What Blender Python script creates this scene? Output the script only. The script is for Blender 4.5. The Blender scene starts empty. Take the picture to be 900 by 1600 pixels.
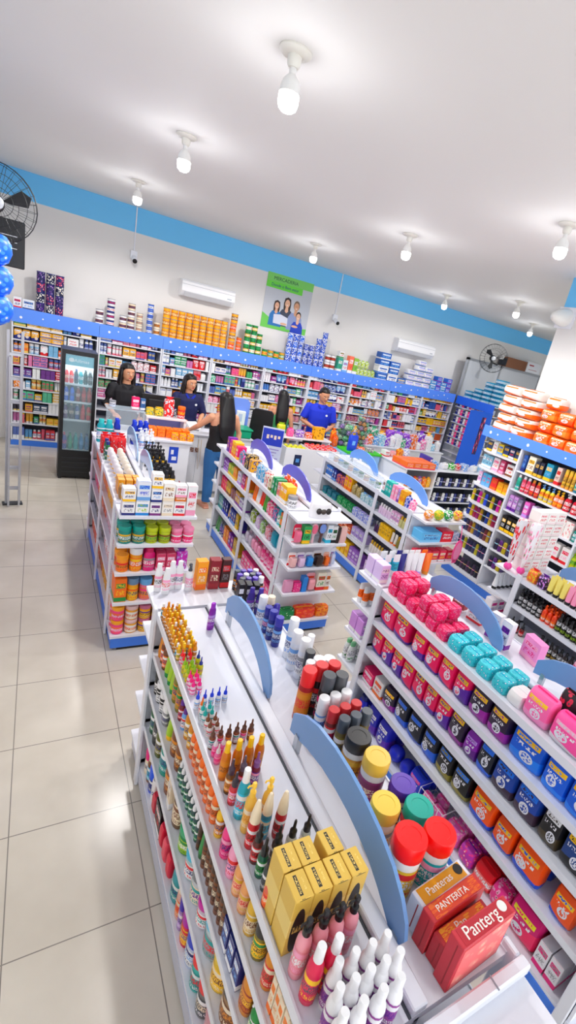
import bpy, math, random
from mathutils import Vector, Matrix
R = math.radians
rnd = random.Random(7)
scene = bpy.context.scene
COL = scene.collection

# ------------------------------------------------------------ materials
def lin(c):
    out = []
    for v in c[:3]:
        v = v / 255.0
        out.append(v / 12.92 if v <= 0.04045 else ((v + 0.055) / 1.055) ** 2.4)
    return (*out, 1.0)
def lin_ui(c, k=1.18):
    """packaging inks are vivid: push a sampled colour a little away from grey"""
    m = 0.3*c[0] + 0.59*c[1] + 0.11*c[2]
    return lin([min(255, max(0, m + (v-m)*k)) for v in c[:3]])
MATS = {}
def mat(c, rough=0.45, metal=0.0, emit=0.0, alpha=1.0, trans=0.0, coat=0.0):
    k = ('m', tuple(c), rough, metal, emit, alpha, trans, coat)
    if k in MATS: return MATS[k]
    m = bpy.data.materials.new('paint'); m.use_nodes = True
    b = m.node_tree.nodes['Principled BSDF']
    b.inputs['Base Color'].default_value = lin_ui(c)
    b.inputs['Roughness'].default_value = rough
    b.inputs['Metallic'].default_value = metal
    if emit:
        b.inputs['Emission Color'].default_value = lin(c); b.inputs['Emission Strength'].default_value = emit
    if alpha < 1: b.inputs['Alpha'].default_value = alpha
    if trans: b.inputs['Transmission Weight'].default_value = trans
    if coat: b.inputs['Coat Weight'].default_value = coat
    # faint unevenness so that no surface is a dead flat colour
    MATS[k] = m
    return m

class NG:
    """small node-graph helper"""
    def __init__(s, name):
        s.m = bpy.data.materials.new(name); s.m.use_nodes = True
        s.t = s.m.node_tree; s.b = s.t.nodes['Principled BSDF']
    def n(s, typ, **kw):
        nd = s.t.nodes.new(typ)
        for k, v in kw.items(): setattr(nd, k, v)
        return nd
    def link(s, a, b): s.t.links.new(a, b)
    def math(s, op, a, b=None, c=None):
        nd = s.n('ShaderNodeMath', operation=op)
        for i, v in enumerate((a, b, c)):
            if v is None: continue
            if isinstance(v, (int, float)): nd.inputs[i].default_value = v
            else: s.link(v, nd.inputs[i])
        return nd.outputs[0]
    def cmp(s, a, c, e): return s.math('COMPARE', a, c, e)
    def mul(s, *a):
        o = a[0]
        for x in a[1:]: o = s.math('MULTIPLY', o, x)
        return o
    def mix(s, fac, a, b):
        nd = s.n('ShaderNodeMix', data_type='RGBA')
        s.link(fac, nd.inputs['Factor'])
        for v, i in ((a, 6), (b, 7)):
            if isinstance(v, tuple): nd.inputs[i].default_value = v
            else: s.link(v, nd.inputs[i])
        return nd.outputs[2]

def printed(c1, c2=(255, 255, 255), c3=(30, 40, 90), style='carton', rough=0.4):
    """printed packaging: bands, logo blocks and rows of small print over the pack's own colour"""
    k = ('p', tuple(c1), tuple(c2), tuple(c3), style, rough)
    if k in MATS: return MATS[k]
    g = NG('print'); L1, L2, L3 = lin_ui(c1), lin_ui(c2), lin_ui(c3)
    tc = g.n('ShaderNodeTexCoord'); sx = g.n('ShaderNodeSeparateXYZ')
    g.link(tc.outputs['Generated'], sx.inputs[0]); x, y, z = sx.outputs
    no = g.n('ShaderNodeTexNoise'); no.inputs['Detail'].default_value = 1
    mp = g.n('ShaderNodeMapping'); g.link(tc.outputs['Generated'], mp.inputs[0])
    oi = g.n('ShaderNodeObjectInfo')
    g.link(oi.outputs['Random'], mp.inputs['Location'])
    mp.inputs['Scale'].default_value = (18, 18, 13)
    no.inputs['Scale'].default_value = 1.0; g.link(mp.outputs[0], no.inputs['Vector'])
    ink = g.math('GREATER_THAN', no.outputs['Fac'], 0.5)
    def rect(u, v, cu, cv, hu, hv): return g.mul(g.cmp(u, cu, hu), g.cmp(v, cv, hv))
    def ell(u, v, cu, cv, a, b):
        p = g.math('POWER', g.math('DIVIDE', g.math('SUBTRACT', u, cu), a), 2.0)
        q = g.math('POWER', g.math('DIVIDE', g.math('SUBTRACT', v, cv), b), 2.0)
        return g.math('LESS_THAN', g.math('ADD', p, q), 1.0)
    front = g.math('LESS_THAN', y, 0.5)
    val = g.math('MULTIPLY_ADD', oi.outputs['Random'], 0.12, 0.94)
    base = L1
    if style == 'carton':
        a = g.mix(g.cmp(z, 0.12, 0.09), base, L2)
        a = g.mix(rect(x, z, .5, .70, .38, .10), a, L2)
        a = g.mix(g.mul(rect(x, z, .5, .70, .34, .07), ink), a, L3)
        a = g.mix(g.mul(rect(x, z, .5, .40, .34, .10), ink), a, L3)
    elif style == 'top':       # cartons seen from above: the print is on the lid as well
        lid = g.math('GREATER_THAN', z, 0.97)
        a = g.mix(g.cmp(z, 0.5, 0.16), base, L2)
        a = g.mix(g.mul(rect(x, y, .42, .5, .09, .36), lid), a, L3)
        a = g.mix(g.mul(rect(x, y, .42, .5, .05, .30), lid, ink), a, L2)
        a = g.mix(g.mul(rect(x, y, .74, .5, .05, .22), lid, ink), a, L2)
        a = g.mix(g.mul(ell(x, z, .5, .42, .34, .40), front), a, L3)
        a = g.mix(g.mul(rect(x, z, .5, .45, .25, .06), ink), a, L2)
    elif style == 'pack':      # soft packs: bright strip near the top, picture and sweep of colour below
        rv = oi.outputs['Random']
        r2 = g.math('FRACT', g.math('MULTIPLY', rv, 7.31)); r3 = g.math('FRACT', g.math('MULTIPLY', rv, 13.7))
        cx = g.math('MULTIPLY_ADD', r2, .40, .30); cz = g.math('MULTIPLY_ADD', r3, .16, .28)
        a = g.mix(g.math('LESS_THAN', g.math('ADD', z, g.math('MULTIPLY', x, g.math('MULTIPLY_ADD', r3, .7, -.35))), 0.30), base, L3)
        top = g.math('MULTIPLY_ADD', r2, .08, .74)
        def crect(v, cv, hh, hw): return g.mul(g.cmp(x, .48, hw), g.math('LESS_THAN', g.math('ABSOLUTE', g.math('SUBTRACT', v, cv)), hh), front)
        a = g.mix(crect(z, top, .07, .36), a, L2)
        a = g.mix(g.mul(crect(z, top, .04, .30), ink), a, L3)
        a = g.mix(g.mul(crect(z, g.math('SUBTRACT', top, .19), .05, .30), ink), a, lin((235, 235, 240)))
        def oell(aa, bb):
            p = g.math('POWER', g.math('DIVIDE', g.math('SUBTRACT', x, cx), aa), 2.0); q = g.math('POWER', g.math('DIVIDE', g.math('SUBTRACT', z, cz), bb), 2.0)
            return g.math('ADD', p, q)
        a = g.mix(g.mul(g.math('LESS_THAN', oell(.20, .15), 1.0), front), a, lin((226, 228, 238)))
        a = g.mix(g.mul(g.math('LESS_THAN', oell(.20, .15), .55), front, ink), a, L1)
    elif style == 'label':     # paper label wrapped on a bottle
        a = g.mix(g.cmp(z, 0.80, 0.10), base, L2)
        a = g.mix(g.mul(g.cmp(z, 0.5, 0.16), ink), a, L3)
        a = g.mix(g.mul(g.cmp(z, 0.16, 0.09), ink), a, L2)
    elif style == 'band':
        a = g.mix(g.cmp(z, 0.48, 0.2), base, L2)
        a = g.mix(g.mul(g.cmp(z, 0.48, 0.12), ink), a, L3)
    elif style == 'spots':     # all-over printed film
        v = g.n('ShaderNodeTexVoronoi'); v.inputs['Scale'].default_value = 1.0
        mp2 = g.n('ShaderNodeMapping'); mp2.inputs['Scale'].default_value = (5, 5, 5)
        g.link(tc.outputs['Generated'], mp2.inputs[0]); g.link(mp2.outputs[0], v.inputs['Vector'])
        a = g.mix(g.math('LESS_THAN', v.outputs['Distance'], 0.42), base, L2)
        a = g.mix(g.math('LESS_THAN', v.outputs['Distance'], 0.2), a, L3)
    vm = g.n('ShaderNodeVectorMath', operation='SCALE')
    g.link(a, vm.inputs[0]); g.link(val, vm.inputs['Scale'])
    g.link(vm.outputs[0], g.b.inputs['Base Color'])
    g.b.inputs['Roughness'].default_value = rough
    MATS[k] = g.m
    return g.m

WHITE = mat((236, 238, 244), 0.35)
SHELF = mat((232, 234, 242), 0.3)
GREY = mat((150, 156, 166), 0.4)
BLACK = mat((16, 16, 18), 0.4)
BLUE = mat((72, 128, 222), 0.4)
CREST = mat((120, 158, 206), 0.35)
HEADER = mat((98, 146, 236), 0.4)
METAL = mat((190, 194, 200), 0.3, 0.8)

# ------------------------------------------------------------ mesh helpers
def mesh(name, parts, smooth=False):
    """parts: list of (verts, faces, material index)"""
    V, F, I = [], [], []
    for vs, fs, mi in parts:
        b = len(V); V += [tuple(v) for v in vs]
        F += [tuple(b + i for i in f) for f in fs]; I += [mi] * len(fs)
    me = bpy.data.meshes.new(name); me.from_pydata(V, [], F)
    me.polygons.foreach_set('material_index', I)
    if smooth:
        me.polygons.foreach_set('use_smooth', [True] * len(F))
        me.set_sharp_from_angle(angle=R(38))
    me.update()
    return me

def box(x0, x1, y0, y1, z0, z1):
    vs = [(x0,y0,z0),(x1,y0,z0),(x1,y1,z0),(x0,y1,z0),(x0,y0,z1),(x1,y0,z1),(x1,y1,z1),(x0,y1,z1)]
    return vs, [(0,3,2,1),(4,5,6,7),(0,1,5,4),(1,2,6,5),(2,3,7,6),(3,0,4,7)]

def cbox(x0, x1, y0, y1, z0, z1, c):
    """box with chamfered edges"""
    vs = []; 
    for (z, i) in ((z0, c), (z0 + c, 0), (z1 - c, 0), (z1, c)):
        e = i
        vs += [(x0+c,y0+e,z),(x1-c,y0+e,z),(x1-e,y0+c,z),(x1-e,y1-c,z),(x1-c,y1-e,z),(x0+c,y1-e,z),(x0+e,y1-c,z),(x0+e,y0+c,z)]
    fs = [tuple(range(7,-1,-1)), tuple(range(24,32))]
    for k in range(3):
        for i in range(8):
            j = (i+1) % 8
            fs.append((k*8+i, k*8+j, k*8+8+j, k*8+8+i))
    return vs, fs

def lathe(prof, n=14, sx=1.0, sy=1.0, cx=0.0, cy=0.0):
    vs, fs = [], []
    for r, z in prof:
        for i in range(n):
            a = 2*math.pi*(i+.5)/n
            vs.append((cx + r*sx*math.cos(a), cy + r*sy*math.sin(a), z))
    for k in range(len(prof)-1):
        for i in range(n):
            j = (i+1) % n
            fs.append((k*n+i, k*n+j, (k+1)*n+j, (k+1)*n+i))
    fs.append(tuple(range(n-1,-1,-1))); b = (len(prof)-1)*n
    fs.append(tuple(range(b, b+n)))
    return vs, fs

def tube(pts, r, n=8):
    """swept tube through points; r may be a list"""
    pts = [Vector(p) for p in pts]; rs = r if isinstance(r, (list, tuple)) else [r]*len(pts)
    vs, fs = [], []
    up = Vector((0.31, 0.17, 1)).normalized()
    for k, p in enumerate(pts):
        d = (pts[min(k+1, len(pts)-1)] - pts[max(k-1, 0)]).normalized()
        a = d.cross(up); 
        if a.length < 1e-3: a = d.cross(Vector((1,0,0)))
        a.normalize(); b = d.cross(a)
        for i in range(n):
            t = 2*math.pi*i/n
            vs.append(p + rs[k]*(math.cos(t)*a + math.sin(t)*b))
    for k in range(len(pts)-1):
        for i in range(n):
            j = (i+1) % n
            fs.append((k*n+i, k*n+j, (k+1)*n+j, (k+1)*n+i))
    fs.append(tuple(range(n-1,-1,-1))); b = (len(pts)-1)*n; fs.append(tuple(range(b, b+n)))
    return vs, fs

def move(vf, m):
    return [m @ Vector(v) for v in vf[0]], vf[1]

def prism(poly, axis, a, b):
    """extrude a 2-D outline between a and b along axis ('x','y','z')"""
    n = len(poly)
    def p3(u, v, w): return {'x': (w,u,v), 'y': (u,w,v), 'z': (u,v,w)}[axis]
    vs = [p3(u,v,a) for u,v in poly] + [p3(u,v,b) for u,v in poly]
    fs = [tuple(range(n-1,-1,-1)), tuple(range(n,2*n))] + [(i,(i+1)%n,n+(i+1)%n,n+i) for i in range(n)]
    return vs, fs

def pillow(w, d, h, e=0.32, nx=6, nz=6):
    """soft pack: rounded box whose top and bottom edges are drawn in"""
    vs, fs = [], []
    rings = 8; n = 20
    for k in range(rings+1):
        t = -1 + 2*k/rings
        s = (1-abs(t)**6)**0.5 if abs(t) < 1 else 0
        s = max(s, 0.55 if h > .1 else 0.82)
        z = h*.5*(1+t)
        for i in range(n):
            a = 2*math.pi*(i+.5)/n
            c, q = math.cos(a), math.sin(a)
            rr = (abs(c)**5 + abs(q)**5)**(-1/5)
            bulge = 1 + .02*math.cos(3*a)*(1-abs(t))
            vs.append((w*.5*c*rr*(0.88+.12*s), d*.5*q*rr*s*bulge, z))
    for k in range(rings):
        for i in range(n):
            j = (i+1) % n
            fs.append((k*n+i, k*n+j, (k+1)*n+j, (k+1)*n+i))
    fs.append(tuple(range(n-1,-1,-1))); b = rings*n; fs.append(tuple(range(b,b+n)))
    return vs, fs

def link(name, me, mats, parent=None):
    o = bpy.data.objects.new(name, me); COL.objects.link(o)
    if not isinstance(mats, (list, tuple)): mats = [mats]
    if len(me.materials) == 0:
        for m in mats: me.materials.append(m)
    else:
        for i, m in enumerate(mats):
            if me.materials[i] != m:
                o.material_slots[i].link = 'OBJECT'; o.material_slots[i].material = m
    if parent is not None: o.parent = parent
    return o

def tag(o, label, cat, group=None, kind=None):
    if label: o['label'] = label
    if cat: o['category'] = cat
    if group: o['group'] = group
    if kind: o['kind'] = kind
    return o
def empty(name, loc, rz=0.0):
    o = bpy.data.objects.new(name, None); COL.objects.link(o)
    o.location = loc; o.rotation_euler = (0, 0, rz); o.empty_display_size = .05
    return o
def thing(name, label, cat, loc, rz=0.0, group=None):
    return tag(empty(name, loc, rz), label, cat, group)
def part(name, vf, m, parent, smooth=False, label=None):
    if isinstance(vf, tuple): vf = [vf]
    o = link(name, mesh(name, [(v[0], v[1], 0) for v in vf], smooth), m, parent)
    if label: o['label'] = label
    return o
def struct(name, vf, m):
    if isinstance(vf, tuple): vf = [vf]
    o = link(name, mesh(name, [(v[0], v[1], 0) for v in vf]), m); o['kind'] = 'structure'
    return o
# ------------------------------------------------------------ room
XL, XR, XF, YB, YF, ZC = -0.75, 5.40, 12.6, 7.95, -4.2, 3.94   # left wall, near side wall, far side wall, back, front, ceiling
CORNER = 2.70                                                   # the near side wall ends here
def floor_mat():
    g = NG('floor_tile'); tc = g.n('ShaderNodeTexCoord'); sx = g.n('ShaderNodeSeparateXYZ')
    g.link(tc.outputs['Object'], sx.inputs[0]); T = 0.57
    def grout(u): 
        f = g.math('FRACT', g.math('ADD', g.math('DIVIDE', u, T), 100.0))
        d = g.math('SUBTRACT', 0.5, g.math('ABSOLUTE', g.math('SUBTRACT', f, 0.5)))
        return g.math('LESS_THAN', d, 0.0045)
    m = g.math('MAXIMUM', grout(sx.outputs[0]), grout(sx.outputs[1]))
    n1 = g.n('ShaderNodeTexNoise'); n1.inputs['Scale'].default_value = 2.2; n1.inputs['Detail'].default_value = 4
    g.link(tc.outputs['Object'], n1.inputs['Vector'])
    r = g.n('ShaderNodeValToRGB'); g.link(n1.outputs['Fac'], r.inputs[0])
    r.color_ramp.elements[0].color = lin((204, 196, 182)); r.color_ramp.elements[0].position = .3
    r.color_ramp.elements[1].color = lin((220, 213, 200)); r.color_ramp.elements[1].position = .7
    g.link(g.mix(m, r.outputs[0], lin((140, 134, 126))), g.b.inputs['Base Color'])
    g.b.inputs['Roughness'].default_value = 0.22
    return g.m
def wall_mat(band=True):
    g = NG('wall_paint'); tc = g.n('ShaderNodeTexCoord'); sx = g.n('ShaderNodeSeparateXYZ')
    g.link(tc.outputs['Object'], sx.inputs[0])
    f = g.math('GREATER_THAN', sx.outputs[2], 3.575)
    n1 = g.n('ShaderNodeTexNoise'); n1.inputs['Scale'].default_value = 1.1; g.link(tc.outputs['Object'], n1.inputs['Vector'])
    w = g.mix(n1.outputs['Fac'], lin((226, 224, 221)), lin((233, 231, 229)))
    g.link(g.mix(f, w, lin((112, 202, 255))), g.b.inputs['Base Color'])
    g.b.inputs['Roughness'].default_value = 0.6
    return g.m
WM = wall_mat()
struct('floor', box(XL-.1, XF+.1, YF, YB+.1, -.1, 0), floor_mat())
struct('ceiling', box(XL-.1, XF+.1, YF, YB+.1, ZC, ZC+.1), mat((236, 235, 233), .7))
struct('wall_back', box(XL-.1, XF+.1, YB, YB+.12, 0, ZC), WM)
struct('wall_left', box(XL-.12, XL, YF, YB, 0, ZC), WM)
struct('wall_right', box(XR, XR+.2, -1.6, CORNER, 0, ZC), WM)
struct('wall_far', box(XF, XF+.12, YF, YB, 0, ZC), WM)
# shop front behind the camera: lintel, pillars and the open glazing between them
struct('wall_front', [box(XL-.1, XF, YF-.15, YF, 3.3, ZC), box(XL-.1, XL+.3, YF-.15, YF, 0, 3.3), box(5.2, 5.6, YF-.15, YF, 0, 3.3), box(XF-.4, XF, YF-.15, YF, 0, 3.3)], WM)

# grey partition of two boards in the far corner
pt = thing('partition', 'tall grey metal-framed partition of two boards in the far corner by the back wall', 'partition', (0, 0, 0))
for a, b in ((8.95, 10.05), (10.11, 11.6)):
    part('board', box(a, b, 7.66, 7.70, .05, 2.95), mat((196, 200, 206), .5), pt)
for a in (8.90, 10.05, 11.6):
    part('frame_post', box(a, a+.05, 7.64, 7.72, 0, 3.0), METAL, pt)
part('frame_rail', box(8.90, 11.65, 7.64, 7.72, 2.95, 3.0), METAL, pt)

# ------------------------------------------------------------ ceiling lamps
BULB = mat((255, 253, 250), .3, emit=9.0)
LAMP_POS = [(1.144,1.39,'largest, above the hair oil gondola'),(1.077,3.415,'twin-looking one above the soap gondola'),(1.08,5.898,'above the drinks fridge aisle'),
            (3.595,5.96,'above the poster side of the counters'),(3.621,3.615,'above the perfume gondola'),(3.751,1.613,'cut by the photo edge over the lotion gondola'),
            (6.723,6.433,'above the second air conditioner'),(6.936,4.808,'between the side wall edge and the air conditioner'),(9.2,6.35,'deepest, near the fan in the far corner')]
def lamp(x, y, why, energy=26, light=True):
    t = thing('ceiling_lamp', 'white ceiling bulb lamp, ' + why, 'lamp', (x, y, ZC), 0, 'ceiling bulb lamps')
    part('ceiling_rose', lathe([(.082,0),(.084,-.008),(.07,-.020),(.034,-.026)][::-1], 28), mat((240,238,230), .35), t, True)
    part('lamp_holder', lathe([(.036,-.025),(.034,-.06),(.026,-.075)][::-1], 20), mat((238,236,228), .35), t, True)
    part('bulb_collar', lathe([(.018,-.075),(.018,-.10),(.040,-.125),(.050,-.15),(.052,-.185)][::-1], 24), mat((240,240,238), .35), t, True)
    part('bulb', lathe([(.053,-.186),(.053,-.225),(.046,-.248),(.028,-.262),(.008,-.266)][::-1], 24), BULB, t, True)
    if light:
        l = bpy.data.lights.new('bulb_light', 'SPOT'); l.spot_size = R(168); l.spot_blend = .35; l.energy = energy*3.0; l.shadow_soft_size = .06; l.color = (1.0, .97, .94)
        lo = bpy.data.objects.new('bulb_light', l); COL.objects.link(lo); lo.location = (0, 0, -.30); lo.parent = t
        h = bpy.data.lights.new('bulb_glow', 'POINT'); h.energy = 3.5; h.shadow_soft_size = .05; h.color = (.93, .96, 1.0)
        ho = bpy.data.objects.new('bulb_glow', h); COL.objects.link(ho); ho.location = (0, 0, -.32); ho.parent = t
for p in LAMP_POS: lamp(*p, energy=26 if p[0] < 6 else 11)

# ------------------------------------------------------------ gondolas
PANEL = mat((128, 132, 142), .5)  # grey puts the shade behind the goods into the panel colour
LV = [.140, .435, .690, .925, 1.155]
def crest(parent, x, y0, y1, z0, th=.012, m=CREST):
    """crescent sign plate standing along the spine: blunt far end, tapering to the near one"""
    O = [(0,.05),(0,.13),(.10,.185),(.22,.22),(.37,.236),(.50,.236),(.62,.226),(.74,.205),(.85,.172),(.93,.13),(.98,.085),(1.0,.04),(.985,.012),(.965,.0)]
    I = [(.93,.0),(.89,.022),(.82,.055),(.74,.084),(.64,.104),(.55,.115),(.45,.118),(.32,.112),(.18,.09),(.08,.065)]
    part('crest_sign', prism([(y0+(y1-y0)*t, z0+z) for t, z in O+I], 'x', x-th/2, x+th/2), m, parent)
    for t in (.08, .955):
        part('crest_bracket', box(x-.012, x+.012, y0+(y1-y0)*t-.012, y0+(y1-y0)*t+.012, z0-.004, z0+.06*(t < .5)+.02), METAL, parent)
def gondola(name, label, X0, X1, Y0, Y1, joints=(), levels=LV, kick=BLUE, crests=(), spine=True, far_cap=True, near_cap=True, capd=.22, crestm=CREST, xc=None):
    t = thing(name, label, 'shelf unit', (0, 0, 0), 0, 'gondola shelf units')
    xc = xc or (X0+X1)/2
    part('kickboard', [box(X0-.004, X1+.004, Y0, Y1, .022, levels[0]-.023)], kick, t, label='blue kickboard' if kick is BLUE else None)
    part('foot', [box(X0+.05, X1-.05, Y0+.05, Y1-.05, 0, .026)], BLACK, t)
    part('back_panel', box(xc-.008, xc+.008, Y0, Y1, .10, levels[-1]-.02), PANEL, t)
    for i, z in enumerate(levels[:-1]):
        th = .022
        for a, b in ((X0, xc-.008), (xc+.008, X1)):
            part('shelf', [box(a, b, Y0, Y1, z-th, z-.0005)], SHELF, t)
        if i == 0: continue
        part('price_rail', box(X0-.005, X0, Y0, Y1, z-.034, z+.004), SHELF, t)
        part('price_rail', box(X1, X1+.005, Y0, Y1, z-.034, z+.004), SHELF, t)
    z = levels[-1]
    part('top_shelf', [box(X0, X1, Y0, Y1, z-.03, z)], SHELF, t)
    part('price_rail', box(X0-.006, X0, Y0, Y1, z-.036, z+.008), SHELF, t)
    part('price_rail', box(X1, X1+.006, Y0, Y1, z-.036, z+.008), SHELF, t)
    if spine:
        part('spine_bar', cbox(xc-.024, xc+.024, Y0, Y1, z, z+.028, .004), SHELF, t)
        part('spine_gap', box(xc-.032, xc-.0245, Y0, Y1, z, z+.003), mat((60,64,72), .5), t)
    for y in (Y0, *joints, Y1):
        for x in (X0-.022, X1+.003):
            part('upright', cbox(x, x+.019, y-.024, y+.024, 0.0, z+.03, .004), SHELF, t)
    for (a, b) in crests:
        crest(t, xc+.035, a, b, z+.006, m=crestm)
    for on, ya, yb in ((far_cap, Y1+.026, Y1+.026+capd), (near_cap, Y0-.026-capd, Y0-.026)):
        if not on: continue
        for i, zz in enumerate(levels):
            part('end_shelf', [box(X0-.01, X1+.01, ya, yb, zz-.022, zz)], SHELF, t)
        part('end_kickboard', box(X0, X1, ya+.01, yb-.01, .025, .115), kick, t)
        part('end_foot', box(X0+.05, X1-.05, ya+.02, yb-.02, 0, .0255), BLACK, t)
        yp = ya if on and ya > Y1 else yb-.012
        part('end_panel', box(X0, X1, yp, yp+.012, .1, levels[-1]-.02), WHITE, t)
    return t
LAV = mat((200, 202, 216), .4)
G1 = gondola('gondola_shelf', 'white hair oil gondola with two blue crescent signs, beside the tiled aisle', .622, 1.212, -1.14, .70, (), kick=LAV, xc=.897,
             crests=((.56, -.06), (-.27, -1.02)), capd=.24)
GA = gondola('gondola_shelf', 'white soap tub gondola with jars on its end, near the drinks fridge', .60, 1.13, 2.21, 4.05, (3.1,),
             crests=((3.95, 3.25), (3.1, 2.45)), crestm=mat((168, 200, 234), .15, alpha=.85), capd=.24)
GB = gondola('gondola_shelf', 'white toy and comb gondola with purple crescent signs in front of the customer', 1.99, 2.52, 2.13, 4.05, (3.08,),
             crests=((3.95, 3.25), (2.98, 2.28)), crestm=mat((96, 100, 196), .35), capd=.22)
GC = gondola('gondola_shelf', 'white sanitary pad gondola full of pink packs with blue crescent signs', 2.07, 2.62, -1.14, .74, (), crests=((.62, -.06), (-.28, -1.0)), capd=.24)
GD = gondola("gondola_shelf", "white perfume gondola with glass bin and pale blue crescent signs behind the pad gondola", 3.42, 3.97, 2.13, 4.05, (2.76,), crests=((3.95, 3.25), (3.0, 2.25)), capd=.24,
             crestm=mat((120, 165, 232), .3))
GE = gondola('gondola_shelf', 'white lotion gondola with dark bottles beside the side wall shelves', 3.50, 4.05, -1.1, .73, (-.2,), crests=((.6, -.06), (-.28, -1.0)), capd=.24)

# ------------------------------------------------------------ camera
def camera():
    c = bpy.data.cameras.new('camera'); o = bpy.data.objects.new('camera', c); COL.objects.link(o)
    c.sensor_fit = 'AUTO'; c.sensor_width = 36; F = 763.4; c.lens = F*36/1600
    c.shift_x = -(528.995-450)/1600; c.shift_y = -(800-793.936)/1600; c.clip_start = .02
    yaw, pitch, roll = CAM_ANG
    cy, sy = math.cos(yaw), math.sin(yaw)
    w = Vector((sy*math.cos(pitch), cy*math.cos(pitch), -math.sin(pitch)))
    r = Vector((cy, -sy, 0)); u = r.cross(w)
    r, u = math.cos(roll)*r + math.sin(roll)*u, -math.sin(roll)*r + math.cos(roll)*u
    m = Matrix((r, u, -w)).transposed().to_4x4(); m.translation = CAM_LOC
    o.matrix_world = m; scene.camera = o
CAM_ANG = (0.58974, 0.31678, 0.22942); CAM_LOC = Vector((0.0758, -1.5197, 2.6242))
camera()
# ------------------------------------------------------------ daylight and view
w = bpy.data.worlds.new('sky'); scene.world = w; w.use_nodes = True
bg = w.node_tree.nodes['Background']; bg.inputs[0].default_value = (0.95, 0.97, 1.0, 1); bg.inputs[1].default_value = 2.2
scene.view_settings.view_transform = 'Standard'; scene.view_settings.look = 'None'
scene.view_settings.gamma = 1.0; scene.view_settings.use_curve_mapping = False
scene.view_settings.exposure = 0.27
scene.cycles.use_denoising = True
scene.cycles.max_bounces = 8; scene.cycles.diffuse_bounces = 5; scene.cycles.transparent_max_bounces = 8
scene.cycles.sample_clamp_indirect = 6.0
# ------------------------------------------------------------ products: every kind is a list of named parts
def prof_band(prof, z0, z1, grow=1.012):
    """label ring following the profile between z0 and z1"""
    def rad(z):
        for (ra, za), (rb, zb) in zip(prof, prof[1:]):
            if za <= z <= zb and zb > za: return ra + (rb-ra)*(z-za)/(zb-za)
        return prof[-1][0]
    zs = [z0] + [z for r, z in prof if z0 < z < z1] + [z1]
    return [(rad(z)*grow + .0003, z) for z in zs]
def open_lathe(prof, n, sx=1.0, sy=1.0):
    v, f = lathe(prof, n, sx, sy); return v, f[:-2]
def k_carton(w, d, h):
    return [('carton', cbox(-w/2, w/2, -d/2, d/2, 0, h, min(w, d)*.03)),
            ('flap', box(-w*.44, w*.44, -d/2-.0006, -d/2+.002, h-.0035, h+.0006))]
def k_pack(w, d, h):
    v = [('pack', pillow(w, d, h*.95)), ('seal', box(-w*.40, w*.40, -.0018, .0018, h*.94, h))]
    return v
def k_pump(r, h, n=14, sy=1.0):
    p = [(r*.9, 0), (r, h*.02), (r, h*.58), (r*.92, h*.65), (r*.5, h*.71), (r*.42, h*.74)]
    c = lathe([(r*.55, h*.73), (r*.55, h*.82), (r*.25, h*.83), (r*.22, h*.90), (r*.42, h*.91), (r*.45, h*.97), (r*.3, h)], n)
    s = tube([(0, 0, h*.955), (0, -r*1.0, h*.95), (0, -r*1.15, h*.92)], r*.16, 6)
    return [('bottle', lathe(p, n, 1, sy)), ('pump', ([*c[0], *s[0]], c[1] + [tuple(i+len(c[0]) for i in f) for f in s[1]])), ('label', open_lathe(prof_band(p, h*.12, h*.54), n, 1, sy))]
def k_spraycap(r, h, n=14, sy=1.0):        # hair perfume style: shoulder and tall plain cap
    p = [(r*.92, 0), (r, h*.02), (r, h*.58), (r*.92, h*.66), (r*.62, h*.75)]
    return [('bottle', lathe(p, n, 1, sy)), ('cap', lathe([(r*.62, h*.745), (r*.58, h*.86), (r*.56, h*.985), (r*.50, h)], n)), ('label', open_lathe(prof_band(p, h*.1, h*.56), n, 1, sy))]
def k_dropper(r, h, n=14, sy=1.0):
    p = [(r*.95, 0), (r, h*.02), (r, h*.50), (r*.8, h*.55), (r*.5, h*.58)]
    return [('bottle', lathe(p, n)), ('cap', lathe([(r*.72, h*.57), (r*.72, h*.72), (r*.55, h*.74), (r*.32, h*.80), (r*.28, h*.97), (r*.2, h)], n)), ('label', open_lathe(prof_band(p, h*.10, h*.47), n))]
def k_tip(r, h, n=10, sy=1.0):             # small bottle with a pointed applicator
    p = [(r*.95, 0), (r, h*.03), (r, h*.46), (r*.75, h*.54), (r*.45, h*.57)]
    return [('bottle', lathe(p, n)), ('tip', lathe([(r*.7, h*.56), (r*.66, h*.68), (r*.3, h*.74), (r*.22, h*.96), (r*.14, h)], n)), ('label', open_lathe(prof_band(p, h*.1, h*.44), n))]
def k_cone(r, h, n=14, sy=1.0):
    p = [(r*.92, 0), (r, h*.02), (r, h*.50), (r*.94, h*.56)]
    return [('bottle', lathe(p, n)), ('cap', lathe([(r*.96, h*.555), (r*.86, h*.70), (r*.5, h*.92), (r*.28, h*.99), (r*.1, h)], n)), ('label', open_lathe(prof_band(p, h*.1, h*.46), n))]
def k_aerosol(r, h, n=20, sy=1.0):
    p = [(r*.94, 0), (r, h*.015), (r, h*.70), (r*.95, h*.715)]
    return [('can', lathe(p, n)), ('cap', lathe([(r*1.0, h*.715), (r*1.0, h*.985), (r*.93, h)], n)), ('label', open_lathe(prof_band(p, h*.14, h*.62), n))]
def k_shampoo(r, h, n=16, sy=.62):
    p = [(r*.86, 0), (r, h*.03), (r, h*.5), (r*.93, h*.74), (r*.7, h*.82)]
    return [('bottle', lathe(p, n, 1, sy)), ('cap', lathe([(r*.62, h*.82), (r*.64, h*.97), (r*.56, h)], n, 1, max(sy, .75))), ('label', open_lathe(prof_band(p, h*.14, h*.62), n, 1, sy))]
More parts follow.
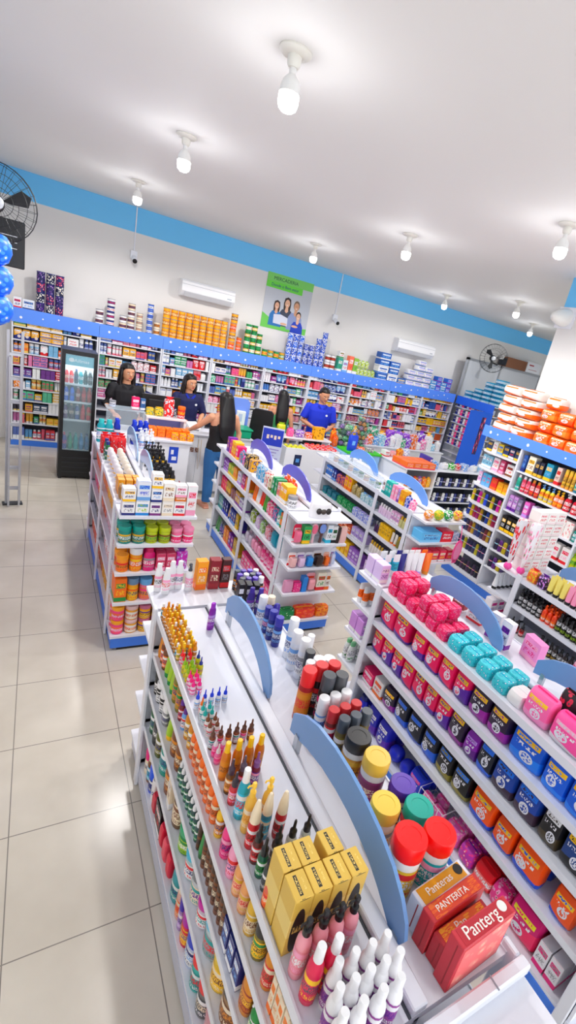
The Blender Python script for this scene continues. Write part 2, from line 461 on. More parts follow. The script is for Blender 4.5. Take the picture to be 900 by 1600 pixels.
def k_tube(r, h, n=14, sy=1.0):            # stands on its cap, flat crimp on top
    vs, fs = [], []; rings = 6
    for k in range(rings+1):
        t = k/rings
        for i in range(n):
            a = 2*math.pi*(i+.5)/n
            vs.append((r*(1+.12*t)*math.cos(a), r*(1-.94*t**1.3)*math.sin(a), h*(.16+.84*t)))
    for k in range(rings):
        for i in range(n):
            j = (i+1) % n; fs.append((k*n+i, k*n+j, (k+1)*n+j, (k+1)*n+i))
    fs.append(tuple(range(rings*n, rings*n+n)))
    fs.append(tuple(range(n-1, -1, -1)))
    return [('tube', (vs, fs)), ('cap', lathe([(r*.92, 0), (r*.96, h*.15), (r*.9, h*.165)], n))]
def k_jar(r, h, n=22, sy=1.0):
    p = [(r*.90, 0), (r*.98, h*.03), (r*.98, h*.70), (r*.9, h*.74)]
    return [('jar', lathe(p, n, 1, sy)), ('lid', lathe([(r, h*.735), (r*1.03, h*.75), (r*1.03, h*.97), (r*.97, h), (r*.6, h*1.0), (r*.58, h*.992)], n, 1, sy)), ('label', open_lathe(prof_band(p, h*.08, h*.60), n, 1, sy))]
def k_deo(r, h, n=14, sy=.62):             # antiperspirant: big rounded cap
    p = [(r*.9, 0), (r, h*.02), (r, h*.55), (r*.95, h*.58)]
    return [('bottle', lathe(p, n, 1, sy)), ('cap', lathe([(r*1.0, h*.58), (r*.98, h*.84), (r*.85, h*.94), (r*.5, h)], n, 1, sy)), ('label', open_lathe(prof_band(p, h*.1, h*.5), n, 1, sy))]
def k_tin(r, h, n=16, sy=1.0):
    return [('tin', lathe([(r, 0), (r, h*.03), (r*.975, h*.04), (r*.975, h*.9), (r, h*.91), (r, h*.94)], n)), ('lid', lathe([(r*1.02, h*.93), (r*1.02, h*.99), (r*.96, h)], n))]
def k_soda(r, h, n=14, sy=1.0):
    p = [(r*.8, 0), (r, h*.05), (r*.97, h*.3), (r*.9, h*.42), (r, h*.55), (r*.9, h*.7), (r*.45, h*.86), (r*.38, h*.92)]
    return [('bottle', lathe(p, n)), ('cap', lathe([(r*.44, h*.92), (r*.44, h*.99), (r*.4, h)], n)), ('label', open_lathe(prof_band(p, h*.34, h*.58), n))]
def k_perfume(w, d, h):
    return [('bottle', cbox(-w/2, w/2, -d/2, d/2, 0, h*.68, min(w, d)*.14)), ('cap', lathe([(w*.22, h*.68), (w*.22, h*.74), (w*.3, h*.745), (w*.3, h*.99), (w*.26, h)], 12))]
def k_card(w, d, h):                        # blister card with a moulded bubble
    out = [(-w/2, 0), (w/2, 0), (w/2, h*.9), (w*.36, h), (-w*.36, h), (-w/2, h*.9)]
    v, f = pillow(w*.72, d, h*.62)
    return [('card', prism(out, 'y', d*.30, d*.36)), ('blister', ([(x, y-d*.18, z+h*.1) for x, y, z in v], f))]
def k_brush(w, d, h):                       # hair brush standing on its handle
    v1 = lathe([(w*.16, 0), (w*.2, h*.05), (w*.15, h*.3), (w*.2, h*.42), (w*.46, h*.55), (w*.5, h*.78), (w*.36, h*.96), (w*.1, h)], 14, 1, .42)
    v2 = lathe([(w*.2, h*.5), (w*.38, h*.6), (w*.40, h*.8), (w*.2, h*.93)], 14, 1, .3)
    return [('brush_body', v1), ('bristle_pad', ([(x, y-w*.16, z) for x, y, z in v2[0]], v2[1]))]
def k_bag(w, d, h):                          # sachet or pouch standing up, gathered at the top
    v, f = pillow(w, d, h*.86)
    return [('pouch', (v, f)), ('gather', ([(x*(.55+.45*abs(z)/h), y*.18, z*.16+h*.83) for x, y, z in lathe([(w*.42, 0), (w*.3, h*.4), (w*.46, h)], 12)[0]], lathe([(1, 0), (1, 1), (1, 2)], 12)[1]))]
def k_ball(r, h=0, n=18, sy=1.0):
    return [('ball', lathe([(r*math.sin(math.pi*(k+.35)/8.7), r-r*math.cos(math.pi*(k+.35)/8.7)) for k in range(9)], n))]
def k_bundle(w, d, h):                       # carton tray of stacked sachets
    return [('tray', box(-w/2, w/2, -d/2, d/2, 0, h*.35)), ('sachets', [*[cbox(-w*.48+w*.96*i/6, -w*.48+w*.96*(i+.9)/6, -d*.45, d*.45, h*.05, h*(.9+.1*((i*7) % 3)/2), .002) for i in range(6)]])]
KIND = dict(carton=k_carton, pack=k_pack, pump=k_pump, spraycap=k_spraycap, dropper=k_dropper, tip=k_tip, cone=k_cone, aerosol=k_aerosol,
            shampoo=k_shampoo, tube=k_tube, jar=k_jar, deo=k_deo, tin=k_tin, soda=k_soda, perfume=k_perfume, card=k_card, brush=k_brush, bag=k_bag, ball=k_ball, bundle=k_bundle)
FLAT = {'carton', 'pack', 'perfume', 'card', 'brush', 'bag', 'bundle'}
# what each kind is called, and its everyday category
NAME = dict(carton=('product_box', 'box'), pack=('soft_pack', 'pack'), pump=('pump_bottle', 'bottle'), spraycap=('spray_bottle', 'bottle'), dropper=('dropper_bottle', 'bottle'),
            tip=('applicator_bottle', 'bottle'), cone=('cone_cap_bottle', 'bottle'), aerosol=('aerosol_can', 'can'), shampoo=('shampoo_bottle', 'bottle'), tube=('cream_tube', 'tube'),
            jar=('cream_jar', 'jar'), deo=('deodorant_bottle', 'bottle'), tin=('milk_tin', 'tin'), soda=('drink_bottle', 'bottle'), perfume=('perfume_bottle', 'bottle'),
            card=('blister_pack', 'pack'), brush=('hair_brush', 'brush'), bag=('product_pouch', 'pouch'), ball=('toy_ball', 'ball'), bundle=('sachet_tray', 'tray'))
CACHE = {}
def size(kind, p):
    return (p[0], p[1]) if kind in FLAT else (2*p[0]*1.03, 2*p[0]*1.03*(p[2] if len(p) > 2 else {'shampoo': .62, 'deo': .62}.get(kind, 1)))
def height_of(kind, p): return 2*p[0] if kind == 'ball' else (p[2] if kind in FLAT else p[1])
def build(kind, p, lite):
    key = (kind, tuple(p), lite)
    if key in CACHE: return CACHE[key]
    if kind in FLAT or kind == 'ball': ps = KIND[kind](*p)
    else:
        kw = {'sy': p[2]} if len(p) > 2 else {}
        if lite: kw['n'] = 10
        ps = KIND[kind](p[0], p[1], **kw)
    ps = [(n, v if isinstance(v, list) else [v]) for n, v in ps]
    smooth = kind not in ('carton', 'bundle')
    if lite:
        me = mesh(NAME[kind][0], [(v[0], v[1], i) for i, (n, vs) in enumerate(ps) for v in vs], smooth)
        CACHE[key] = [(None, me, len(ps))]
    else:
        CACHE[key] = [(n, mesh(n, [(v[0], v[1], 0) for v in vs], smooth), 1) for n, vs in ps]
    return CACHE[key]
def C(x):
    """colour tuple, printed tuple or ready material -> material"""
    if isinstance(x, bpy.types.Material): return x
    if isinstance(x[0], (tuple, list)): return printed(*x)
    return mat(x, .32)
def put(kind, p, cols, loc, rz=0.0, label=None, group=None, lite=True, name=None, cat=None, tilt=None):
    cols = [C(c) for c in cols]
    if kind == 'pack' and not name: name = 'pad_packet' if 'pad gondola' in (label or '') else 'wipes_pack' if 'unit' in (label or '') else 'hygiene_pack' if 'ladder' in (label or '') else None
    nm, ct = NAME[kind]; nm, ct = name or nm, cat or ct
    if nm == 'product_box':
        for k, v in (('comb', 'toy_box'), ('perfume', 'perfume_box'), ('side wall', 'cosmetic_box'), ('soap', 'soap_box'), ('corner unit', 'tissue_box'), ('lotion', 'lotion_box'), ('pad gondola', 'hygiene_box'), ('wipe', 'wipes_box'), ('hair oil', 'hair_product_box')):
            if k in (label or ''): nm = v; break
    b = build(kind, p, lite)
    if lite:
        k = b[0][2]
        while len(cols) < k: cols.append(cols[-1] if kind != 'carton' else cols[0])
        o = link(nm, b[0][1], cols[:k])
        o.name = nm
    else:
        o = empty(nm, (0, 0, 0))
        while len(cols) < len(b): cols.append(cols[0])
        for (n, me, _), m in zip(b, cols): link(n, me, m, o)
    o.location = loc; o.rotation_euler = (0, 0, rz)
    if tilt: o.rotation_euler = (*tilt, rz)
    tag(o, label, ct, group)
    return o

ONES = 'first second third fourth fifth sixth seventh eighth ninth tenth eleventh twelfth thirteenth fourteenth fifteenth sixteenth seventeenth eighteenth nineteenth'.split()
TENS = {20: 'twenty', 30: 'thirty', 40: 'forty', 50: 'fifty', 60: 'sixty', 70: 'seventy', 80: 'eighty', 90: 'ninety'}
def ordinal(n):
    if n < 20: return ONES[n-1]
    t, u = n//10*10, n % 10
    if u: return TENS[t] + '-' + ONES[u-1]
    return TENS[t][:-1] + 'ieth'
COUNT = {}
def nth(key):
    COUNT[key] = COUNT.get(key, 0) + 1
    return COUNT[key]
def run(start, ang, length, where, items, lite=True, end='far end', z=None, jit=.03):
    """set products along a shelf edge.  start: its corner at the viewer's left; ang: direction along it"""
    d = Vector((math.cos(ang), math.sin(ang))); inn = Vector((-d.y, d.x))
    u = 0.0
    for it in items:
        kind, p, cols, n, desc = (it + (None,)*5)[:5]; o = it[5] if len(it) > 5 else {}
        if kind == 'to': u = p; continue
        if 'hair oil' in where and kind not in FLAT: p = (round(p[0]*1.14, 4), round(p[1]*1.12, 3)) + tuple(p[2:])
        if 'hair oil' in where: o = {'back': .001, **o}
        w, dp = size(kind, p); h = height_of(kind, p); pitch = w + o.get('gap', .004)
        if isinstance(n, float):           # fill the shelf up to this distance
            room = n - u
            n = max(1, int((room + .004)/(w + .002))); pitch = room/n
            if w > pitch - .002:
                p = (round(pitch-.003, 3),) + tuple(p[1:]) if kind in FLAT else (round((pitch-.003)/2.06, 4),) + tuple(p[1:])
                w, dp = size(kind, p)
        lim = (o.get('deep', .226) - o.get('back', .012))/o.get('rows', 1) - .007
        if dp > lim and kind in FLAT: p = (p[0], round(lim, 3), p[2]); w, dp = size(kind, p)
        elif dp > lim: o = {**o, 'rows': 1}
        for i in range(n):
            if u + w > length + .03: break
            top = o.get('stack', 1); top = top(i) if callable(top) else top
            few = ('comb', 'perfume', 'side wall', 'lotion', 'dark display', 'white island')
            for rrow in range(1 if any(f in where for f in few) and not ('top' in where) and not ('lotion gondola fourth' in where) else o.get('rows', 1)):
                for st in range(top):
                    off = o.get('back', .012) + dp/2 + rrow*(dp+.006)
                    q = Vector(start[:2]) + d*(u + max(pitch, w)/2 + rnd.uniform(-.0006, .0006)) + inn*(off + rnd.uniform(0, .003))
                    key = (desc, where, rrow, st)
                    lab = ordinal(nth(key)) + ' ' + (('upper ', 'topmost ', 'crowning ', 'uppermost ')[st-1] if st else '') + desc + (', ' + ('second', 'third', 'fourth')[rrow-1] + ' row' if rrow else '') + ' from ' + end + ', ' + where
                    c = cols[i % len(cols)] if isinstance(cols, list) and isinstance(cols[0], list) else cols
                    put(kind, p, c, (q.x, q.y, start[2] + .0008 + st*(h+.0012)), ang + rnd.uniform(-jit, jit)*o.get('jit', 1), lab, desc + ' products on ' + where, o.get('lite', lite), o.get('name'), o.get('cat'))
            u += pitch
# ------------------------------------------------------------ hair oil gondola: left face
YEL, AMB, ORG, RED, MAG, PNK, LPK = (246,200,40), (214,140,30), (240,120,30), (208,30,40), (214,20,120), (236,70,140), (245,170,200)
TEA, GRN, LIM, CYN, SKY, NAV, PUR, LIL = (20,150,150), (40,140,70), (165,200,40), (60,185,215), (120,170,225), (30,40,110), (96,40,140), (190,150,220)
WHT, CRM, GRY, DGR, BLK, BRN, DBR, OLV, GLD = (242,242,244), (240,225,200), (150,150,156), (72,76,84), (22,22,26), (120,70,36), (66,40,26), (130,120,40), (222,180,60)
W_, K_ = WHT, BLK
def lab(c, c2=WHT, c3=NAV): return (c, c2, c3, 'label')
def car(c, c2=WHT, c3=NAV): return (c, c2, c3, 'carton')
def pk(c, c2=YEL, c3=PUR): return (c, c2, c3, 'pack')
def sp(c, c2=WHT, c3=NAV): return (c, c2, c3, 'spots')
def bd(c, c2=WHT, c3=NAV): return (c, c2, c3, 'band')
A90 = R(-90)
gx, gy = .630, .660
run((gx, gy, LV[3]), A90, 1.78, 'hair oil gondola fourth shelf', [
    ('tube', (.020, .15), (AMB, AMB), 0.05, 'long amber tube'),
    ('pump', (.018, .14), (BRN, ORG, lab(ORG)), 0.15, 'brown orange bottle', dict(rows=2)),
    ('tube', (.023, .15), (LIM, GRN), 0.33, 'lime green tube', dict(rows=2)),
    ('shampoo', (.021, .15), (OLV, YEL, lab(AMB, GRN)), 0.45, 'olive amber bottle', dict(rows=2)),
    ('tip', (.016, .13), [[(120,40,50), PUR, lab(RED)], [SKY, PUR, lab(WHT, RED)], [RED, CYN, lab(NAV)]], 0.56, 'small red or blue bottle', dict(rows=2)),
    ('spraycap', (.018, .15), (AMB, CRM, lab(GLD)), 0.67, 'amber bottle', dict(rows=2)),
    ('spraycap', (.017, .15), (ORG, CRM, lab((226,110,40), CRM, BRN)), 1.01, 'orange bottle', dict(rows=2)),
    ('pump', (.016, .14), (YEL, GLD, lab(AMB)), 1.08, 'yellow pump bottle', dict(rows=2)),
    ('spraycap', (.020, .15), (PNK, WHT, lab(MAG, LPK, NAV)), 1.16, 'pink bottle', dict(rows=2)),
    ('spraycap', (.020, .15), (LPK, WHT, lab(LPK, RED, NAV)), 1.22, 'pale pink bottle', dict(rows=2)),
    ('spraycap', (.020, .14), ((236,170,110), GLD, lab((240,190,160), GLD, RED)), 1.33, 'peach bottle, golden cap', dict(rows=2)),
    ('spraycap', (.020, .15), (GLD, WHT, lab(CRM, GLD, BRN)), 1.4, 'clear gold bottle', dict(rows=2)),
    ('deo', (.021, .15, 1.0), (OLV, BLK, lab(YEL, GRN, BLK)), 1.46, 'olive bottle, black cap', dict(rows=2)),
    ('spraycap', (.020, .16), (AMB, WHT, lab(RED, CRM, BRN)), 1.55, 'amber bottle, red label', dict(rows=2)),
    ('carton', (.022, .05, .14), (car(CRM, ORG, AMB),), 1.7, 'thin cream carton', dict(rows=2)),
], lite=False)
run((gx, gy, LV[2]), A90, 1.78, 'hair oil gondola third shelf', [
    ('jar', (.024, .12), (BLK, BLK, lab(BLK, WHT, WHT)), 0.05, 'black jar', dict(rows=2)),
    ('jar', (.024, .11), (BLK, WHT, lab(WHT, BLK, GRY)), 0.2, 'white-capped black jar', dict(rows=2)),
    ('deo', (.025, .12), (GRY, WHT, lab(GRY)), 0.29, 'grey bottle', dict(rows=2)),
    ('tube', (.024, .15), (LIM, YEL), 0.4, 'lime yellow tube', dict(rows=2)),
    ('shampoo', (.028, .15), (BRN, DBR, lab(BRN, AMB, CRM)), 0.57, 'brown bottle', dict(rows=2)),
    ('tip', (.0135, .12), ((50,80,80), WHT, lab(GRN, WHT, NAV)), 0.9, 'white-tipped green bottle', dict(rows=3)),
    ('deo', (.013, .14, 1.0), (DBR, DBR, lab(DBR, BRN, BLK)), 0.93, 'slim brown bottle', dict(rows=3)),
    ('tube', (.020, .15), (GRN, (60,110,70)), 0.97, 'green tube', dict(rows=2)),
    ('aerosol', (.013, .14), (BRN, DBR, lab(DBR, BRN, CRM)), 1.24, 'dark brown stick', dict(rows=3)),
    ('carton', (.045, .06, .13), (car(NAV, WHT, SKY),), 1.4, 'navy and white carton', dict(rows=2)),
    ('shampoo', (.026, .15), (AMB, YEL, lab((150,50,30), AMB, YEL)), 1.48, 'amber oil bottle', dict(rows=2)),
    ('pump', (.020, .14), (GRN, WHT, lab(WHT, GRN, LIM)), 1.78, 'green white bottle', dict(rows=2)),
], lite=False)
run((gx, gy, LV[1]), A90, 1.78, 'hair oil gondola second shelf', [
    ('shampoo', (.034, .18), ((30,90,60), (30,80,60), lab((40,110,80))), 0.07, 'dark green bottle', dict(rows=2)),
    ('shampoo', (.034, .18), (BLK, BLK, lab(BLK, DGR, WHT)), 0.16, 'black bottle', dict(rows=2)),
    ('shampoo', (.034, .17), ((90,100,30), (70,90,30), lab(OLV)), 0.23, 'olive green bottle', dict(rows=2)),
    ('shampoo', (.040, .20), ((20,150,130), TEA, lab(TEA, WHT, NAV)), 0.38, 'large teal bottle', dict(rows=2)),
    ('shampoo', (.036, .19), (BRN, (140,90,30), lab(BRN, AMB, CRM)), 0.47, 'large brown bottle', dict(rows=2)),
    ('carton', (.05, .07, .18), (car(CRM, WHT, BRN),), 0.54, 'cream carton', dict(rows=2)),
    ('shampoo', (.036, .19), ((110,80,50), BRN, lab(CRM, BRN, BRN)), 0.66, 'tan bottle', dict(rows=2)),
    ('jar', (.044, .12), ((40,140,90), (60,170,120), lab(LIM, GRN, WHT)), 0.79, 'green jar', dict(rows=2)),
    ('jar', (.046, .13), ((180,200,205), CYN, lab(WHT, RED, NAV)), 0.89, 'cyan-lidded jar', dict(rows=2)),
    ('jar', (.050, .15), ((200,205,210), (120,124,130), lab(CRM, TEA, PUR)), 0.99, 'grey-lidded jar', dict(rows=2)),
    ('jar', (.042, .12), ((210,200,210), (190,20,150), lab(WHT, RED, TEA)), 1.075, 'magenta-lidded jar', dict(rows=2)),
    ('jar', (.056, .17), ((190,205,210), (70,190,225), lab(GRY, TEA, RED)), 1.19, 'big cyan-lidded jar', dict(rows=2)),
    ('jar', (.050, .17), ((225,190,60), (235,205,20), lab(YEL, CRM, BRN)), 1.29, 'yellow-lidded jar', dict(rows=2)),
    ('jar', (.052, .17), ((150,120,90), (14,14,16), lab(BRN, CRM, AMB)), 1.395, 'black-lidded brown jar', dict(rows=2)),
    ('jar', (.052, .17), ((60,110,180), (140,180,228), lab((50,110,190), WHT, NAV)), 1.76, 'pale blue-lidded jar', dict(rows=2)),
], lite=False)
run((gx, gy, LV[0]), A90, 1.78, 'hair oil gondola base shelf', [
    ('deo', (.034, .16), (CRM, (225,20,130), lab(CRM)), 0.06, 'magenta-capped bottle', dict(rows=2)),
    ('shampoo', (.030, .16), (BRN, CRM, lab(CYN)), 0.12, 'brown cream bottle', dict(rows=2)),
    ('deo', (.034, .17), ((40,90,210), (30,90,220), lab(NAV)), 0.19, 'bright blue bottle', dict(rows=2)),
    ('shampoo', (.034, .16), (WHT, GRY, lab(WHT)), 0.25, 'white grey bottle', dict(rows=2)),
    ('card', (.07, .04, .17), (car(RED, BLK, WHT), (200,60,80)), 0.34, 'red hair tool pack', dict(rows=2)),
    ('carton', (.11, .03, .17), (car(BLK, WHT, RED),), 0.45, 'black and white card', dict(rows=2)),
    ('card', (.065, .045, .20), [[car(BLK, RED, WHT), (210,40,70)], [car(NAV, RED, WHT), (230,90,110)]], 0.68, 'red comb blister', dict(rows=2)),
    ('shampoo', (.040, .17), ((60,150,160), (20,150,190), lab(TEA, WHT, NAV)), 0.79, 'teal blue bottle', dict(rows=2)),
    ('shampoo', (.034, .17), ((225,180,170), CRM, lab(ORG, CRM, RED)), 0.845, 'peach bottle', dict(rows=2)),
    ('deo', (.034, .19), ((160,130,180), (60,30,160), lab(LIL, WHT, NAV)), 0.885, 'violet-capped bottle', dict(rows=2)),
    ('deo', (.038, .19), ((210,40,70), (170,20,160), lab(YEL, RED, PUR)), 0.955, 'magenta red bottle', dict(rows=2)),
    ('deo', (.038, .19), ((200,210,235), (30,60,190), lab(WHT, NAV, SKY)), 1.04, 'royal blue-capped bottle', dict(rows=2)),
    ('jar', (.050, .17), ((70,180,175), (222,10,16), lab(TEA, WHT, RED)), 1.127, 'red-lidded teal jar', dict(rows=2)),
    ('jar', (.050, .17), ((110,110,110), (222,10,16), lab(DGR, WHT, CRM)), 1.212, 'red-lidded grey jar', dict(rows=2)),
    ('jar', (.043, .16), ((235,190,195), (205,150,160), lab(LPK, WHT, RED)), 1.76, 'dusty pink-lidded jar', dict(rows=2)),
], lite=False)

# ------------------------------------------------------------ hair oil gondola: top, aisle side
Z5 = LV[4] + .0008
def grid(kind, p, cols, xs, ys, desc, where, lite=False, z=Z5, rz=A90, jit=.06, **kw):
    """products standing in a small block on a top shelf"""
    i = 0
    for b, y in enumerate(ys):
        for a, x in enumerate(xs if not callable(xs) else xs(b)):
            c = (rnd.choice(cols) if jit > .3 else cols[i % len(cols)]) if isinstance(cols, list) else cols; i += 1
            s = .0015 if jit > .3 else .001
            l = ordinal(nth((desc, where))) + ' ' + desc + ' ' + where
            if jit > .3: p = (p[0], rnd.choice((.068, .078, .086)))
            put(kind, p, c, (x + rnd.uniform(-s, s), y + rnd.uniform(-3*s, 3*s) if jit > .3 else y + rnd.uniform(-s, s), z), rz + rnd.uniform(-jit, jit), l, desc + ' block ' + where, lite, kw.get('name'), kw.get('cat'))
def seq(a, b, n): return [a + (b-a)*i/(n-1) for i in range(n)] if n > 1 else [a]
FE = 'from far end of hair oil gondola top'
grid('spraycap', (.0098, .078), [((222,160,40), (238,196,60), lab(AMB, CRM, BRN)), ((226,150,30), WHT, lab(CYN, WHT, NAV)), ((205,170,50), YEL, lab(YEL, WHT, GRN)), ((230,160,40), AMB, lab(AMB, WHT, BRN))],
     [.636, .659, .682, .705], seq(.650, .300, 13), 'small amber ampoule', FE, name='ampoule_bottle', jit=.5)
grid('tip', (.0115, .078), ((205,190,190), (222,20,40), lab(LPK, RED, WHT)), [.645, .675], [.270, .242], 'red-tipped bottle', FE)
grid('tip', (.0115, .078), ((215,215,60), (150,190,40), lab(YEL, LIM, GRN)), [.642, .670], [.212, .184, .156], 'lime yellow bottle', FE)
grid('tip', (.0115, .088), ((205,205,50), (30,50,140), lab(YEL, LIM, NAV)), [.705], [.235, .190], 'blue-tipped yellow bottle', FE)
grid('tip', (.0115, .078), ((235,215,225), (232,30,130), lab(LPK, MAG, WHT)), [.642, .669], [.126, .098, .070], 'magenta-tipped bottle', FE)
grid('tip', (.0110, .088), ((238,240,246), (20,60,200), lab(WHT, SKY, NAV)), seq(.640, .752, 5), [-.010], 'blue-tipped white bottle', FE)
grid('tip', (.0115, .080), ((230,220,215), ORG, lab(WHT, RED, ORG)), [.650], [-.040], 'orange-tipped bottle', FE)
grid('tip', (.0115, .082), ((230,230,230), (20,170,165), lab(WHT, TEA, NAV)), [.645, .673], [-.068, -.098], 'teal-tipped bottle', FE)
grid('tip', (.0120, .078), ((235,232,230), BRN, lab(WHT, RED, BRN)), [.648, .676], [-.128, -.160], 'white bottle, brown tip', FE)
grid('dropper', (.0118, .094), [((120,70,40), (90,58,44), lab(WHT, TEA, NAV)), ((150,80,50), (90,58,44), lab(LPK, MAG, TEA)), ((110,64,36), (92,58,42), lab(BRN, AMB, CRM))], seq(.642, .790, 6), [-.215], 'brown dropper bottle', FE)
grid('tip', (.0118, .085), ((225,120,170), (226,220,225), lab(PNK, LPK, MAG)), [.642, .670], [-.252, -.284], 'pink slim bottle', FE)
grid('spraycap', (.0165, .155), ((206,120,16), (248,196,16), lab((212,130,20), AMB, BRN)), seq(.645, .765, 4), [-.350], 'amber bottle, yellow cap', FE)
grid('dropper', (.0155, .140), [((110,70,30), (70,50,66), lab(AMB, CRM, BRN)), ((90,40,30), (96,84,100), lab(RED, LPK, BRN)), ((120,30,60), (140,90,150), lab(PUR, LPK, WHT))], [.645, .688, .735], [-.405], 'dark-capped amber bottle', FE)
grid('dropper', (.0155, .130), ((200,60,70), (60,50,60), lab(RED, LPK, WHT)), [.646], [-.448], 'red bottle, dark dropper', FE)
grid('spraycap', (.0195, .195), ((40,160,180), WHT, lab(CYN, WHT, RED)), [.652], [-.500], 'teal bottle, white cap', FE)
grid('pump', (.0175, .195), ((236,190,90), (246,205,90), lab((238,190,100), CRM, AMB)), [.655, .712], [-.552], 'yellow pump bottle', FE)
grid('cone', (.0175, .185), ((190,30,40), (248,232,205), lab(RED, WHT, DBR)), [.652, .742], [-.603], 'red bottle, cream cone', FE)
grid('cone', (.0165, .180), ((60,140,170), (246,232,208), lab(CYN, CRM, BRN)), [.698], [-.590], 'blue bottle, cream cone', FE)
grid('dropper', (.0155, .145), [((90,34,30), BLK, lab(RED, WHT, BLK)), ((20,90,70), BLK, lab(GRN, WHT, BLK)), ((60,70,70), BLK, lab(DGR, WHT, BLK))], [.650], [-.652, -.693, -.735], 'black dropper bottle', FE)
grid('dropper', (.0155, .145), [((60,46,40), BLK, lab(DBR, WHT, BLK)), ((200,205,210), BLK, lab(WHT, WHT, BLK)), ((190,200,205), BLK, lab(WHT, WHT, BLK))], [.702, .748, .797], [-.672], 'second row dropper bottle', FE)
grid('spraycap', (.016, .10), ((220,110,90), ORG, lab(ORG, RED, CRM)), [.640], [-.775], 'orange red bottle', FE)
gold = ((222,188,96), (236,210,130), (34,30,28), 'top')
grid('carton', (.052, .070, .203), (gold,), lambda b: ([.654, .709, .764, .819], [.654, .709, .783])[b], [-.868, -.795], 'gold carton, black label', FE, rz=0, jit=.02, name='gold_carton')
grid('pump', (.0195, .20), ((240,168,180), BLK, lab((236,150,165), LPK, WHT)), [.650, .695, .740, .785], [-.945], 'pink bottle, black pump', FE)
grid('spraycap', (.0205, .19), ((214,40,84), WHT, lab((205,30,80), YEL, DGR)), [.654, .702], [-1.000], 'magenta bottle, white cap', FE)
wp = (bd((240,240,242), (240,240,242), WHT))
white2 = ((244,244,246), WHT, ((150,80,150), WHT, PUR, 'label'))
grid('spraycap', (.0195, .165), white2, lambda b: (seq(.690, .830, 4), seq(.668, .838, 5), seq(.655, .81, 4))[b], [-1.030, -1.072, -1.114], 'white bottle, purple base', FE)

# ------------------------------------------------------------ hair oil gondola: top, far side
YE = LV[4] + .0008
for i, (x, y, r_, h, k, c, d) in enumerate([
    (.655, .900, .020, .170, 'shampoo', (WHT, WHT, lab(WHT, LPK, BLK)), 'white bottle with black label'), (.690, .865, .020, .160, 'shampoo', (WHT, WHT, lab(WHT, LPK, RED)), 'shorter white bottle with black label'),
    (.728, .912, .021, .175, 'shampoo', (WHT, WHT, lab(WHT, LPK, BLK)), 'tall white bottle of the black-labelled pair'), (.768, .912, .021, .175, 'shampoo', (WHT, WHT, lab(WHT, LPK, NAV)), 'tall white bottle with blue foot label'),
    (.820, .895, .021, .165, 'pump', (WHT, DGR, lab(WHT, LPK, MAG)), 'white bottle with dark pump'),
    (.885, .905, .030, .180, 'carton', (car((240,160,30), ORG, CRM),), 'orange carton'), (.960, .905, .030, .185, 'carton', (car((128,24,40), (150,40,50), CRM),), 'dark red carton'), (1.025, .905, .026, .185, 'carton', (car((70,40,40), RED, GRY),), 'dark brown carton')]):
    p = (r_*2, r_*1.7, h) if k == 'carton' else (r_, h)
    put(k, p, c, (x, y, YE), .05*(i % 3-1), d + ' on the far top end of hair oil gondola', 'care products on the far top end', False)
i = 0
for b in range(3):
    for a in range(4):
        capc = [(70,76,84), (80,60,150), (90,60,170), (236,236,238)][(a+b*2) % 4 if (a, b) != (3, 0) else 3]
        put('aerosol', (.0165, .125), (BLK, capc, lab(BLK, AMB, WHT)), (1.085+.038*a, .775+.045*b, YE), .2, ordinal(4*b+a+1) + ' black colouring bottle counted from the near corner of its crate block, hair oil gondola', 'black bottles on the gondola end', False); i += 1
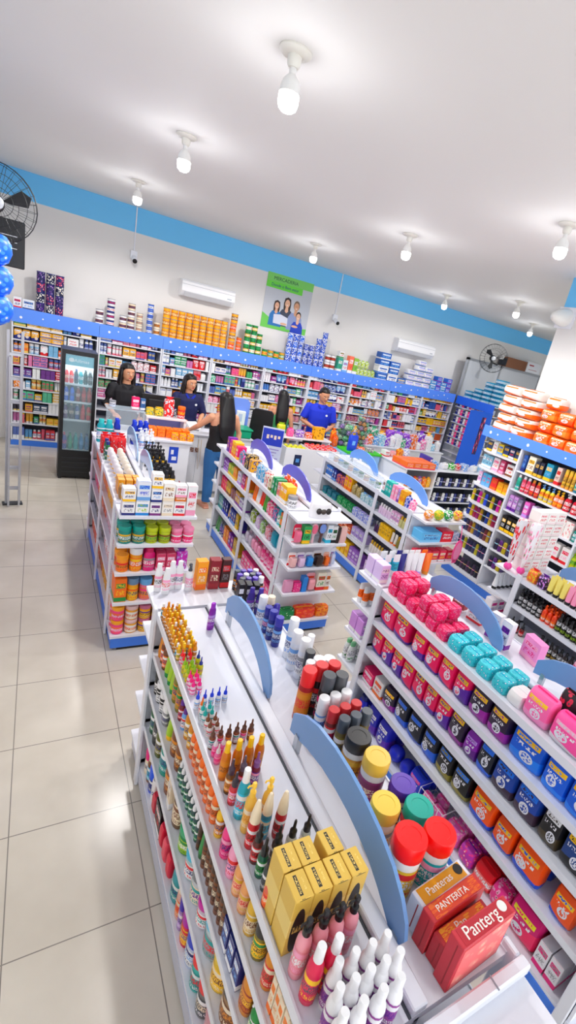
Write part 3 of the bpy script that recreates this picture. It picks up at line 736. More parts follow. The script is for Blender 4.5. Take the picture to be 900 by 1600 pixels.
far_side = [  # x, y, kind, params, colours, label
    (1.045, .690, 'carton', (.032,.05,.15), (car(BLK, WHT, WHT),), 'black carton with white lettering beside the dark crate, aisle-most of three'),
    (1.085, .680, 'carton', (.032,.05,.15), (car(BLK, WHT, GRY),), 'black carton with white lettering, middle of three'),
    (1.125, .670, 'carton', (.032,.05,.15), (car(BLK, GRY, WHT),), 'black carton with white lettering, outermost of three'),
    (1.075, .600, 'shampoo', (.022,.165), ((50,30,120), (60,36,140), lab(NAV, PUR, WHT)), 'violet bottle at the black cartons on the gondola top'),
    (1.125, .595, 'shampoo', (.022,.160), ((44,30,120), (70,50,150), lab(NAV, PUR, WHT)), 'violet bottle beside the rim of the gondola top'),
    (1.105, .510, 'aerosol', (.023,.165), ((236,240,246), WHT, lab(WHT, SKY, NAV)), 'white spray can among the navy cans'),
    (1.158, .525, 'aerosol', (.020,.150), ((70,60,60), CRM, lab(BLK, AMB, WHT)), 'cream-capped dark can at the outer rim'),
    (1.105, .430, 'aerosol', (.020,.150), ((36,44,120), (50,50,140), lab(NAV, SKY, LPK)), 'navy spray can with pale print near the white can'),
    (1.158, .450, 'deo', (.020,.15), ((60,50,140), (60,50,150), lab(NAV, LIL, WHT)), 'round-capped violet bottle at the outer rim'),
    (1.105, .370, 'aerosol', (.021,.165), ((34,44,124), (56,56,150), lab(NAV, SKY, WHT)), 'navy spray can, first of the taller pair'),
    (1.112, .310, 'aerosol', (.021,.165), ((34,44,130), (64,60,160), lab(NAV, SKY, WHT)), 'navy spray can, second of the taller pair'),
    (1.140, .215, 'aerosol', (.024,.215), ((240,243,248), WHT, lab(WHT, SKY, NAV)), 'tallest white spray can next to the navy pair'),
    (1.120, .130, 'aerosol', (.024,.205), ((238,242,248), WHT, lab(WHT, SKY, GRY)), 'white spray can, second after the navy pair'),
    (1.128, .065, 'aerosol', (.023,.205), ((236,240,248), WHT, lab(WHT, GRY, NAV)), 'white spray can beside the black one'),
    (1.172, .095, 'aerosol', (.017,.200), ((236,240,248), WHT, lab(WHT, RED, NAV)), 'slim white spray can at the outer rim'),
    (1.122, .000, 'aerosol', (.023,.190), ((24,26,30), (34,36,42), lab(BLK, GRY, WHT)), 'black spray can between white cans and red hairspray'),
    (1.070, -.095, 'aerosol', (.020,.215), ((235,235,238), WHT, lab(WHT, GRY, NAV)), 'white can behind the large red hairspray'),
    (1.118, -.085, 'aerosol', (.027,.215), ((230,230,234), WHT, lab(WHT, GRY, RED)), 'wide white-capped can behind the red hairsprays'),
    (1.172, -.080, 'aerosol', (.027,.205), ((230,230,234), WHT, lab(WHT, GRY, RED)), 'wide white-capped can at the rim behind the red hairsprays'),
    (1.022, -.172, 'aerosol', (.030,.245), ((150,20,30), (214,36,40), lab((206,120,20), AMB, RED)), 'large red hairspray with ochre label, facing the crescent sign'),
    (1.090, -.150, 'aerosol', (.028,.240), ((40,10,14), (200,44,48), lab(BLK, RED, WHT)), 'large red-capped hairspray, middle of the row'),
    (1.152, -.150, 'aerosol', (.028,.235), ((60,20,20), (200,46,50), lab(BLK, RED, WHT)), 'large red-capped hairspray at the rim'),
    (1.090, -.215, 'aerosol', (.028,.240), ((26,24,26), (72,76,82), lab(BLK, MAG, WHT)), 'large grey-capped hairspray, inner one'),
    (1.152, -.215, 'aerosol', (.028,.230), ((30,28,30), (82,84,88), lab(BLK, GRY, WHT)), 'large grey-capped hairspray at the rim'),
]
for k, (pre, c1, c2, l2, y0, h) in enumerate([('white', WHT, WHT, SKY, -.278, .19), ('red-capped', (120,40,44), (190,50,54), RED, -.340, .185), ('grey-capped', (110,96,50), (74,80,88), OLV, -.400, .195)]):
    for a, nm in enumerate(('inner', 'middle', 'outer')):
        far_side.append((1.046+.010*k+.053*a, y0+.004*a, 'aerosol', (.0225, h), (c1, c2, lab(l2, WHT, NAV)), f'{nm} {pre} hairspray of the small-can block before the cream jars'))
far_side += [
    (1.082, -.480, 'jar', (.046,.185), ((238,236,230), (34,34,36), lab((206,150,50), GLD, BRN)), 'large white jar with black lid and golden label'),
    (1.094, -.583, 'jar', (.046,.190), ((238,234,236), (240,200,90), lab((140,44,110), (120,30,90), CRM)), 'large jar with yellow lid and plum label'),
    (1.148, -.678, 'jar', (.044,.150), ((236,234,240), (84,44,160), lab(NAV, WHT, SKY)), 'large jar with violet lid'),
    (1.136, -.775, 'jar', (.046,.165), ((200,60,60), (10,168,152), lab(RED, WHT, CRM)), 'large jar with teal lid'),
    (1.028, -.735, 'jar', (.047,.175), ((240,236,226), (246,214,96), lab(CRM, GRY, AMB)), 'large pale jar with yellow lid standing before the red-lidded jars'),
    (1.118, -.885, 'jar', (.048,.200), ((225,230,232), (226,20,20), lab((40,170,175), LPK, WHT)), 'large red-lidded jar with teal label'),
    (1.010, -.872, 'jar', (.049,.215), ((240,238,234), (228,14,16), lab((238,200,70), RED, WHT)), 'large red-lidded jar with yellow label'),
]
for x, y, k, p, c, l in far_side: put(k, p, c, (x, y, YE), rnd.uniform(-.1, .1), l, 'sprays and jars on the gondola top', False)
# ------------------------------------------------------------ soap tub gondola
EX = .597
run((EX, 1.948, LV[3]), 0, .54, 'soap gondola fourth end shelf', [
    ('jar', (.044, .135), ((10,130,120), (16,150,138), lab((10,120,110), GLD, WHT)), 2, 'teal tub', dict(rows=2)),
    ('jar', (.043, .125), ((190,205,30), (196,212,40), lab((170,190,30), BRN, GRN)), 2, 'lime tub', dict(rows=2)),
    ('jar', (.041, .120), ((236,120,160), (240,150,185), lab(PNK, WHT, RED)), 2, 'pink tub', dict(rows=2))], lite=False, end='aisle corner')
run((EX, 1.948, LV[2]), 0, .54, 'soap gondola third end shelf', [
    ('jar', (.043, .135), ((236,150,20), (240,160,30), lab((230,130,20), RED, BRN)), 1, 'short orange tub', dict(rows=2)),
    ('jar', (.045, .190), ((236,160,30), (236,238,240), lab(ORG, YEL, WHT)), 1, 'tall orange tub, white lid', dict(rows=2)),
    ('shampoo', (.042, .19), (MAG, (190,20,90), lab(MAG, GRY, WHT)), 1, 'flat magenta bottle', dict(rows=2)),
    ('carton', (.07, .07, .15), (car((200,60,100), LPK, WHT),), 2, 'rose carton', dict(rows=2)),
    ('bag', (.09, .06, .18), (sp((190,30,170), LIL, WHT), PUR), 1, 'violet pouch')], lite=False, end='aisle corner')
run((EX, 1.948, LV[1]), 0, .54, 'soap gondola second end shelf', [
    ('carton', (.085, .08, .20), ((ORG, GRN, YEL, 'carton'),), 1, 'orange and green carton', dict(rows=2)),
    ('jar', (.043, .19), ((240,170,20), (110,140,170), lab(YEL, ORG, NAV)), 1, 'yellow tub, slate lid', dict(rows=2)),
    ('jar', (.046, .18), ((226,120,150), (110,170,220), lab((230,140,60), PNK, NAV)), 1, 'pink tub, sky blue lid', dict(rows=2)),
    ('jar', (.043, .18), ((240,170,20), ORG, lab(YEL, ORG, NAV)), 2, 'yellow tub', dict(rows=2))], lite=False, end='aisle corner')
run((EX, 1.948, LV[0]), 0, .54, 'soap gondola base end shelf', [
    ('jar', (.045, .12), ((236,80,140), (240,170,40), lab(PNK, ORG, WHT)), 1, 'pink and orange tub', dict(rows=2, stack=2)),
    ('jar', (.047, .12), ((236,170,40), (232,200,200), lab(CRM, WHT, RED)), 1, 'cream tub, pale lid', dict(rows=2, stack=2)),
    ('jar', (.044, .12), ((240,170,30), (190,110,140), lab(YEL, PUR, BRN)), 3, 'yellow tub, mauve lid', dict(rows=2, stack=2))], lite=False, end='aisle corner')
SG = 'soap gondola end top'
cx = .600
for w, cells, d in ((.092, [(car(WHT, NAV, GRY), .105), (car(WHT, YEL, NAV), .10)], 'aisle-corner white carton with navy strips'), (.098, [(car(WHT, (40,130,200), LIM), .115), (car((236,240,250), SKY, (30,70,200)), .15)], 'white and blue carton'),
             (.082, [(car(WHT, (120,50,120), NAV), .105), (car(WHT, NAV, SKY), .105), (car(WHT, YEL, NAV), .11)], 'white carton with navy print'),
             (.088, [(car((246,244,240), CRM, GRY), .115), (car((246,244,240), CRM, BRN), .14)], 'plain white bottle carton'), (.088, [(car(WHT, RED, NAV), .11), (car((200,110,30), WHT, AMB), .04), (car(WHT, LPK, BRN), .09)], 'white carton with amber strip'),
             (.078, [(car(WHT, LPK, RED), .245)], 'tall narrow white carton')):
    z = Z5
    for k, (c, h) in enumerate(cells):
        put('carton', (w-.006, .085, h), (c,), (cx+w/2, 1.998, z), rnd.uniform(-.03, .03), f'{d}, {("bottom", "second", "top")[k] if len(cells) > 1 else "single"} of its column, {SG}', 'white cartons on the soap gondola end', False)
        z += h + .0012
    cx += w
grid('pump', (.022, .20), ((30,60,190), (30,70,210), lab(NAV, WHT, SKY)), [.715, .765], [2.09], 'blue pump bottle behind cartons', 'on ' + SG)
ST = 'from aisle corner of soap gondola top'
grid('carton', (.05, .07, .12), (car((226,160,40), AMB, CRM),), [.652, .71, .768], [2.42, 2.50], 'amber carton', ST, rz=0)
grid('bag', (.07, .05, .12), (mat((150,110,50), .4), OLV), [.645], [2.30], 'brown pouch', ST)
grid('deo', (.035, .14), [(WHT, WHT, lab(WHT, YEL, GRY)), (WHT, (244,236,220), lab(WHT, GRY, YEL))], [.66, .74], seq(2.62, 3.22, 6), 'white bottle', ST, rz=R(-60))
grid('shampoo', (.036, .17), ((30,110,60), NAV, lab(GRN, WHT, NAV)), [.645], [3.32, 3.42], 'green navy bottle', ST)
grid('bag', (.075, .06, .19), (sp(RED, (180,10,20), WHT), RED), [.645, .72, .79], [3.60, 3.52], 'red pouch', ST, rz=0)
grid('shampoo', (.040, .24), ((20,160,170), (60,190,190), lab(WHT, TEA, SKY)), [.640, .715], [3.92], 'teal refill bottle', ST, rz=0)
grid('shampoo', (.030, .25), ((20,50,160), (24,60,190), lab(NAV, WHT, SKY)), [.792, .96, 1.02, 1.075], [3.985, 3.92], 'navy shampoo bottle', ST, rz=0)
grid('pump', (.024, .22), (WHT, WHT, lab(WHT, SKY, PUR)), [1.0, 1.05, 1.1], [3.78, 3.68], 'white violet-print bottle', ST)
grid('pump', (.024, .21), ((20,20,22), BLK, lab(BLK, GLD, AMB)), [.975, 1.03, 1.085], [3.30, 3.18, 3.06], 'black pump bottle', ST)
grid('spraycap', (.024, .14), ((24,22,22), BLK, lab(BLK, GLD, WHT)), [.99, 1.04, 1.09], [2.94, 2.84, 2.74, 2.64], 'black short bottle', ST)
grid('tube', (.022, .12), ((150,30,60), (110,20,40)), [1.0, 1.05, 1.1], [2.42], 'burgundy tube', ST)
for zi, lst in ((3, [((200,70,50), ORG, RED), ((220,130,60), RED, CRM), (ORG, AMB, CRM), (YEL, AMB, BRN), (CRM, LIL, GRY)]), (2, [((200,20,110), MAG, WHT), ((210,110,40), AMB, CRM), ((190,90,60), ORG, WHT), (GRY, LPK, WHT), (WHT, RED, LPK)]),
                (1, [((60,70,80), NAV, GRY), (BLK, DGR, WHT), ((90,100,110), GRY, RED), (WHT, RED, GRY), (LPK, RED, WHT)]), (0, [((190,80,40), RED, AMB), (RED, ORG, CRM), ((170,110,50), RED, YEL), ((210,150,40), YEL, RED), (YEL, ORG, CRM)])):
    run((.608, 4.02, LV[zi]), A90, 1.80, 'soap gondola ' + ('base', 'second', 'third', 'fourth')[zi] + ' side shelf', [
        ('bag', (.09, .06, .17), (sp(*c), c[0]), .36*(k+1), ('faraway', 'next', 'middle', 'later', 'last')[k] + ' coloured pouch') for k, c in enumerate(lst)])

# ------------------------------------------------------------ toy and comb gondola
bx, by = 1.998, 4.022
CB = 'comb gondola '
VIO, HOT = (120,30,150), (226,30,110)
run((bx, by, LV[4]), A90, 1.88, CB + 'top', [
    ('carton', (.07, .10, .17), (car(VIO, PUR, YEL),), .10, 'violet carton'), ('carton', (.06, .10, .16), (car((190,30,150), MAG, YEL),), .17, 'magenta carton'),
    ('carton', (.06, .10, .17), (car(YEL, ORG, RED),), .32, 'yellow carton'), ('carton', (.08, .10, .15), (car(HOT, YEL, WHT),), .42, 'hot pink carton'),
    ('bag', (.09, .07, .14), (sp((60,150,170), HOT, WHT), SKY), .56, 'teal pouch'), ('bag', (.08, .07, .12), (sp((220,40,140), SKY, WHT), PNK), .64, 'pink pouch'),
    ('carton', (.10, .12, .15), (((20,30,50), YEL, SKY, 'spots'),), .76, 'black toy box with yellow'), ('carton', (.07, .12, .13), (((230,170,20), NAV, WHT, 'spots'),), .86, 'yellow toy box'),
    ('to', .98), ('bag', (.075, .07, .17), (sp((80,160,200), WHT, NAV), WHT), 1.20, 'light blue cow pouch'), ('bag', (.11, .07, .17), (sp((240,236,226), RED, LPK), WHT), 1.34, 'white pouch, red hearts'),
    ('carton', (.05, .10, .14), (car(CRM, OLV, BRN),), 1.42, 'cream carton'), ('carton', (.05, .10, .16), (car((20,140,90), GRN, WHT),), 1.56, 'green carton'),
    ('carton', (.06, .10, .15), (car((230,150,140), WHT, RED),), 1.63, 'salmon carton'), ('carton', (.07, .10, .17), (car((246,190,30), WHT, ORG),), 1.77, 'bright yellow carton'), ('jar', (.045, .11), (WHT, GRY, lab(WHT, GRY, BLK)), 1.87, 'white patterned pot')])
run((bx, by, LV[4]), A90, 1.88, CB + 'top behind', [('to', 1.4), ('bag', (.12, .06, .19), (sp((236,90,40), RED, WHT), ORG), 1.64, 'orange red pouch', dict(back=.13))])
run((bx, by, LV[3]), A90, 1.88, CB + 'fourth shelf', [
    ('carton', (.055, .10, .14), (car(VIO, LIL, WHT),), .17, 'violet carton', dict(rows=2)), ('carton', (.08, .10, .13), (car((170,190,30), YEL, GRN),), .36, 'lime carton', dict(rows=2)), ('carton', (.05, .10, .14), (car((240,150,20), YEL, RED),), .47, 'orange carton', dict(rows=2)),
    ('carton', (.10, .10, .14), (car((226,222,230), LIL, GRY),), .66, 'pale grey carton', dict(rows=2)), ('carton', (.045, .10, .15), (car((160,20,110), MAG, WHT),), .76, 'plum carton', dict(rows=2)), ('carton', (.035, .10, .15), (car(ORG, YEL, RED),), .86, 'slim orange carton', dict(rows=2)), ('to', 1.0),
    ('tube', (.024, .16), (ORG, ORG), 1.10, 'orange tube', dict(rows=2)), ('tube', (.022, .15), (WHT, CRM), 1.20, 'white tube', dict(rows=2)), ('tube', (.024, .15), ((220,60,30), WHT), 1.30, 'red tube', dict(rows=2)), ('tube', (.024, .15), ((90,160,60), GRN), 1.40, 'green tube', dict(rows=2)),
    ('bag', (.07, .06, .15), (sp((226,70,120), WHT, CRM), PNK), 1.55, 'pink dotted pouch', dict(rows=2)), ('bag', (.08, .06, .15), (sp((60,120,160), PNK, WHT), TEA), 1.64, 'blue dotted pouch', dict(rows=2)), ('shampoo', (.04, .16), ((60,180,190), CYN, lab(WHT, TEA, GRN)), 1.74, 'aqua bottle', dict(rows=2)), ('carton', (.05, .10, .15), (car(ORG, GRN, YEL),), 1.87, 'orange green carton', dict(rows=2))])
run((bx, by, LV[2]), A90, 1.88, CB + 'third shelf', [
    ('carton', (.055, .08, .15), (car(HOT, RED, YEL),), .20, 'crimson carton', dict(rows=2)), ('carton', (.07, .08, .15), (car((220,170,30), BRN, YEL),), .36, 'golden carton', dict(rows=2)), ('bag', (.08, .06, .14), (sp((150,90,60), PUR, YEL), BRN), .54, 'brown violet pouch', dict(rows=2)), ('carton', (.07, .08, .15), (car((210,160,40), VIO, WHT),), .68, 'mustard carton', dict(rows=2)), ('carton', (.08, .08, .12), (car((210,210,220), VIO, GRY),), .86, 'grey violet carton', dict(rows=2)), ('to', 1.0),
    ('bag', (.09, .07, .15), (sp((160,180,60), WHT, LIL), LIM), 1.18, 'lime white pouch', dict(rows=2)), ('bag', (.08, .07, .15), (sp((226,190,226), WHT, PUR), LIL), 1.30, 'lilac white pouch', dict(rows=2)), ('bag', (.07, .07, .14), (sp((150,190,110), WHT, GRN), LIM), 1.42, 'green white pouch', dict(rows=2)), ('bag', (.10, .07, .16), (sp((238,190,205), RED, WHT), LPK), 1.60, 'pink white pouch', dict(rows=2)), ('pack', (.11, .09, .15), (mat((20,150,175), .3), TEA), 1.87, 'teal bag', dict(rows=2))])
run((bx, by, LV[1]), A90, 1.88, CB + 'second shelf', [
    ('carton', (.05, .08, .16), (car((120,170,170), TEA, WHT),), .16, 'grey teal carton', dict(rows=2)), ('carton', (.05, .08, .17), (car(NAV, (40,60,190), WHT),), .36, 'navy carton', dict(rows=2)), ('tube', (.025, .17), ((220,190,150), NAV), .44, 'beige tube', dict(rows=2)), ('carton', (.05, .08, .16), (car((40,50,150), SKY, YEL),), .64, 'royal blue carton', dict(rows=2)), ('carton', (.08, .08, .17), (car((220,180,40), YEL, NAV),), .76, 'yellow carton', dict(rows=2)), ('carton', (.05, .08, .15), (car((40,40,120), PUR, WHT),), .86, 'indigo carton', dict(rows=2)), ('to', 1.0),
    ('card', (.09, .05, .17), (car((200,190,200), WHT, LPK), (210,200,215)), 1.2, 'clear pink-backed blister', dict(rows=2)), ('card', (.08, .05, .17), (car(PNK, BRN, WHT), LPK), 1.45, 'pink blister', dict(rows=2)), ('shampoo', (.04, .17), (PNK, LPK, lab(LPK, WHT, MAG)), 1.87, 'pink bottle', dict(rows=2))])
run((bx, by, LV[0]), A90, 1.88, CB + 'base shelf', [
    ('tube', (.03, .17), ((100,150,100), GRN), .16, 'green tube', dict(rows=2)), ('shampoo', (.032, .17), ((110,120,160), GRY, lab(NAV, WHT, LIL)), .34, 'slate bottle', dict(rows=2)), ('carton', (.08, .08, .18), (car((226,130,30), ORG, YEL),), .52, 'orange carton', dict(rows=2)), ('carton', (.07, .08, .18), (car(VIO, MAG, WHT),), .70, 'violet carton', dict(rows=2)), ('carton', (.08, .08, .19), (car((200,160,30), YEL, NAV),), .86, 'mustard carton', dict(rows=2)), ('to', 1.0), ('carton', (.08, .08, .17), (car(PNK, LPK, WHT),), 1.87, 'pink carton', dict(rows=2))])
CE = 'comb gondola end '
run((1.99, 1.888, LV[3]), 0, .54, CE + 'fourth shelf', [
    ('card', (.075, .06, .17), (car((214,40,80), WHT, RED), (230,120,150)), 1, 'crimson blister'), ('carton', (.075, .06, .17), (car((50,170,100), YEL, BLK),), 1, 'green carton, yellow duck'), ('brush', (.07, .05, .19), ((240,200,210), (240,120,150)), 1, 'white and rose hairbrush'), ('brush', (.08, .05, .20), ((90,60,60), (130,160,226)), 1, 'brown and blue oval hairbrush'),
    ('carton', (.055, .06, .18), (car((240,244,250), CYN, BLK),), 1, 'white card, blue star'), ('carton', (.05, .06, .17), (car((240,242,244), BLK, GRN),), 1, 'white card, dark knob'), ('carton', (.03, .06, .16), (mat((40,28,24), .4), BRN), 1, 'dark brown carton'), ('pack', (.075, .06, .16), (mat((240,200,195), .4), CRM), 1, 'pale pink pack')], lite=False, end='aisle corner')
run((1.99, 1.888, LV[2]), 0, .54, CE + 'third shelf', [
    ('card', (.08, .06, .13), (car((244,240,240), RED, ORG), (236,190,190)), 1, 'white blister, coral rings'), ('card', (.08, .06, .13), (car((240,236,244), PUR, LIL), (226,200,230)), 1, 'white blister, violet clips'), ('card', (.08, .06, .13), (car(WHT, SKY, RED), (50,140,210)), 1, 'white blister, blue disc'), ('card', (.10, .07, .14), (car(WHT, BRN, BLK), (50,34,28)), 1, 'white blister, dark hair bun'), ('card', (.06, .05, .13), (car((240,200,180), ORG, WHT), (236,120,50)), 1, 'clear blister, orange grips'), ('card', (.05, .04, .17), (car((240,240,250), SKY, RED), (210,220,245)), 1, 'white blister with red bead')], lite=False, end='aisle corner')
run((1.99, 1.888, LV[1]), 0, .54, CE + 'second shelf', [
    ('pack', (.09, .06, .12), (mat((220,160,190), .35), LPK), 1, 'mauve pack'), ('pack', (.08, .07, .10), (sp((226,60,140), PNK, WHT), PNK), 1, 'hot pink pack'), ('carton', (.05, .06, .15), (mat((40,130,210), .3), SKY), 1, 'bright blue box'), ('card', (.09, .06, .17), (car((244,180,190), RED, ORG), (240,170,180)), 1, 'pink blister, orange clips'), ('carton', (.09, .07, .19), (car((238,236,220), RED, GRN),), 1, 'cream carton, red brush'), ('carton', (.05, .06, .19), (car((245,242,236), ORG, BRN),), 1, 'white card, orange comb')], lite=False, end='aisle corner')
run((2.0, 1.888, LV[0]), 0, .54, CE + 'base shelf', [
    ('pack', (.16, .10, .10), (sp((20,120,70), GRN, WHT), GRN), 1, 'green pack'), ('pack', (.22, .12, .10), (sp((220,60,40), ORG, MAG), YEL), 1, 'red and orange snack pack'), ('pack', (.14, .10, .10), (sp((240,150,40), RED, YEL), ORG), 1, 'orange pack')], lite=False, end='aisle corner')
mk = thing('toy_mask', 'round white hair ring with dark openings on the end top of the comb gondola', 'toy', (2.24, 1.99, Z5), 0)
part('ring_body', [lathe([(.105, 0), (.11, .02), (.11, .10), (.09, .13), (.04, .14)], 26, 1, .55)], mat((240,240,242), .3), mk, True)
for a, c in ((-.045, (40,36,34)), (.0, (70,64,60)), (.05, (36,34,34))):
    part('dark_opening', [move(lathe([(.026, 0), (.028, .006), (.02, .009)], 14), Matrix.Translation((a, -.055, .07)) @ Matrix.Rotation(R(80), 4, 'X'))], mat(c, .3), mk, True)

# ------------------------------------------------------------ sanitary pad gondola
px_, py_ = 2.080, .715
PG = 'pad gondola '
PKR = (226, 22, 96); P1 = (PKR, YEL, (90,40,150), 'pack'); P2 = ((220,30,100), (236,110,150), (130,20,70), 'spots')
DP = ((40,26,52), YEL, (150,40,150), 'pack'); BP = ((26,30,44), (60,120,220), (40,100,210), 'pack'); BB = ((24,92,200), YEL, (40,130,230), 'pack'); OP = ((236,92,20), YEL, (30,80,200), 'pack')
run((px_, py_, LV[4]), A90, 1.80, PG + 'top', [
    ('pack', (.085, .12, .075), (P2, PKR), .60, 'pink pad pack', dict(stack=lambda i: 2 if i % 3 != 2 else 1, rows=2)), ('pack', (.095, .13, .075), (((70,196,206), (40,170,190), WHT, 'spots'), CYN), 1.06, 'turquoise pad pack', dict(rows=2, stack=lambda i: 1)),
    ('pack', (.095, .13, .07), (mat((236,236,236), .4), WHT), 1.15, 'white cloth pack'), ('pack', (.14, .105, .16), (((240,112,170), YEL, (236,150,195), 'pack'), PNK), 1.30, 'light pink pad pack, yellow strip'), ('pack', (.17, .105, .15), (((240,90,160), LPK, (220,215,222), 'pack'), PNK), 1.49, 'large rose pad pack'), ('pack', (.15, .105, .10), (mat((240,228,232), .4), LPK), 1.66, 'white diaper pack, pink band'), ('pack', (.12, .12, .14), (P1, PKR), 1.80, 'deep pink pad pack')], lite=False)
run((px_, py_, LV[4]), A90, 1.80, PG + 'top behind', [('to', 1.24), ('pack', (.13, .075, .20), (((30,24,30), (200,50,80), DGR, 'spots'), BLK), 1.38, 'black pack, red flower', dict(back=.125)), ('pack', (.15, .075, .19), (mat((240,100,165), .35), PNK), 1.60, 'tall rose pack', dict(back=.125))], lite=False)
run((px_, py_, LV[3]), A90, 1.80, PG + 'fourth shelf', [
    ('pack', (.145, .12, .186), (P1, PKR), .31, 'pink pad pack', dict(rows=2, jit=2.2)), ('to', .35), ('pack', (.115, .12, .186), (P1, PKR), .87, 'crimson pad pack', dict(rows=2, jit=2.2)), ('pack', (.13, .12, .186), (DP, BLK), 1.15, 'black and violet pad pack', dict(rows=2, jit=2.2)),
    ('pack', (.185, .14, .186), (BB, (30,90,200)), 1.36, 'large blue pad pack', dict(rows=2, jit=2.2)), ('pack', (.13, .13, .186), (BB, (30,90,200)), 1.62, 'blue pad pack', dict(rows=2, jit=2.2)), ('pack', (.14, .12, .15), (mat((120,190,50), .35), LIM), 1.78, 'lime green pack', dict(rows=2, jit=2.2))], lite=False)
run((px_, py_, LV[2]), A90, 1.80, PG + 'third shelf', [
    ('pack', (.108, .12, .205), (P1, PKR), .80, 'bright pink pad pack', dict(rows=2, jit=2.2)), ('pack', (.12, .12, .205), (DP, (60,30,80)), .93, 'dark violet pad pack', dict(rows=2, jit=2.2)), ('pack', (.095, .12, .16), (((130,30,160), LIL, (90,20,120), 'pack'), PUR), 1.03, 'violet pad pack', dict(rows=2, jit=2.2)),
    ('pack', (.10, .12, .205), (BP, BLK), 1.14, 'slim blue-black pad pack', dict(rows=2, jit=2.2)), ('pack', (.135, .12, .205), (((28,66,150), (40,120,220), (60,40,60), 'pack'), NAV), 1.43, 'blue pad pack, rose oval', dict(rows=2, jit=2.2)), ('pack', (.105, .12, .205), (((20,20,24), WHT, (70,60,40), 'pack'), BLK), 1.56, 'black pad pack, white line', dict(rows=2, jit=2.2)), ('pack', (.11, .12, .205), (((24,60,120), YEL, BLK, 'pack'), NAV), 1.79, 'navy pad pack, yellow flash', dict(rows=2, jit=2.2))], lite=False)
run((px_, py_, LV[1]), A90, 1.80, PG + 'second shelf', [
    ('carton', (.12, .10, .11), (car((226,40,110), WHT, LPK),), .135, 'pink carton', dict(rows=2, jit=2.2)), ('carton', (.10, .12, .13), (car((240,238,238), ORG, RED),), .245, 'white carton, orange mark', dict(rows=2, jit=2.2)), ('pack', (.12, .12, .15), (DP, BLK), .375, 'black plum pack', dict(rows=2, jit=2.2)),
    ('pack', (.125, .12, .205), (BP, NAV), .80, 'black and blue pad pack', dict(rows=2, jit=2.2)), ('pack', (.125, .12, .205), (((22,22,24), (60,130,220), (150,140,60), 'pack'), BLK), 1.07, 'black pad pack, blue ribbon', dict(rows=2, jit=2.2)), ('pack', (.155, .13, .19), (OP, ORG), 1.26, 'large orange pad pack', dict(rows=2, jit=2.2)), ('pack', (.12, .12, .17), (OP, ORG), 1.38, 'orange pad pack', dict(rows=2, jit=2.2)), ('pack', (.16, .13, .19), (OP, ORG), 1.56, 'wide orange pad pack', dict(rows=2, jit=2.2)), ('pack', (.115, .12, .17), (OP, ORG), 1.79, 'small orange pad pack', dict(rows=2, jit=2.2))], lite=False)
run((px_, py_, LV[0]), A90, 1.80, PG + 'base shelf', [
    ('shampoo', (.048, .19), ((30,40,180), NAV, lab((30,40,190), WHT, SKY)), .14, 'royal blue bottle', dict(rows=2, jit=2.2)), ('pack', (.12, .12, .20), (((36,40,170), WHT, (90,40,170), 'pack'), NAV), .42, 'indigo pad pack', dict(rows=2, jit=2.2)), ('ball', (.055,), ((34,46,180),), .66, 'blue round pack', dict(rows=2, name='round_pack', cat='pack')), ('pack', (.12, .12, .15), (((30,60,190), (230,80,150), SKY, 'pack'), NAV), .79, 'blue pack, pink corner', dict(rows=2, jit=2.2)),
    ('to', 1.00), ('pack', (.11, .10, .12), (((236,110,190), LPK, WHT, 'spots'), PNK), 1.12, 'rosy pad pack', dict(rows=2, jit=2.2)), ('pack', (.10, .10, .11), (((190,60,170), PNK, WHT, 'spots'), PUR), 1.25, 'mauve pad pack', dict(rows=2, jit=2.2)), ('pack', (.12, .10, .13), (((200,20,36), (240,110,110), WHT, 'band'), RED), 1.37, 'red pad pack', dict(rows=2, jit=2.2)),
    ('pack', (.10, .10, .13), (((230,60,140), LPK, BRN, 'spots'), PNK), 1.47, 'pink pack, hair picture', dict(rows=2, jit=2.2)), ('pack', (.17, .12, .205), (((200,20,110), (236,226,40), (226,40,100), 'pack'), MAG), 1.66, 'large magenta pack, yellow strips', dict(rows=2, jit=2.2)), ('carton', (.06, .14, .15), (car((236,234,240), MAG, GRY),), 1.79, 'white carton, magenta edge', dict(rows=2, jit=2.2))], lite=False)
wb = thing('wire_basket', 'small white wire basket of pink packs on the base shelf of the pad gondola', 'basket', (2.155, -.175, LV[0]), 0)
wires = [tube([(-.075, a, .004), (-.075, a, .13)], .0022, 5) for a in seq(-.10, .10, 6)] + [tube([(.075, a, .004), (.075, a, .13)], .0022, 5) for a in seq(-.10, .10, 6)] + \
        [tube([(-.075, -.10, h), (-.075, .10, h), (.075, .10, h), (.075, -.10, h), (-.075, -.10, h)], .0025, 5) for h in (.004, .05, .13)]
part('wire_frame', wires, mat((236,236,240), .3), wb)
for a, b in ((-.035, -.05), (-.035, .045), (.035, 0)):
    put('pack', (.085, .05, .10), (((240,120,190), LPK, WHT, 'spots'), PNK), (2.155+a, -.175+b, LV[0]+.007), R(90), ('near', 'far', 'rear')[int(b > .02) + 2*int(a > 0)] + ' pink pack inside the small wire basket, pad gondola', 'packs in the wire basket')
PE = 'pad gondola far end '
run((2.63, 1.000, LV[4]), math.pi, .56, PE + 'top', [
    ('tube', (.026, .17), (ORG, AMB), .08, 'orange tube', dict(rows=2)), ('tube', (.024, .17), (WHT, LIL), .25, 'white tube', dict(rows=2)), ('tube', (.024, .17), ((40,40,120), NAV), .31, 'navy tube', dict(rows=2)), ('tube', (.026, .17), (bd(WHT, CYN, TEA), WHT), .46, 'white and teal tube', dict(rows=2)), ('carton', (.075, .09, .14), (car((222,200,240), WHT, PUR),), .55, 'pale lilac carton', dict(rows=2))], end='pad side')
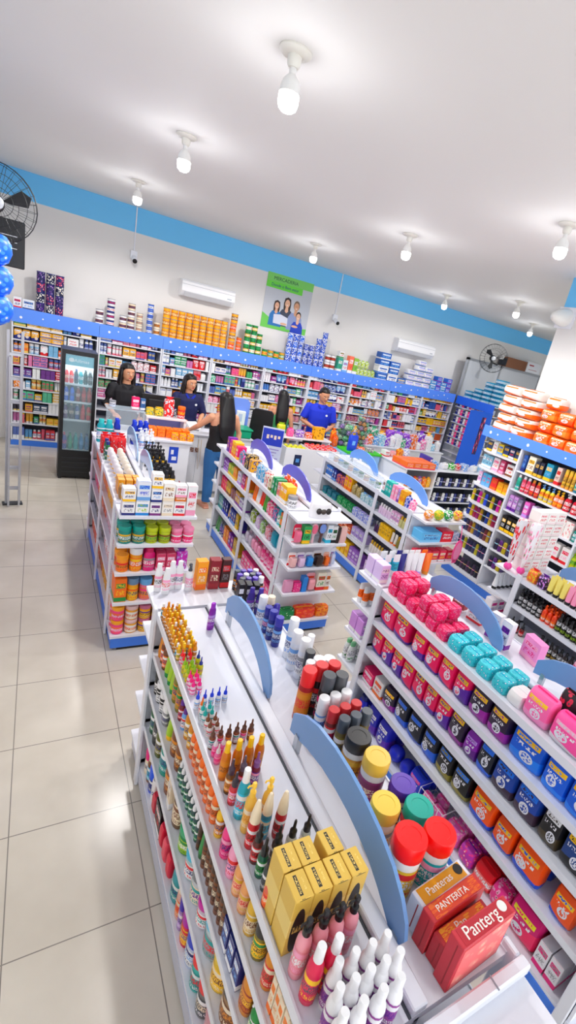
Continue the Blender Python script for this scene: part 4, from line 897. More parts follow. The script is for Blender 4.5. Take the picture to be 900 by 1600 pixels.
run((2.63, 1.000, LV[3]), math.pi, .56, PE + 'fourth shelf', [('tube', (.026, .15), (bd((238,238,240), ORG, (200,80,30)), WHT), .56, 'white tube, orange band', dict(rows=2))], end='pad side')
run((2.63, 1.000, LV[2]), math.pi, .56, PE + 'third shelf', [('carton', (.085, .08, .14), (car((206,150,220), WHT, PUR),), .56, 'lilac carton', dict(rows=2))], end='pad side')
run((2.63, 1.000, LV[1]), math.pi, .56, PE + 'second shelf', [('shampoo', (.036, .16), ((232,236,234), (130,200,150), lab(WHT, GRN, GRY)), .56, 'white bottle, mint cap', dict(rows=2))], end='pad side')
PN = 'pad gondola near end '
run((2.08, -1.40, LV[3]), 0, .54, PN + 'fourth shelf', [('carton', (.16, .12, .14), (car((40,170,180), WHT, RED),), 2, 'teal carton', {}), ('bag', (.10, .08, .15), (sp((180,170,120), OLV, WHT), OLV), 1, 'olive pouch')], lite=False, end='aisle corner')
# goods on the far half of the pad gondola top
for i, (x, y, w, d, h, c, l) in enumerate([(2.47, .10, .07, .05, .17, car((240,240,244), VIO, GRY), 'white carton with violet swoosh, first of the pair behind the pad gondola sign'), (2.46, .00, .07, .05, .18, car((240,240,244), VIO, NAV), 'white carton with violet swoosh, second of the pair behind the pad gondola sign'),
                                           (2.55, -.14, .13, .06, .14, car((236,150,200), LPK, MAG), 'rose carton lying behind the second crescent sign of the pad gondola'), (2.50, .42, .10, .05, .09, car((150,30,50), WHT, RED), 'dark red carton under the first crescent sign of the pad gondola'), (2.50, .27, .11, .05, .09, car((236,234,232), RED, GRY), 'white carton under the first crescent sign of the pad gondola')]):
    put('carton', (w, d, h), (c,), (x, y, Z5), A90 + rnd.uniform(-.2, .2), l, None, False)
# ------------------------------------------------------------ snack boxes on the hair oil gondola
def lettering(txt, size, m, parent, loc, rot, name='lettering', ext=.0008):
    c = bpy.data.curves.new(name, 'FONT'); c.body = txt; c.size = size; c.extrude = ext; c.align_x = 'CENTER'; c.align_y = 'CENTER'
    f = bpy.data.objects.new(name, c); COL.objects.link(f)
    me = bpy.data.meshes.new_from_object(f.evaluated_get(bpy.context.evaluated_depsgraph_get()))
    bpy.data.objects.remove(f); bpy.data.curves.remove(c); me.materials.clear()
    o = link(name, me, m, parent)
    o.location = loc; o.rotation_euler = rot
    return o
def snack_box(x, y, z, w, d, h, c, lid, txt, label, rz=0, spot=None, size=.036, front=None):
    t = thing('snack_box', label, 'box', (x, y, z), rz, 'snack boxes on the gondola top')
    part('carton', cbox(-w/2, w/2, -d/2, d/2, 0, h, .002), c, t)
    part('lid_print', box(-w*.44, w*.44, -d*.42, d*.42, h, h+.0008), lid, t)
    if front: part('front_print', box(-w*.46, w*.46, -d/2-.0008, -d/2, h*.05, h*.93), front, t)
    if txt: lettering(txt, size, mat((250,246,240), .4), t, (-w*.06, 0, h+.0014), (0, 0, 0))
    if spot: part('round_seal', [move(lathe([(d*.30, 0), (d*.30, .001)], 24), Matrix.Translation((w*.36, d*.10, h+.0008)))], spot, t)
    for k in (-.2, .25): part('side_seam', box(-w/2-.0006, -w/2, -d*.5*abs(k)*1.2, -d*.5*abs(k)*1.2+.002, .01, h-.01), mat((150,30,40), .4), t)
    return t
bxz = Z5
RB = mat((184, 52, 60), .4)
snack_box(1.085, -.966, bxz, .20, .050, .110, mat((232,236,246), .4), mat((222,160,30), .4), 'Panteras', 'yellow and white snack box, rearmost of the snack boxes on the hair oil gondola', .10, mat((30,26,24), .4), .030)
snack_box(1.085, -1.016, bxz, .21, .045, .125, RB, printed((206,70,40), (222,110,40), (206,60,50), 'spots'), 'PANTERITA', 'red snack box with orange lid behind the open one, second from the rear', .08, None, .024)
snack_box(1.085, -1.063, bxz, .19, .040, .095, mat((176,44,56), .4), printed((226,110,40), (250,180,40), (220,40,40), 'spots'), 'Pan', 'low red snack box with orange snack print, half hidden behind the tallest', .06, None, .030)
snack_box(1.085, -1.109, bxz, .205, .046, .170, mat((190,58,70), .4), mat((176,46,58), .4), 'Panterg', 'tallest red snack box with white lettering, at the end rail of the hair oil gondola', .05, mat((240,240,238), .4), .042, printed((236,120,120), (240,150,140), (246,190,170), 'spots'))
er = thing('end_rail', 'low white end rail closing the near top of the hair oil gondola', 'rail', (0, 0, 0))
part('rail_bar', cbox(.625, 1.235, -1.200, -1.168, LV[4]+.001, LV[4]+.038, .005), SHELF, er); part('rail_clip', box(1.10, 1.104, -1.201, -1.167, LV[4]+.0382, LV[4]+.040), GREY, er)
put('shampoo', (.020, .15), ((130,30,160), (150,40,180), lab((140,40,170), LIL, WHT)), (.838, .505, Z5), R(20), 'purple bottle standing alone before the far foot of the first crescent sign', None, False)

# ------------------------------------------------------------ perfume gondola
fx, fy = 3.428, 4.022
FG = 'perfume gondola '
run((fx, fy, LV[4]), A90, 1.88, FG + 'top', [('to', 1.28), ('carton', (.05, .08, .16), (car(WHT, TEA, RED),), 1.34, 'white carton'), ('carton', (.055, .08, .17), (car((30,180,170), TEA, WHT),), 1.46, 'turquoise carton'), ('carton', (.05, .08, .16), (car((244,160,190), LPK, WHT),), 1.58, 'pale pink carton'),
    ('carton', (.035, .08, .15), (car(LIL, PUR, WHT),), 1.62, 'lilac carton'), ('carton', (.04, .08, .16), (car((240,170,30), YEL, RED),), 1.71, 'yellow carton'), ('bag', (.05, .07, .14), (sp((50,80,180), WHT, SKY), NAV), 1.78, 'blue white pouch'), ('bag', (.06, .07, .12), (sp((240,130,180), WHT, RED), PNK), 1.88, 'pink pouch')])
run((fx, fy, LV[3]), A90, 1.88, FG + 'fourth shelf', [('carton', (.05, .08, .15), (car((60,120,200), WHT, NAV),), .16, 'blue carton'), ('carton', (.04, .08, .15), (car((50,60,140), SKY, WHT),), .28, 'indigo carton'), ('bag', (.09, .07, .14), (sp((120,60,120), ORG, YEL), PUR), .50, 'violet orange pouch'), ('carton', (.08, .08, .19), (car((240,180,30), ORG, (200,60,120)),), .68, 'tall yellow carton'), ('bag', (.08, .07, .13), (sp((180,160,110), OLV, WHT), CRM), .90, 'olive pouch'), ('bag', (.10, .07, .10), (sp((150,190,200), WHT, TEA), SKY), 1.22, 'pale blue pouch'),
    ('to', 1.32), ('perfume', (.045, .035, .12), ((226,200,225), (240,236,240)), 1.56, 'lilac perfume', dict(rows=2)), ('carton', (.045, .05, .12), (car((226,180,214), WHT, PUR),), 1.72, 'pink violet perfume carton', dict(rows=2)), ('perfume', (.045, .035, .12), ((200,196,140), GLD), 1.87, 'olive gold perfume', dict(rows=2))])
run((fx, fy, LV[2]), A90, 1.88, FG + 'third shelf', [('carton', (.10, .09, .09), (car((40,110,130), TEA, NAV),), .40, 'teal carton'), ('pack', (.12, .09, .10), (sp((20,140,80), GRN, WHT), GRN), .80, 'green pack'), ('pack', (.12, .09, .10), (sp((150,160,220), WHT, PUR), LIL), 1.2, 'lavender pack'), ('to', 1.32),
    ('perfume', (.04, .035, .13), ((70,40,80), GRY), 1.42, 'dark perfume', dict(rows=2)), ('carton', (.05, .06, .15), (car((236,190,30), YEL, BRN),), 1.64, 'yellow perfume carton', dict(rows=2)), ('tube', (.02, .13), ((236,230,220), ORG), 1.76, 'white orange tube', dict(rows=2)), ('perfume', (.04, .035, .13), ((140,130,60), GLD), 1.87, 'olive perfume', dict(rows=2))])
run((fx, fy, LV[1]), A90, 1.88, FG + 'second shelf', [('carton', (.07, .08, .14), (car((240,200,60), ORG, RED),), .5, 'amber carton', dict(rows=2)), ('carton', (.08, .08, .10), (car((190,80,50), ORG, CRM),), .9, 'rust carton', dict(rows=2)), ('carton', (.08, .08, .13), (car((190,170,225), WHT, PUR),), 1.25, 'lavender carton', dict(rows=2)), ('to', 1.32), ('perfume', (.045, .035, .14), ((236,230,226), GLD), 1.58, 'cream perfume', dict(rows=2)), ('perfume', (.045, .035, .14), ((160,130,150), GRY), 1.87, 'mauve perfume', dict(rows=2))])
run((fx, fy, LV[0]), A90, 1.88, FG + 'base shelf', [('carton', (.07, .08, .16), (car((240,170,40), YEL, RED),), .3, 'orange carton', dict(rows=2)), ('carton', (.09, .08, .17), (car((50,150,210), SKY, WHT),), .66, 'sky blue carton', dict(rows=2)), ('carton', (.08, .08, .18), (car((236,190,30), YEL, RED),), .95, 'yellow carton', dict(rows=2)), ('carton', (.07, .08, .17), (car((150,100,190), LIL, WHT),), 1.25, 'violet carton', dict(rows=2)), ('to', 1.32), ('carton', (.13, .10, .17), (car((226,200,236), WHT, PUR),), 1.87, 'pale lilac carton', dict(rows=2))])
gb = thing('glass_bin', 'clear glass bin with small round boxes on the far top of the perfume gondola', 'bin', (0, 0, 0))
GLS = mat((205,222,232), .08, alpha=.28)
part('front_glass', box(3.43, 3.435, 2.80, 4.02, Z5+.001, Z5+.10), GLS, gb); part('rear_glass', box(3.62, 3.625, 2.80, 4.02, Z5+.001, Z5+.10), GLS, gb)
part('top_rail', box(3.425, 3.44, 2.80, 4.02, Z5+.10, Z5+.112), SHELF, gb)
for i in range(9): put('jar', (.035, .06), [((240,200,160), CRM, lab(CRM, ORG, LIL)), (WHT, SKY, lab(WHT, GRY, GRN)), ((200,220,220), (90,120,60), lab(WHT, GRN, GRY))][i % 3], (3.50, 3.92-.128*i, Z5+.001), A90, ordinal(i+1) + ' small tub from the far end inside the glass bin of the perfume gondola', 'tubs in the glass bin')
run((3.42, 1.868, LV[4]), 0, .55, FG + 'end top', [('ball', (.055,), [[sp((236,150,60), WHT, RED)], [sp((150,180,50), YEL, GRN)], [sp((40,150,70), WHT, PUR)], [sp((240,200,80), RED, WHT)]], .54, 'bright printed toy ball', dict(rows=2))], end='aisle corner')
run((3.42, 1.868, LV[3]), 0, .55, FG + 'fourth end shelf', [('carton', (.27, .16, .11), (((110,190,236), (150,210,244), (60,60,150), 'carton'),), 1, 'large sky blue carton', {}), ('carton', (.16, .12, .12), (car((206,24,60), RED, WHT),), 1, 'crimson carton', {}), ('bag', (.10, .07, .12), (sp((150,170,200), WHT, PUR), GRY), 1, 'grey print pouch')], end='aisle corner')
run((3.42, 1.868, LV[2]), 0, .55, FG + 'third end shelf', [('carton', (.09, .10, .13), (car((226,60,90), WHT, YEL),), .54, 'red carton')], end='aisle corner')
hs = thing('heart_sign', 'pink rounded card sign hanging at the aisle end of the perfume gondola', 'sign', (3.93, 1.83, .72), R(10))
part('sign_card', [prism([(.075*math.cos(a), .12+.13*math.sin(a)) for a in [2*math.pi*k/22 for k in range(22)]], 'y', -.004, .004), prism([(-.03, -.02), (.03, -.02), (.035, .02), (-.035, .02)], 'y', -.004, .004)], mat((236,90,150), .4), hs)
part('sign_print', prism([(.055*math.cos(a), .12+.10*math.sin(a)) for a in [2*math.pi*k/22 for k in range(22)]], 'y', -.0055, -.0041), mat((246,150,190), .4), hs)
part('sign_strap', tube([(0, .0, .25), (0, .012, .33), (0, .03, .40)], .005, 6), mat((240,120,170), .4), hs)

# ------------------------------------------------------------ lotion gondola
lx, ly = 3.508, .705
LG = 'lotion gondola '
run((lx, ly, LV[4]), A90, 1.78, LG + 'top', [('bag', (.09, .08, .12), (sp((226,120,60), YEL, GRN), RED), .10, 'fruit print pouch'), ('bag', (.08, .08, .12), (sp((50,24,60), LIL, PNK), PUR), .20, 'dark violet pouch'), ('tube', (.022, .15), ((240,226,130), BLK), .37, 'yellow tube', dict(rows=2)), ('tube', (.022, .15), ((242,160,190), BLK), .52, 'pink tube', dict(rows=2)), ('tube', (.022, .16), (WHT, BLK), .80, 'white tube', dict(rows=2)), ('tube', (.022, .15), (CRM, BLK), 1.1, 'cream tube', dict(rows=2))])
run((lx, ly, LV[3]), A90, 1.78, LG + 'fourth shelf', [('pump', (.020, .15), (BLK, BLK, lab(BLK, WHT, WHT)), .24, 'black pump bottle', dict(rows=3)), ('pump', (.022, .14), ((226,70,24), (230,90,30), lab(ORG, WHT, RED)), .38, 'orange pump bottle', dict(rows=3)), ('spraycap', (.021, .15), ((30,26,26), BLK, lab(BLK, LIM, WHT)), .80, 'black lotion bottle', dict(rows=3)), ('spraycap', (.021, .15), ((60,34,24), BLK, lab(BRN, AMB, WHT)), 1.1, 'brown lotion bottle', dict(rows=2))])
run((lx, ly, LV[2]), A90, 1.78, LG + 'third shelf', [('dropper', (.02, .12), ((90,30,26), BLK, lab(RED, WHT, BLK)), .16, 'red and black dropper bottle', dict(rows=2)), ('jar', (.035, .07), ((236,180,150), CRM, lab(CRM, ORG, RED)), .30, 'peach jar'), ('spraycap', (.02, .13), ((40,30,30), BLK, lab(BLK, GLD, WHT)), .62, 'black gold bottle', dict(rows=2)), ('shampoo', (.03, .15), ((244,190,210), WHT, lab(LPK, WHT, MAG)), 1.2, 'pale pink lotion bottle', dict(rows=2))])
run((lx, ly, LV[1]), A90, 1.78, LG + 'second shelf', [('shampoo', (.03, .16), ((246,200,210), WHT, lab(WHT, PNK, NAV)), 1.3, 'blush lotion bottle', dict(rows=2))])
LE = 'lotion gondola far end '
run((4.06, .995, LV[3]), math.pi, .57, LE + 'fourth shelf', [('tube', (.024, .15), ((240,242,244), BLK), .56, 'white tube, black cap', dict(rows=2))], end='wall side')
run((4.06, .995, LV[2]), math.pi, .57, LE + 'third shelf', [('carton', (.08, .08, .14), (car((240,236,240), MAG, PUR),), .56, 'white carton, magenta print', dict(rows=2))], end='wall side')
for a in range(3):
    for s in range(5):
        put('carton', (.115, .10, .108), (((244,240,236), (240,222,222), (206,60,70), 'carton'),), (3.66+.122*a, .872, Z5+.1095*s), rnd.uniform(-.03, .03), ('bottom', 'second', 'third', 'fourth', 'top')[s] + ' red-printed white carton of the ' + ('aisle-side', 'middle', 'wall-side')[a] + ' stack on the lotion gondola end', 'white cartons stacked on the lotion gondola')
for k, (x, c, l) in enumerate([(3.50, sp((244,240,242), LPK, GRN), 'white dotted cone card with pink ball foot'), (3.44, sp((226,226,230), RED, LPK), 'grey cone card with red dots')]):
    t = thing('cone_display', l + ' on the aisle corner of the lotion gondola', 'display', (x+.06, .79+.09*k, Z5), 0)
    part('cone_card', lathe([(.012, .02), (.05, .22), (.07, .42), (.06, .46)], 10, 1, .5), C(c), t); part('ball_foot', lathe([(.012, 0), (.032, .018), (.036, .035), (.025, .058), (.01, .064)], 14), mat((240,90,170), .3), t, True)

# ------------------------------------------------------------ side wall shelving with diapers on top
sw = thing('wall_shelving', 'white wall shelving with blue header under the orange diapers, along the side wall', 'shelf unit', (0, 0, 0))
SX = 5.0; SWL = [.12, .40, .64, .86, 1.07, 1.31, 1.54, 1.76]; SWR = [.12, .40, .64, .90, 1.18, 1.45, 1.68]
part('rear_panel', box(5.375, 5.395, .2, 2.95, .05, 2.04), mat((60,64,78), .5), sw)
part('base_box', box(SX, 5.37, .2, 2.95, .0, .10), BLUE, sw)
for z in SWL: part('shelf', [prism([(SX+.10, 2.95), (SX+.02, 2.86), (SX, 2.72), (SX, 2.31), (5.374, 2.31), (5.374, 2.95)], 'z', z-.018, z)], SHELF, sw)
for z in SWR: part('shelf', box(SX, 5.374, .2, 2.27, z-.018, z), SHELF, sw)
for y in (2.29, 1.25, .2): part('upright', box(SX-.003, 5.374, y-.012, y+.012, .10, 1.94), SHELF, sw)
part('top_board', box(SX, 5.374, .2, 2.95, 2.03, 2.045), SHELF, sw)
hd = part('header_sign', box(SX-.014, SX-.001, .2, 2.95, 1.935, 2.07), HEADER, sw)
def icons(parent, pts, axis, pos):
    for i, (u, z) in enumerate(pts):
        s = .011 if i % 3 else .019
        ring = [(u + s*math.cos(a), z + s*math.sin(a)) for a in [2*math.pi*k/10 for k in range(10)]]
        if axis == 'x': part('header_icon', prism(ring, 'x', pos-.002, pos), WHT_M, parent)
        else: part('header_icon', prism(ring, 'y', pos-.002, pos), WHT_M, parent)
WHT_M = mat((240,244,252), .4)
icons(sw, [(2.82, 2.0), (2.70, 2.0), (2.50, 2.0), (2.22, 2.0), (1.95, 2.0), (1.70, 2.0), (1.2, 2.0), (.8, 2.0)], 'x', SX-.0145)
DKP = [(28,30,60), (40,24,50), (24,26,30), (60,40,110), (30,50,110), (90,30,90)]
def sidemix(pal, k):
    return [[((c[0], c[1], c[2]), YEL if (i+k) % 3 == 0 else PNK if (i+k) % 3 == 1 else CYN, WHT, 'band'), c] for i, c in enumerate(pal)]
def sbox(pal, k): return [[(c, [YEL, WHT, SKY][(i+k) % 3], [NAV, RED, PUR][i % 3], 'carton')] for i, c in enumerate(pal)]
wsn = 'side wall shelving'
sl = lambda z: (SX+.07, 2.90, z)
run(sl(SWL[7]), A90, .58, wsn + ' topmost corner shelf', [('carton', (.08, .10, .13), sbox([(60,70,90), (236,236,226), (230,200,60), (40,60,100), (30,50,90)], 0), .56, 'dark blue or cream carton')])
run(sl(SWL[6]), A90, .58, wsn + ' seventh corner shelf', [('carton', (.055, .10, .16), (car((140,190,210), WHT, NAV),), .17, 'pale blue carton'), ('carton', (.10, .12, .17), (car((242,232,232), LPK, RED),), .30, 'blush carton'), ('carton', (.07, .12, .17), (car((200,70,110), LPK, WHT),), .38, 'rose carton'), ('carton', (.11, .12, .15), (car((244,240,236), BRN, RED),), .56, 'white carton, brown bow')])
run(sl(SWL[5]), A90, .58, wsn + ' sixth corner shelf', [('carton', (.06, .10, .16), (car((236,190,220), WHT, VIO),), .09, 'lilac carton'), ('carton', (.07, .10, .16), (car((90,180,220), SKY, RED),), .24, 'sky blue carton'), ('carton', (.10, .12, .15), (car((226,60,50), ORG, RED),), .36, 'red carton'), ('carton', (.09, .12, .13), (car((246,170,40), YEL, ORG),), .56, 'orange yellow carton')])
for zi, nmx, pal in ((4, 'fifth', [(200,180,40), (30,26,40), (190,30,140), (170,160,40), (40,70,180), (30,40,60)]), (3, 'fourth', [(30,60,140), (200,170,40), (150,30,70), (140,30,100), (190,150,40), (24,24,40)]), (2, 'third', [(40,60,110), (70,60,90), (120,60,60), (190,150,50), (60,70,120)]), (1, 'second', [(40,44,80), (60,56,90), (190,180,50), (50,50,90)]), (0, 'base', [(40,40,60), (70,50,80)])):
    run(sl(SWL[zi]), A90, .58, wsn + ' ' + nmx + ' corner shelf', [('deo', (.026, .155), sidemix(pal, zi), .56, 'dark bright-banded bottle', dict(rows=2))])
sr = lambda z: (SX+.012, 2.26, z)
run(sr(SWR[6]), A90, 2.0, wsn + ' topmost shelf', [('carton', (.05, .10, .20), (car((40,80,150), NAV, SKY),), .08, 'blue carton'), ('carton', (.10, .10, .21), (car((240,232,214), GLD, BRN),), .20, 'cream carton, gold crest'), ('carton', (.05, .10, .18), (car((40,44,60), GLD, NAV),), .32, 'dark gold carton'), ('carton', (.09, .10, .20), (car((40,140,170), YEL, SKY),), .46, 'teal yellow carton'), ('carton', (.06, .10, .20), (car((226,200,190), RED, BRN),), .58, 'beige carton'), ('aerosol', (.022, .21), ((226,160,60), GLD, lab(GLD, BLK, BRN)), .74, 'gold spray can'), ('shampoo', (.035, .20), ((30,110,130), TEA, lab(TEA, YEL, WHT)), .96, 'petrol bottle'), ('shampoo', (.035, .20), ((70,70,80), BLK, lab(DGR, WHT, RED)), 2.0, 'charcoal bottle')])
run(sr(SWR[5]), A90, 2.0, wsn + ' sixth shelf', [('shampoo', (.028, .19), ((60,170,150), WHT, lab(TEA, WHT, GRN)), .09, 'mint bottle'), ('shampoo', (.028, .19), ((190,50,80), WHT, lab(RED, WHT, LPK)), .22, 'red bottle, white top'), ('shampoo', (.028, .19), ((170,30,30), AMB, lab(RED, AMB, WHT)), .36, 'dark red bottle'), ('pump', (.028, .19), ((236,210,60), SKY, lab(YEL, SKY, RED)), .56, 'yellow blue bottle'), ('pump', (.028, .19), ((226,120,50), YEL, lab(ORG, YEL, WHT)), .68, 'orange bottle'), ('pump', (.04, .20), ((190,20,50), WHT, lab(RED, WHT, WHT)), .88, 'cherry pump bottle'), ('shampoo', (.05, .20), ((20,110,120), TEA, lab(TEA, YEL, WHT)), 1.05, 'petrol green bottle'), ('shampoo', (.045, .20), ((40,150,140), GRY, lab(TEA, WHT, NAV)), 1.3, 'aqua green bottle'), ('pack', (.14, .14, .20), (BB, NAV), 2.0, 'blue pack')])
run(sr(SWR[4]), A90, 2.0, wsn + ' fifth shelf', [('carton', (.06, .10, .19), (car((200,150,210), PUR, WHT),), .14, 'mauve carton'), ('carton', (.06, .10, .18), (car((120,116,140), GRY, LIL),), .21, 'grey carton'), ('carton', (.07, .10, .19), (car((226,110,190), LIL, WHT),), .34, 'pink violet carton'), ('carton', (.06, .10, .18), (car((226,210,240), PUR, PNK),), .50, 'pale violet carton'), ('carton', (.10, .12, .19), (((244,240,236), (236,190,190), (200,50,60), 'spots'),), .92, 'white dotted carton'), ('pump', (.035, .18), ((30,130,120), WHT, lab(TEA, WHT, WHT)), 1.3, 'sea green bottle'), ('bag', (.12, .10, .18), (sp((60,140,150), RED, WHT), TEA), 2.0, 'teal berry pouch')])
run(sr(SWR[3]), A90, 2.0, wsn + ' fourth shelf', [('carton', (.07, .10, .20), (car((30,28,30), YEL, WHT),), .40, 'black yellow carton', dict(rows=2)), ('shampoo', (.03, .18), ((100,30,130), YEL, lab(PUR, YEL, WHT)), .62, 'purple bottle', dict(rows=2)), ('carton', (.10, .10, .19), (car((240,236,234), RED, LPK),), 1.0, 'white red carton'), ('pump', (.035, .18), ((190,210,60), LIM, lab(LIM, YEL, GRN)), 1.3, 'lime bottle'), ('pump', (.035, .18), ((30,40,50), BLK, lab(BLK, PNK, WHT)), 2.0, 'black bottle')])
for zi, nmx in ((2, 'third'), (1, 'second')):
    run(sr(SWR[zi]), A90, 2.0, wsn + ' ' + nmx + ' shelf', [('deo', (.03, .15), sidemix([(40,36,60), (90,40,110), (180,160,40), (60,50,90)], zi), .95, 'dark squat bottle', dict(rows=2))])
# orange diaper packs in layers above the header
DZ = 2.046
DI = ((238, 116, 34), (248,214,180), (240,150,60), 'pack'); DW = ((240,234,228), (238,128,50), (238,120,40), 'pack'); DO = ((240,122,36), (246,226,200), (236,90,24), 'pack')
for layer in range(5):
    for k in range(2):
        put('pack', (.27, .24, .112), (DW, ORG), (5.20, 2.80-.29*k - (.03 if layer % 2 else 0), DZ+.1145*layer), A90, f'{("bottom", "second", "third", "fourth", "top")[layer]} white and orange diaper pack of the {("corner", "next")[k]} stack on the side wall shelving', 'diaper packs above the header', name='diaper_pack')
for layer in range(4):
    for k in range(6):
        if layer > 2 and k in (1, 3, 5): continue
        c = (DI, DO)[(k + layer) % 2] if layer < 3 else DW
        put('pack', (.205, .22, .135), (c, ORG), (5.19+.02*((k+layer) % 2), 2.185-.225*k + rnd.uniform(-.01, .01), DZ+.1375*layer), A90 + rnd.uniform(-.1, .1), f'{("bottom", "second", "third", "top")[layer]} orange diaper pack in the {ordinal(k+1)} column from the wall corner side', 'diaper packs above the header', name='diaper_pack')
fx_ = thing('dome_lamp', 'white emergency dome lamp fixed on the far edge of the side wall', 'lamp', (XR, 2.62, 3.49), 0)
part('dome', [move(lathe([(.10, 0), (.10, .05), (.085, .14), (.05, .22), (.01, .25)], 24), Matrix.Rotation(R(-96), 4, 'Y'))], mat((244,244,240), .3), fx_, True)
part('wall_plate', box(-.012, 0, -.12, .12, -.12, .12), WHITE, fx_)
# ------------------------------------------------------------ back wall shelving
BY = 7.555; BLV = [.11, .37, .555, .735, .92, 1.10, 1.27, 1.46, 1.647, 1.84]
EDGES = [-.27, .90, 1.88, 2.74, 3.76, 4.75, 5.75, 6.75, 7.75, 8.74]
UNAMES = ['with yellow medicine rows beside the fridge', 'behind the first cashier', 'under the golden tins', 'behind the customer', 'under the green tins', 'behind the man in blue', 'under the blue boxes', 'under the white rolls', 'in the far corner']
units = []
for i, (a, b) in enumerate(zip(EDGES, EDGES[1:])):
    t = thing('wall_shelving', 'white back wall shelf unit ' + UNAMES[i], 'shelf unit', (0, 0, 0), 0, 'back wall shelf units'); units.append(t)
    part('rear_panel', box(a+.003, b-.003, 7.91, 7.93, .05, 2.05), mat((96,100,112), .5), t)
    part('base_board', box(a+.003, b-.003, BY, 7.90, 0, .09), BLUE, t)
    for z in BLV: part('shelf', box(a+.006, b-.006, BY, 7.909, z-.016, z), SHELF, t)
    for x in (a+.004, b-.024): part('upright', box(x, x+.02, BY-.004, 7.909, .09, 1.90), SHELF, t)
    part('top_board', box(a+.003, b-.003, BY+.02, 7.94, 2.062, 2.078), SHELF, t)
    part('header_sign', box(a+.002, b-.002, BY-.014, BY, 1.895, 2.10), HEADER, t)
    n = 5 if i else 4
    icons(t, [(a+.12+(b-a-.2)*(k+.5*((i+k) % 2)*.3)/n, 2.0+.03*((k*7+i) % 3-1)) for k in range(n)], 'y', BY-.0145)
PALS = {'yel': [(246,190,20), (250,200,30), (240,176,20)], 'med': [(240,242,246), (236,238,240), (226,60,70), (90,160,210), (244,180,50), (70,170,110), (200,110,170)], 'org': [(244,140,30), (230,100,40), (240,240,244), (120,180,220)], 'pur': [(80,40,130), (110,50,140), (60,50,120)],
        'red': [(206,40,50), (226,80,60), (240,236,240), (220,120,170)], 'blu': [(60,120,200), (120,170,220), (236,240,246), (40,80,160), (230,90,120)], 'grn': [(60,160,100), (90,190,150), (240,240,240), (236,190,50)], 'pnk': [(236,80,150), (240,140,180), (160,50,140), (246,240,244)], 'dark': [(50,44,60), (70,60,70), (60,80,110), (150,50,60)]}
ROWS = {0: ['blu', 'grn', 'dark', 'grn', 'org', 'pur', 'red', 'org', 'yel', 'yel'], 1: [0, 0, 0, 0, 'med', 'med', 'blu', 'red', 'blu', 'pnk'], 2: [0, 0, 0, 'med', 'dark', 'org', 'blu', 'org', 'med', 'blu'], 3: [0, 0, 0, 'pnk', 'med', 'pnk', 'yel', 'grn', 'pnk', 'yel'], 4: [0, 0, 'pnk', 'blu', 'red', 'yel', 'pnk', 'blu', 'pnk', 'grn'],
        5: [0, 0, 'med', 'blu', 'org', 'org', 'yel', 'med', 'blu', 'med'], 6: [0, 'blu', 'red', 'dark', 'red', 'pnk', 'org', 'org', 'blu', 'med'], 7: [0, 'dark', 'red', 'blu', 'pnk', 'med', 'med', 'red', 'yel', 'blu'], 8: [0, 'dark', 'pnk', 'org', 'org', 'yel', 'yel', 'grn', 'blu', 'yel']}
KN = {'med': ('medicine_box', 'box'), 'big': ('baby_wipes_pack', 'pack')}
made = [0]; REST = []
COLN = {'yel': 'yellow', 'med': 'mixed pale', 'org': 'orange', 'pur': 'purple', 'red': 'red', 'blu': 'blue', 'grn': 'green', 'pnk': 'pink', 'dark': 'dark'}
SHN = ['base', 'second', 'third', 'fourth', 'fifth', 'sixth', 'seventh', 'eighth', 'ninth', 'topmost']
SHORT = []
UW = ['yellow medicine unit', 'first cashier unit', 'golden tins unit', 'customer unit', 'green tins unit', 'blue-shirt unit', 'blue boxes unit', 'white rolls unit', 'far corner unit']
br = random.Random(21)
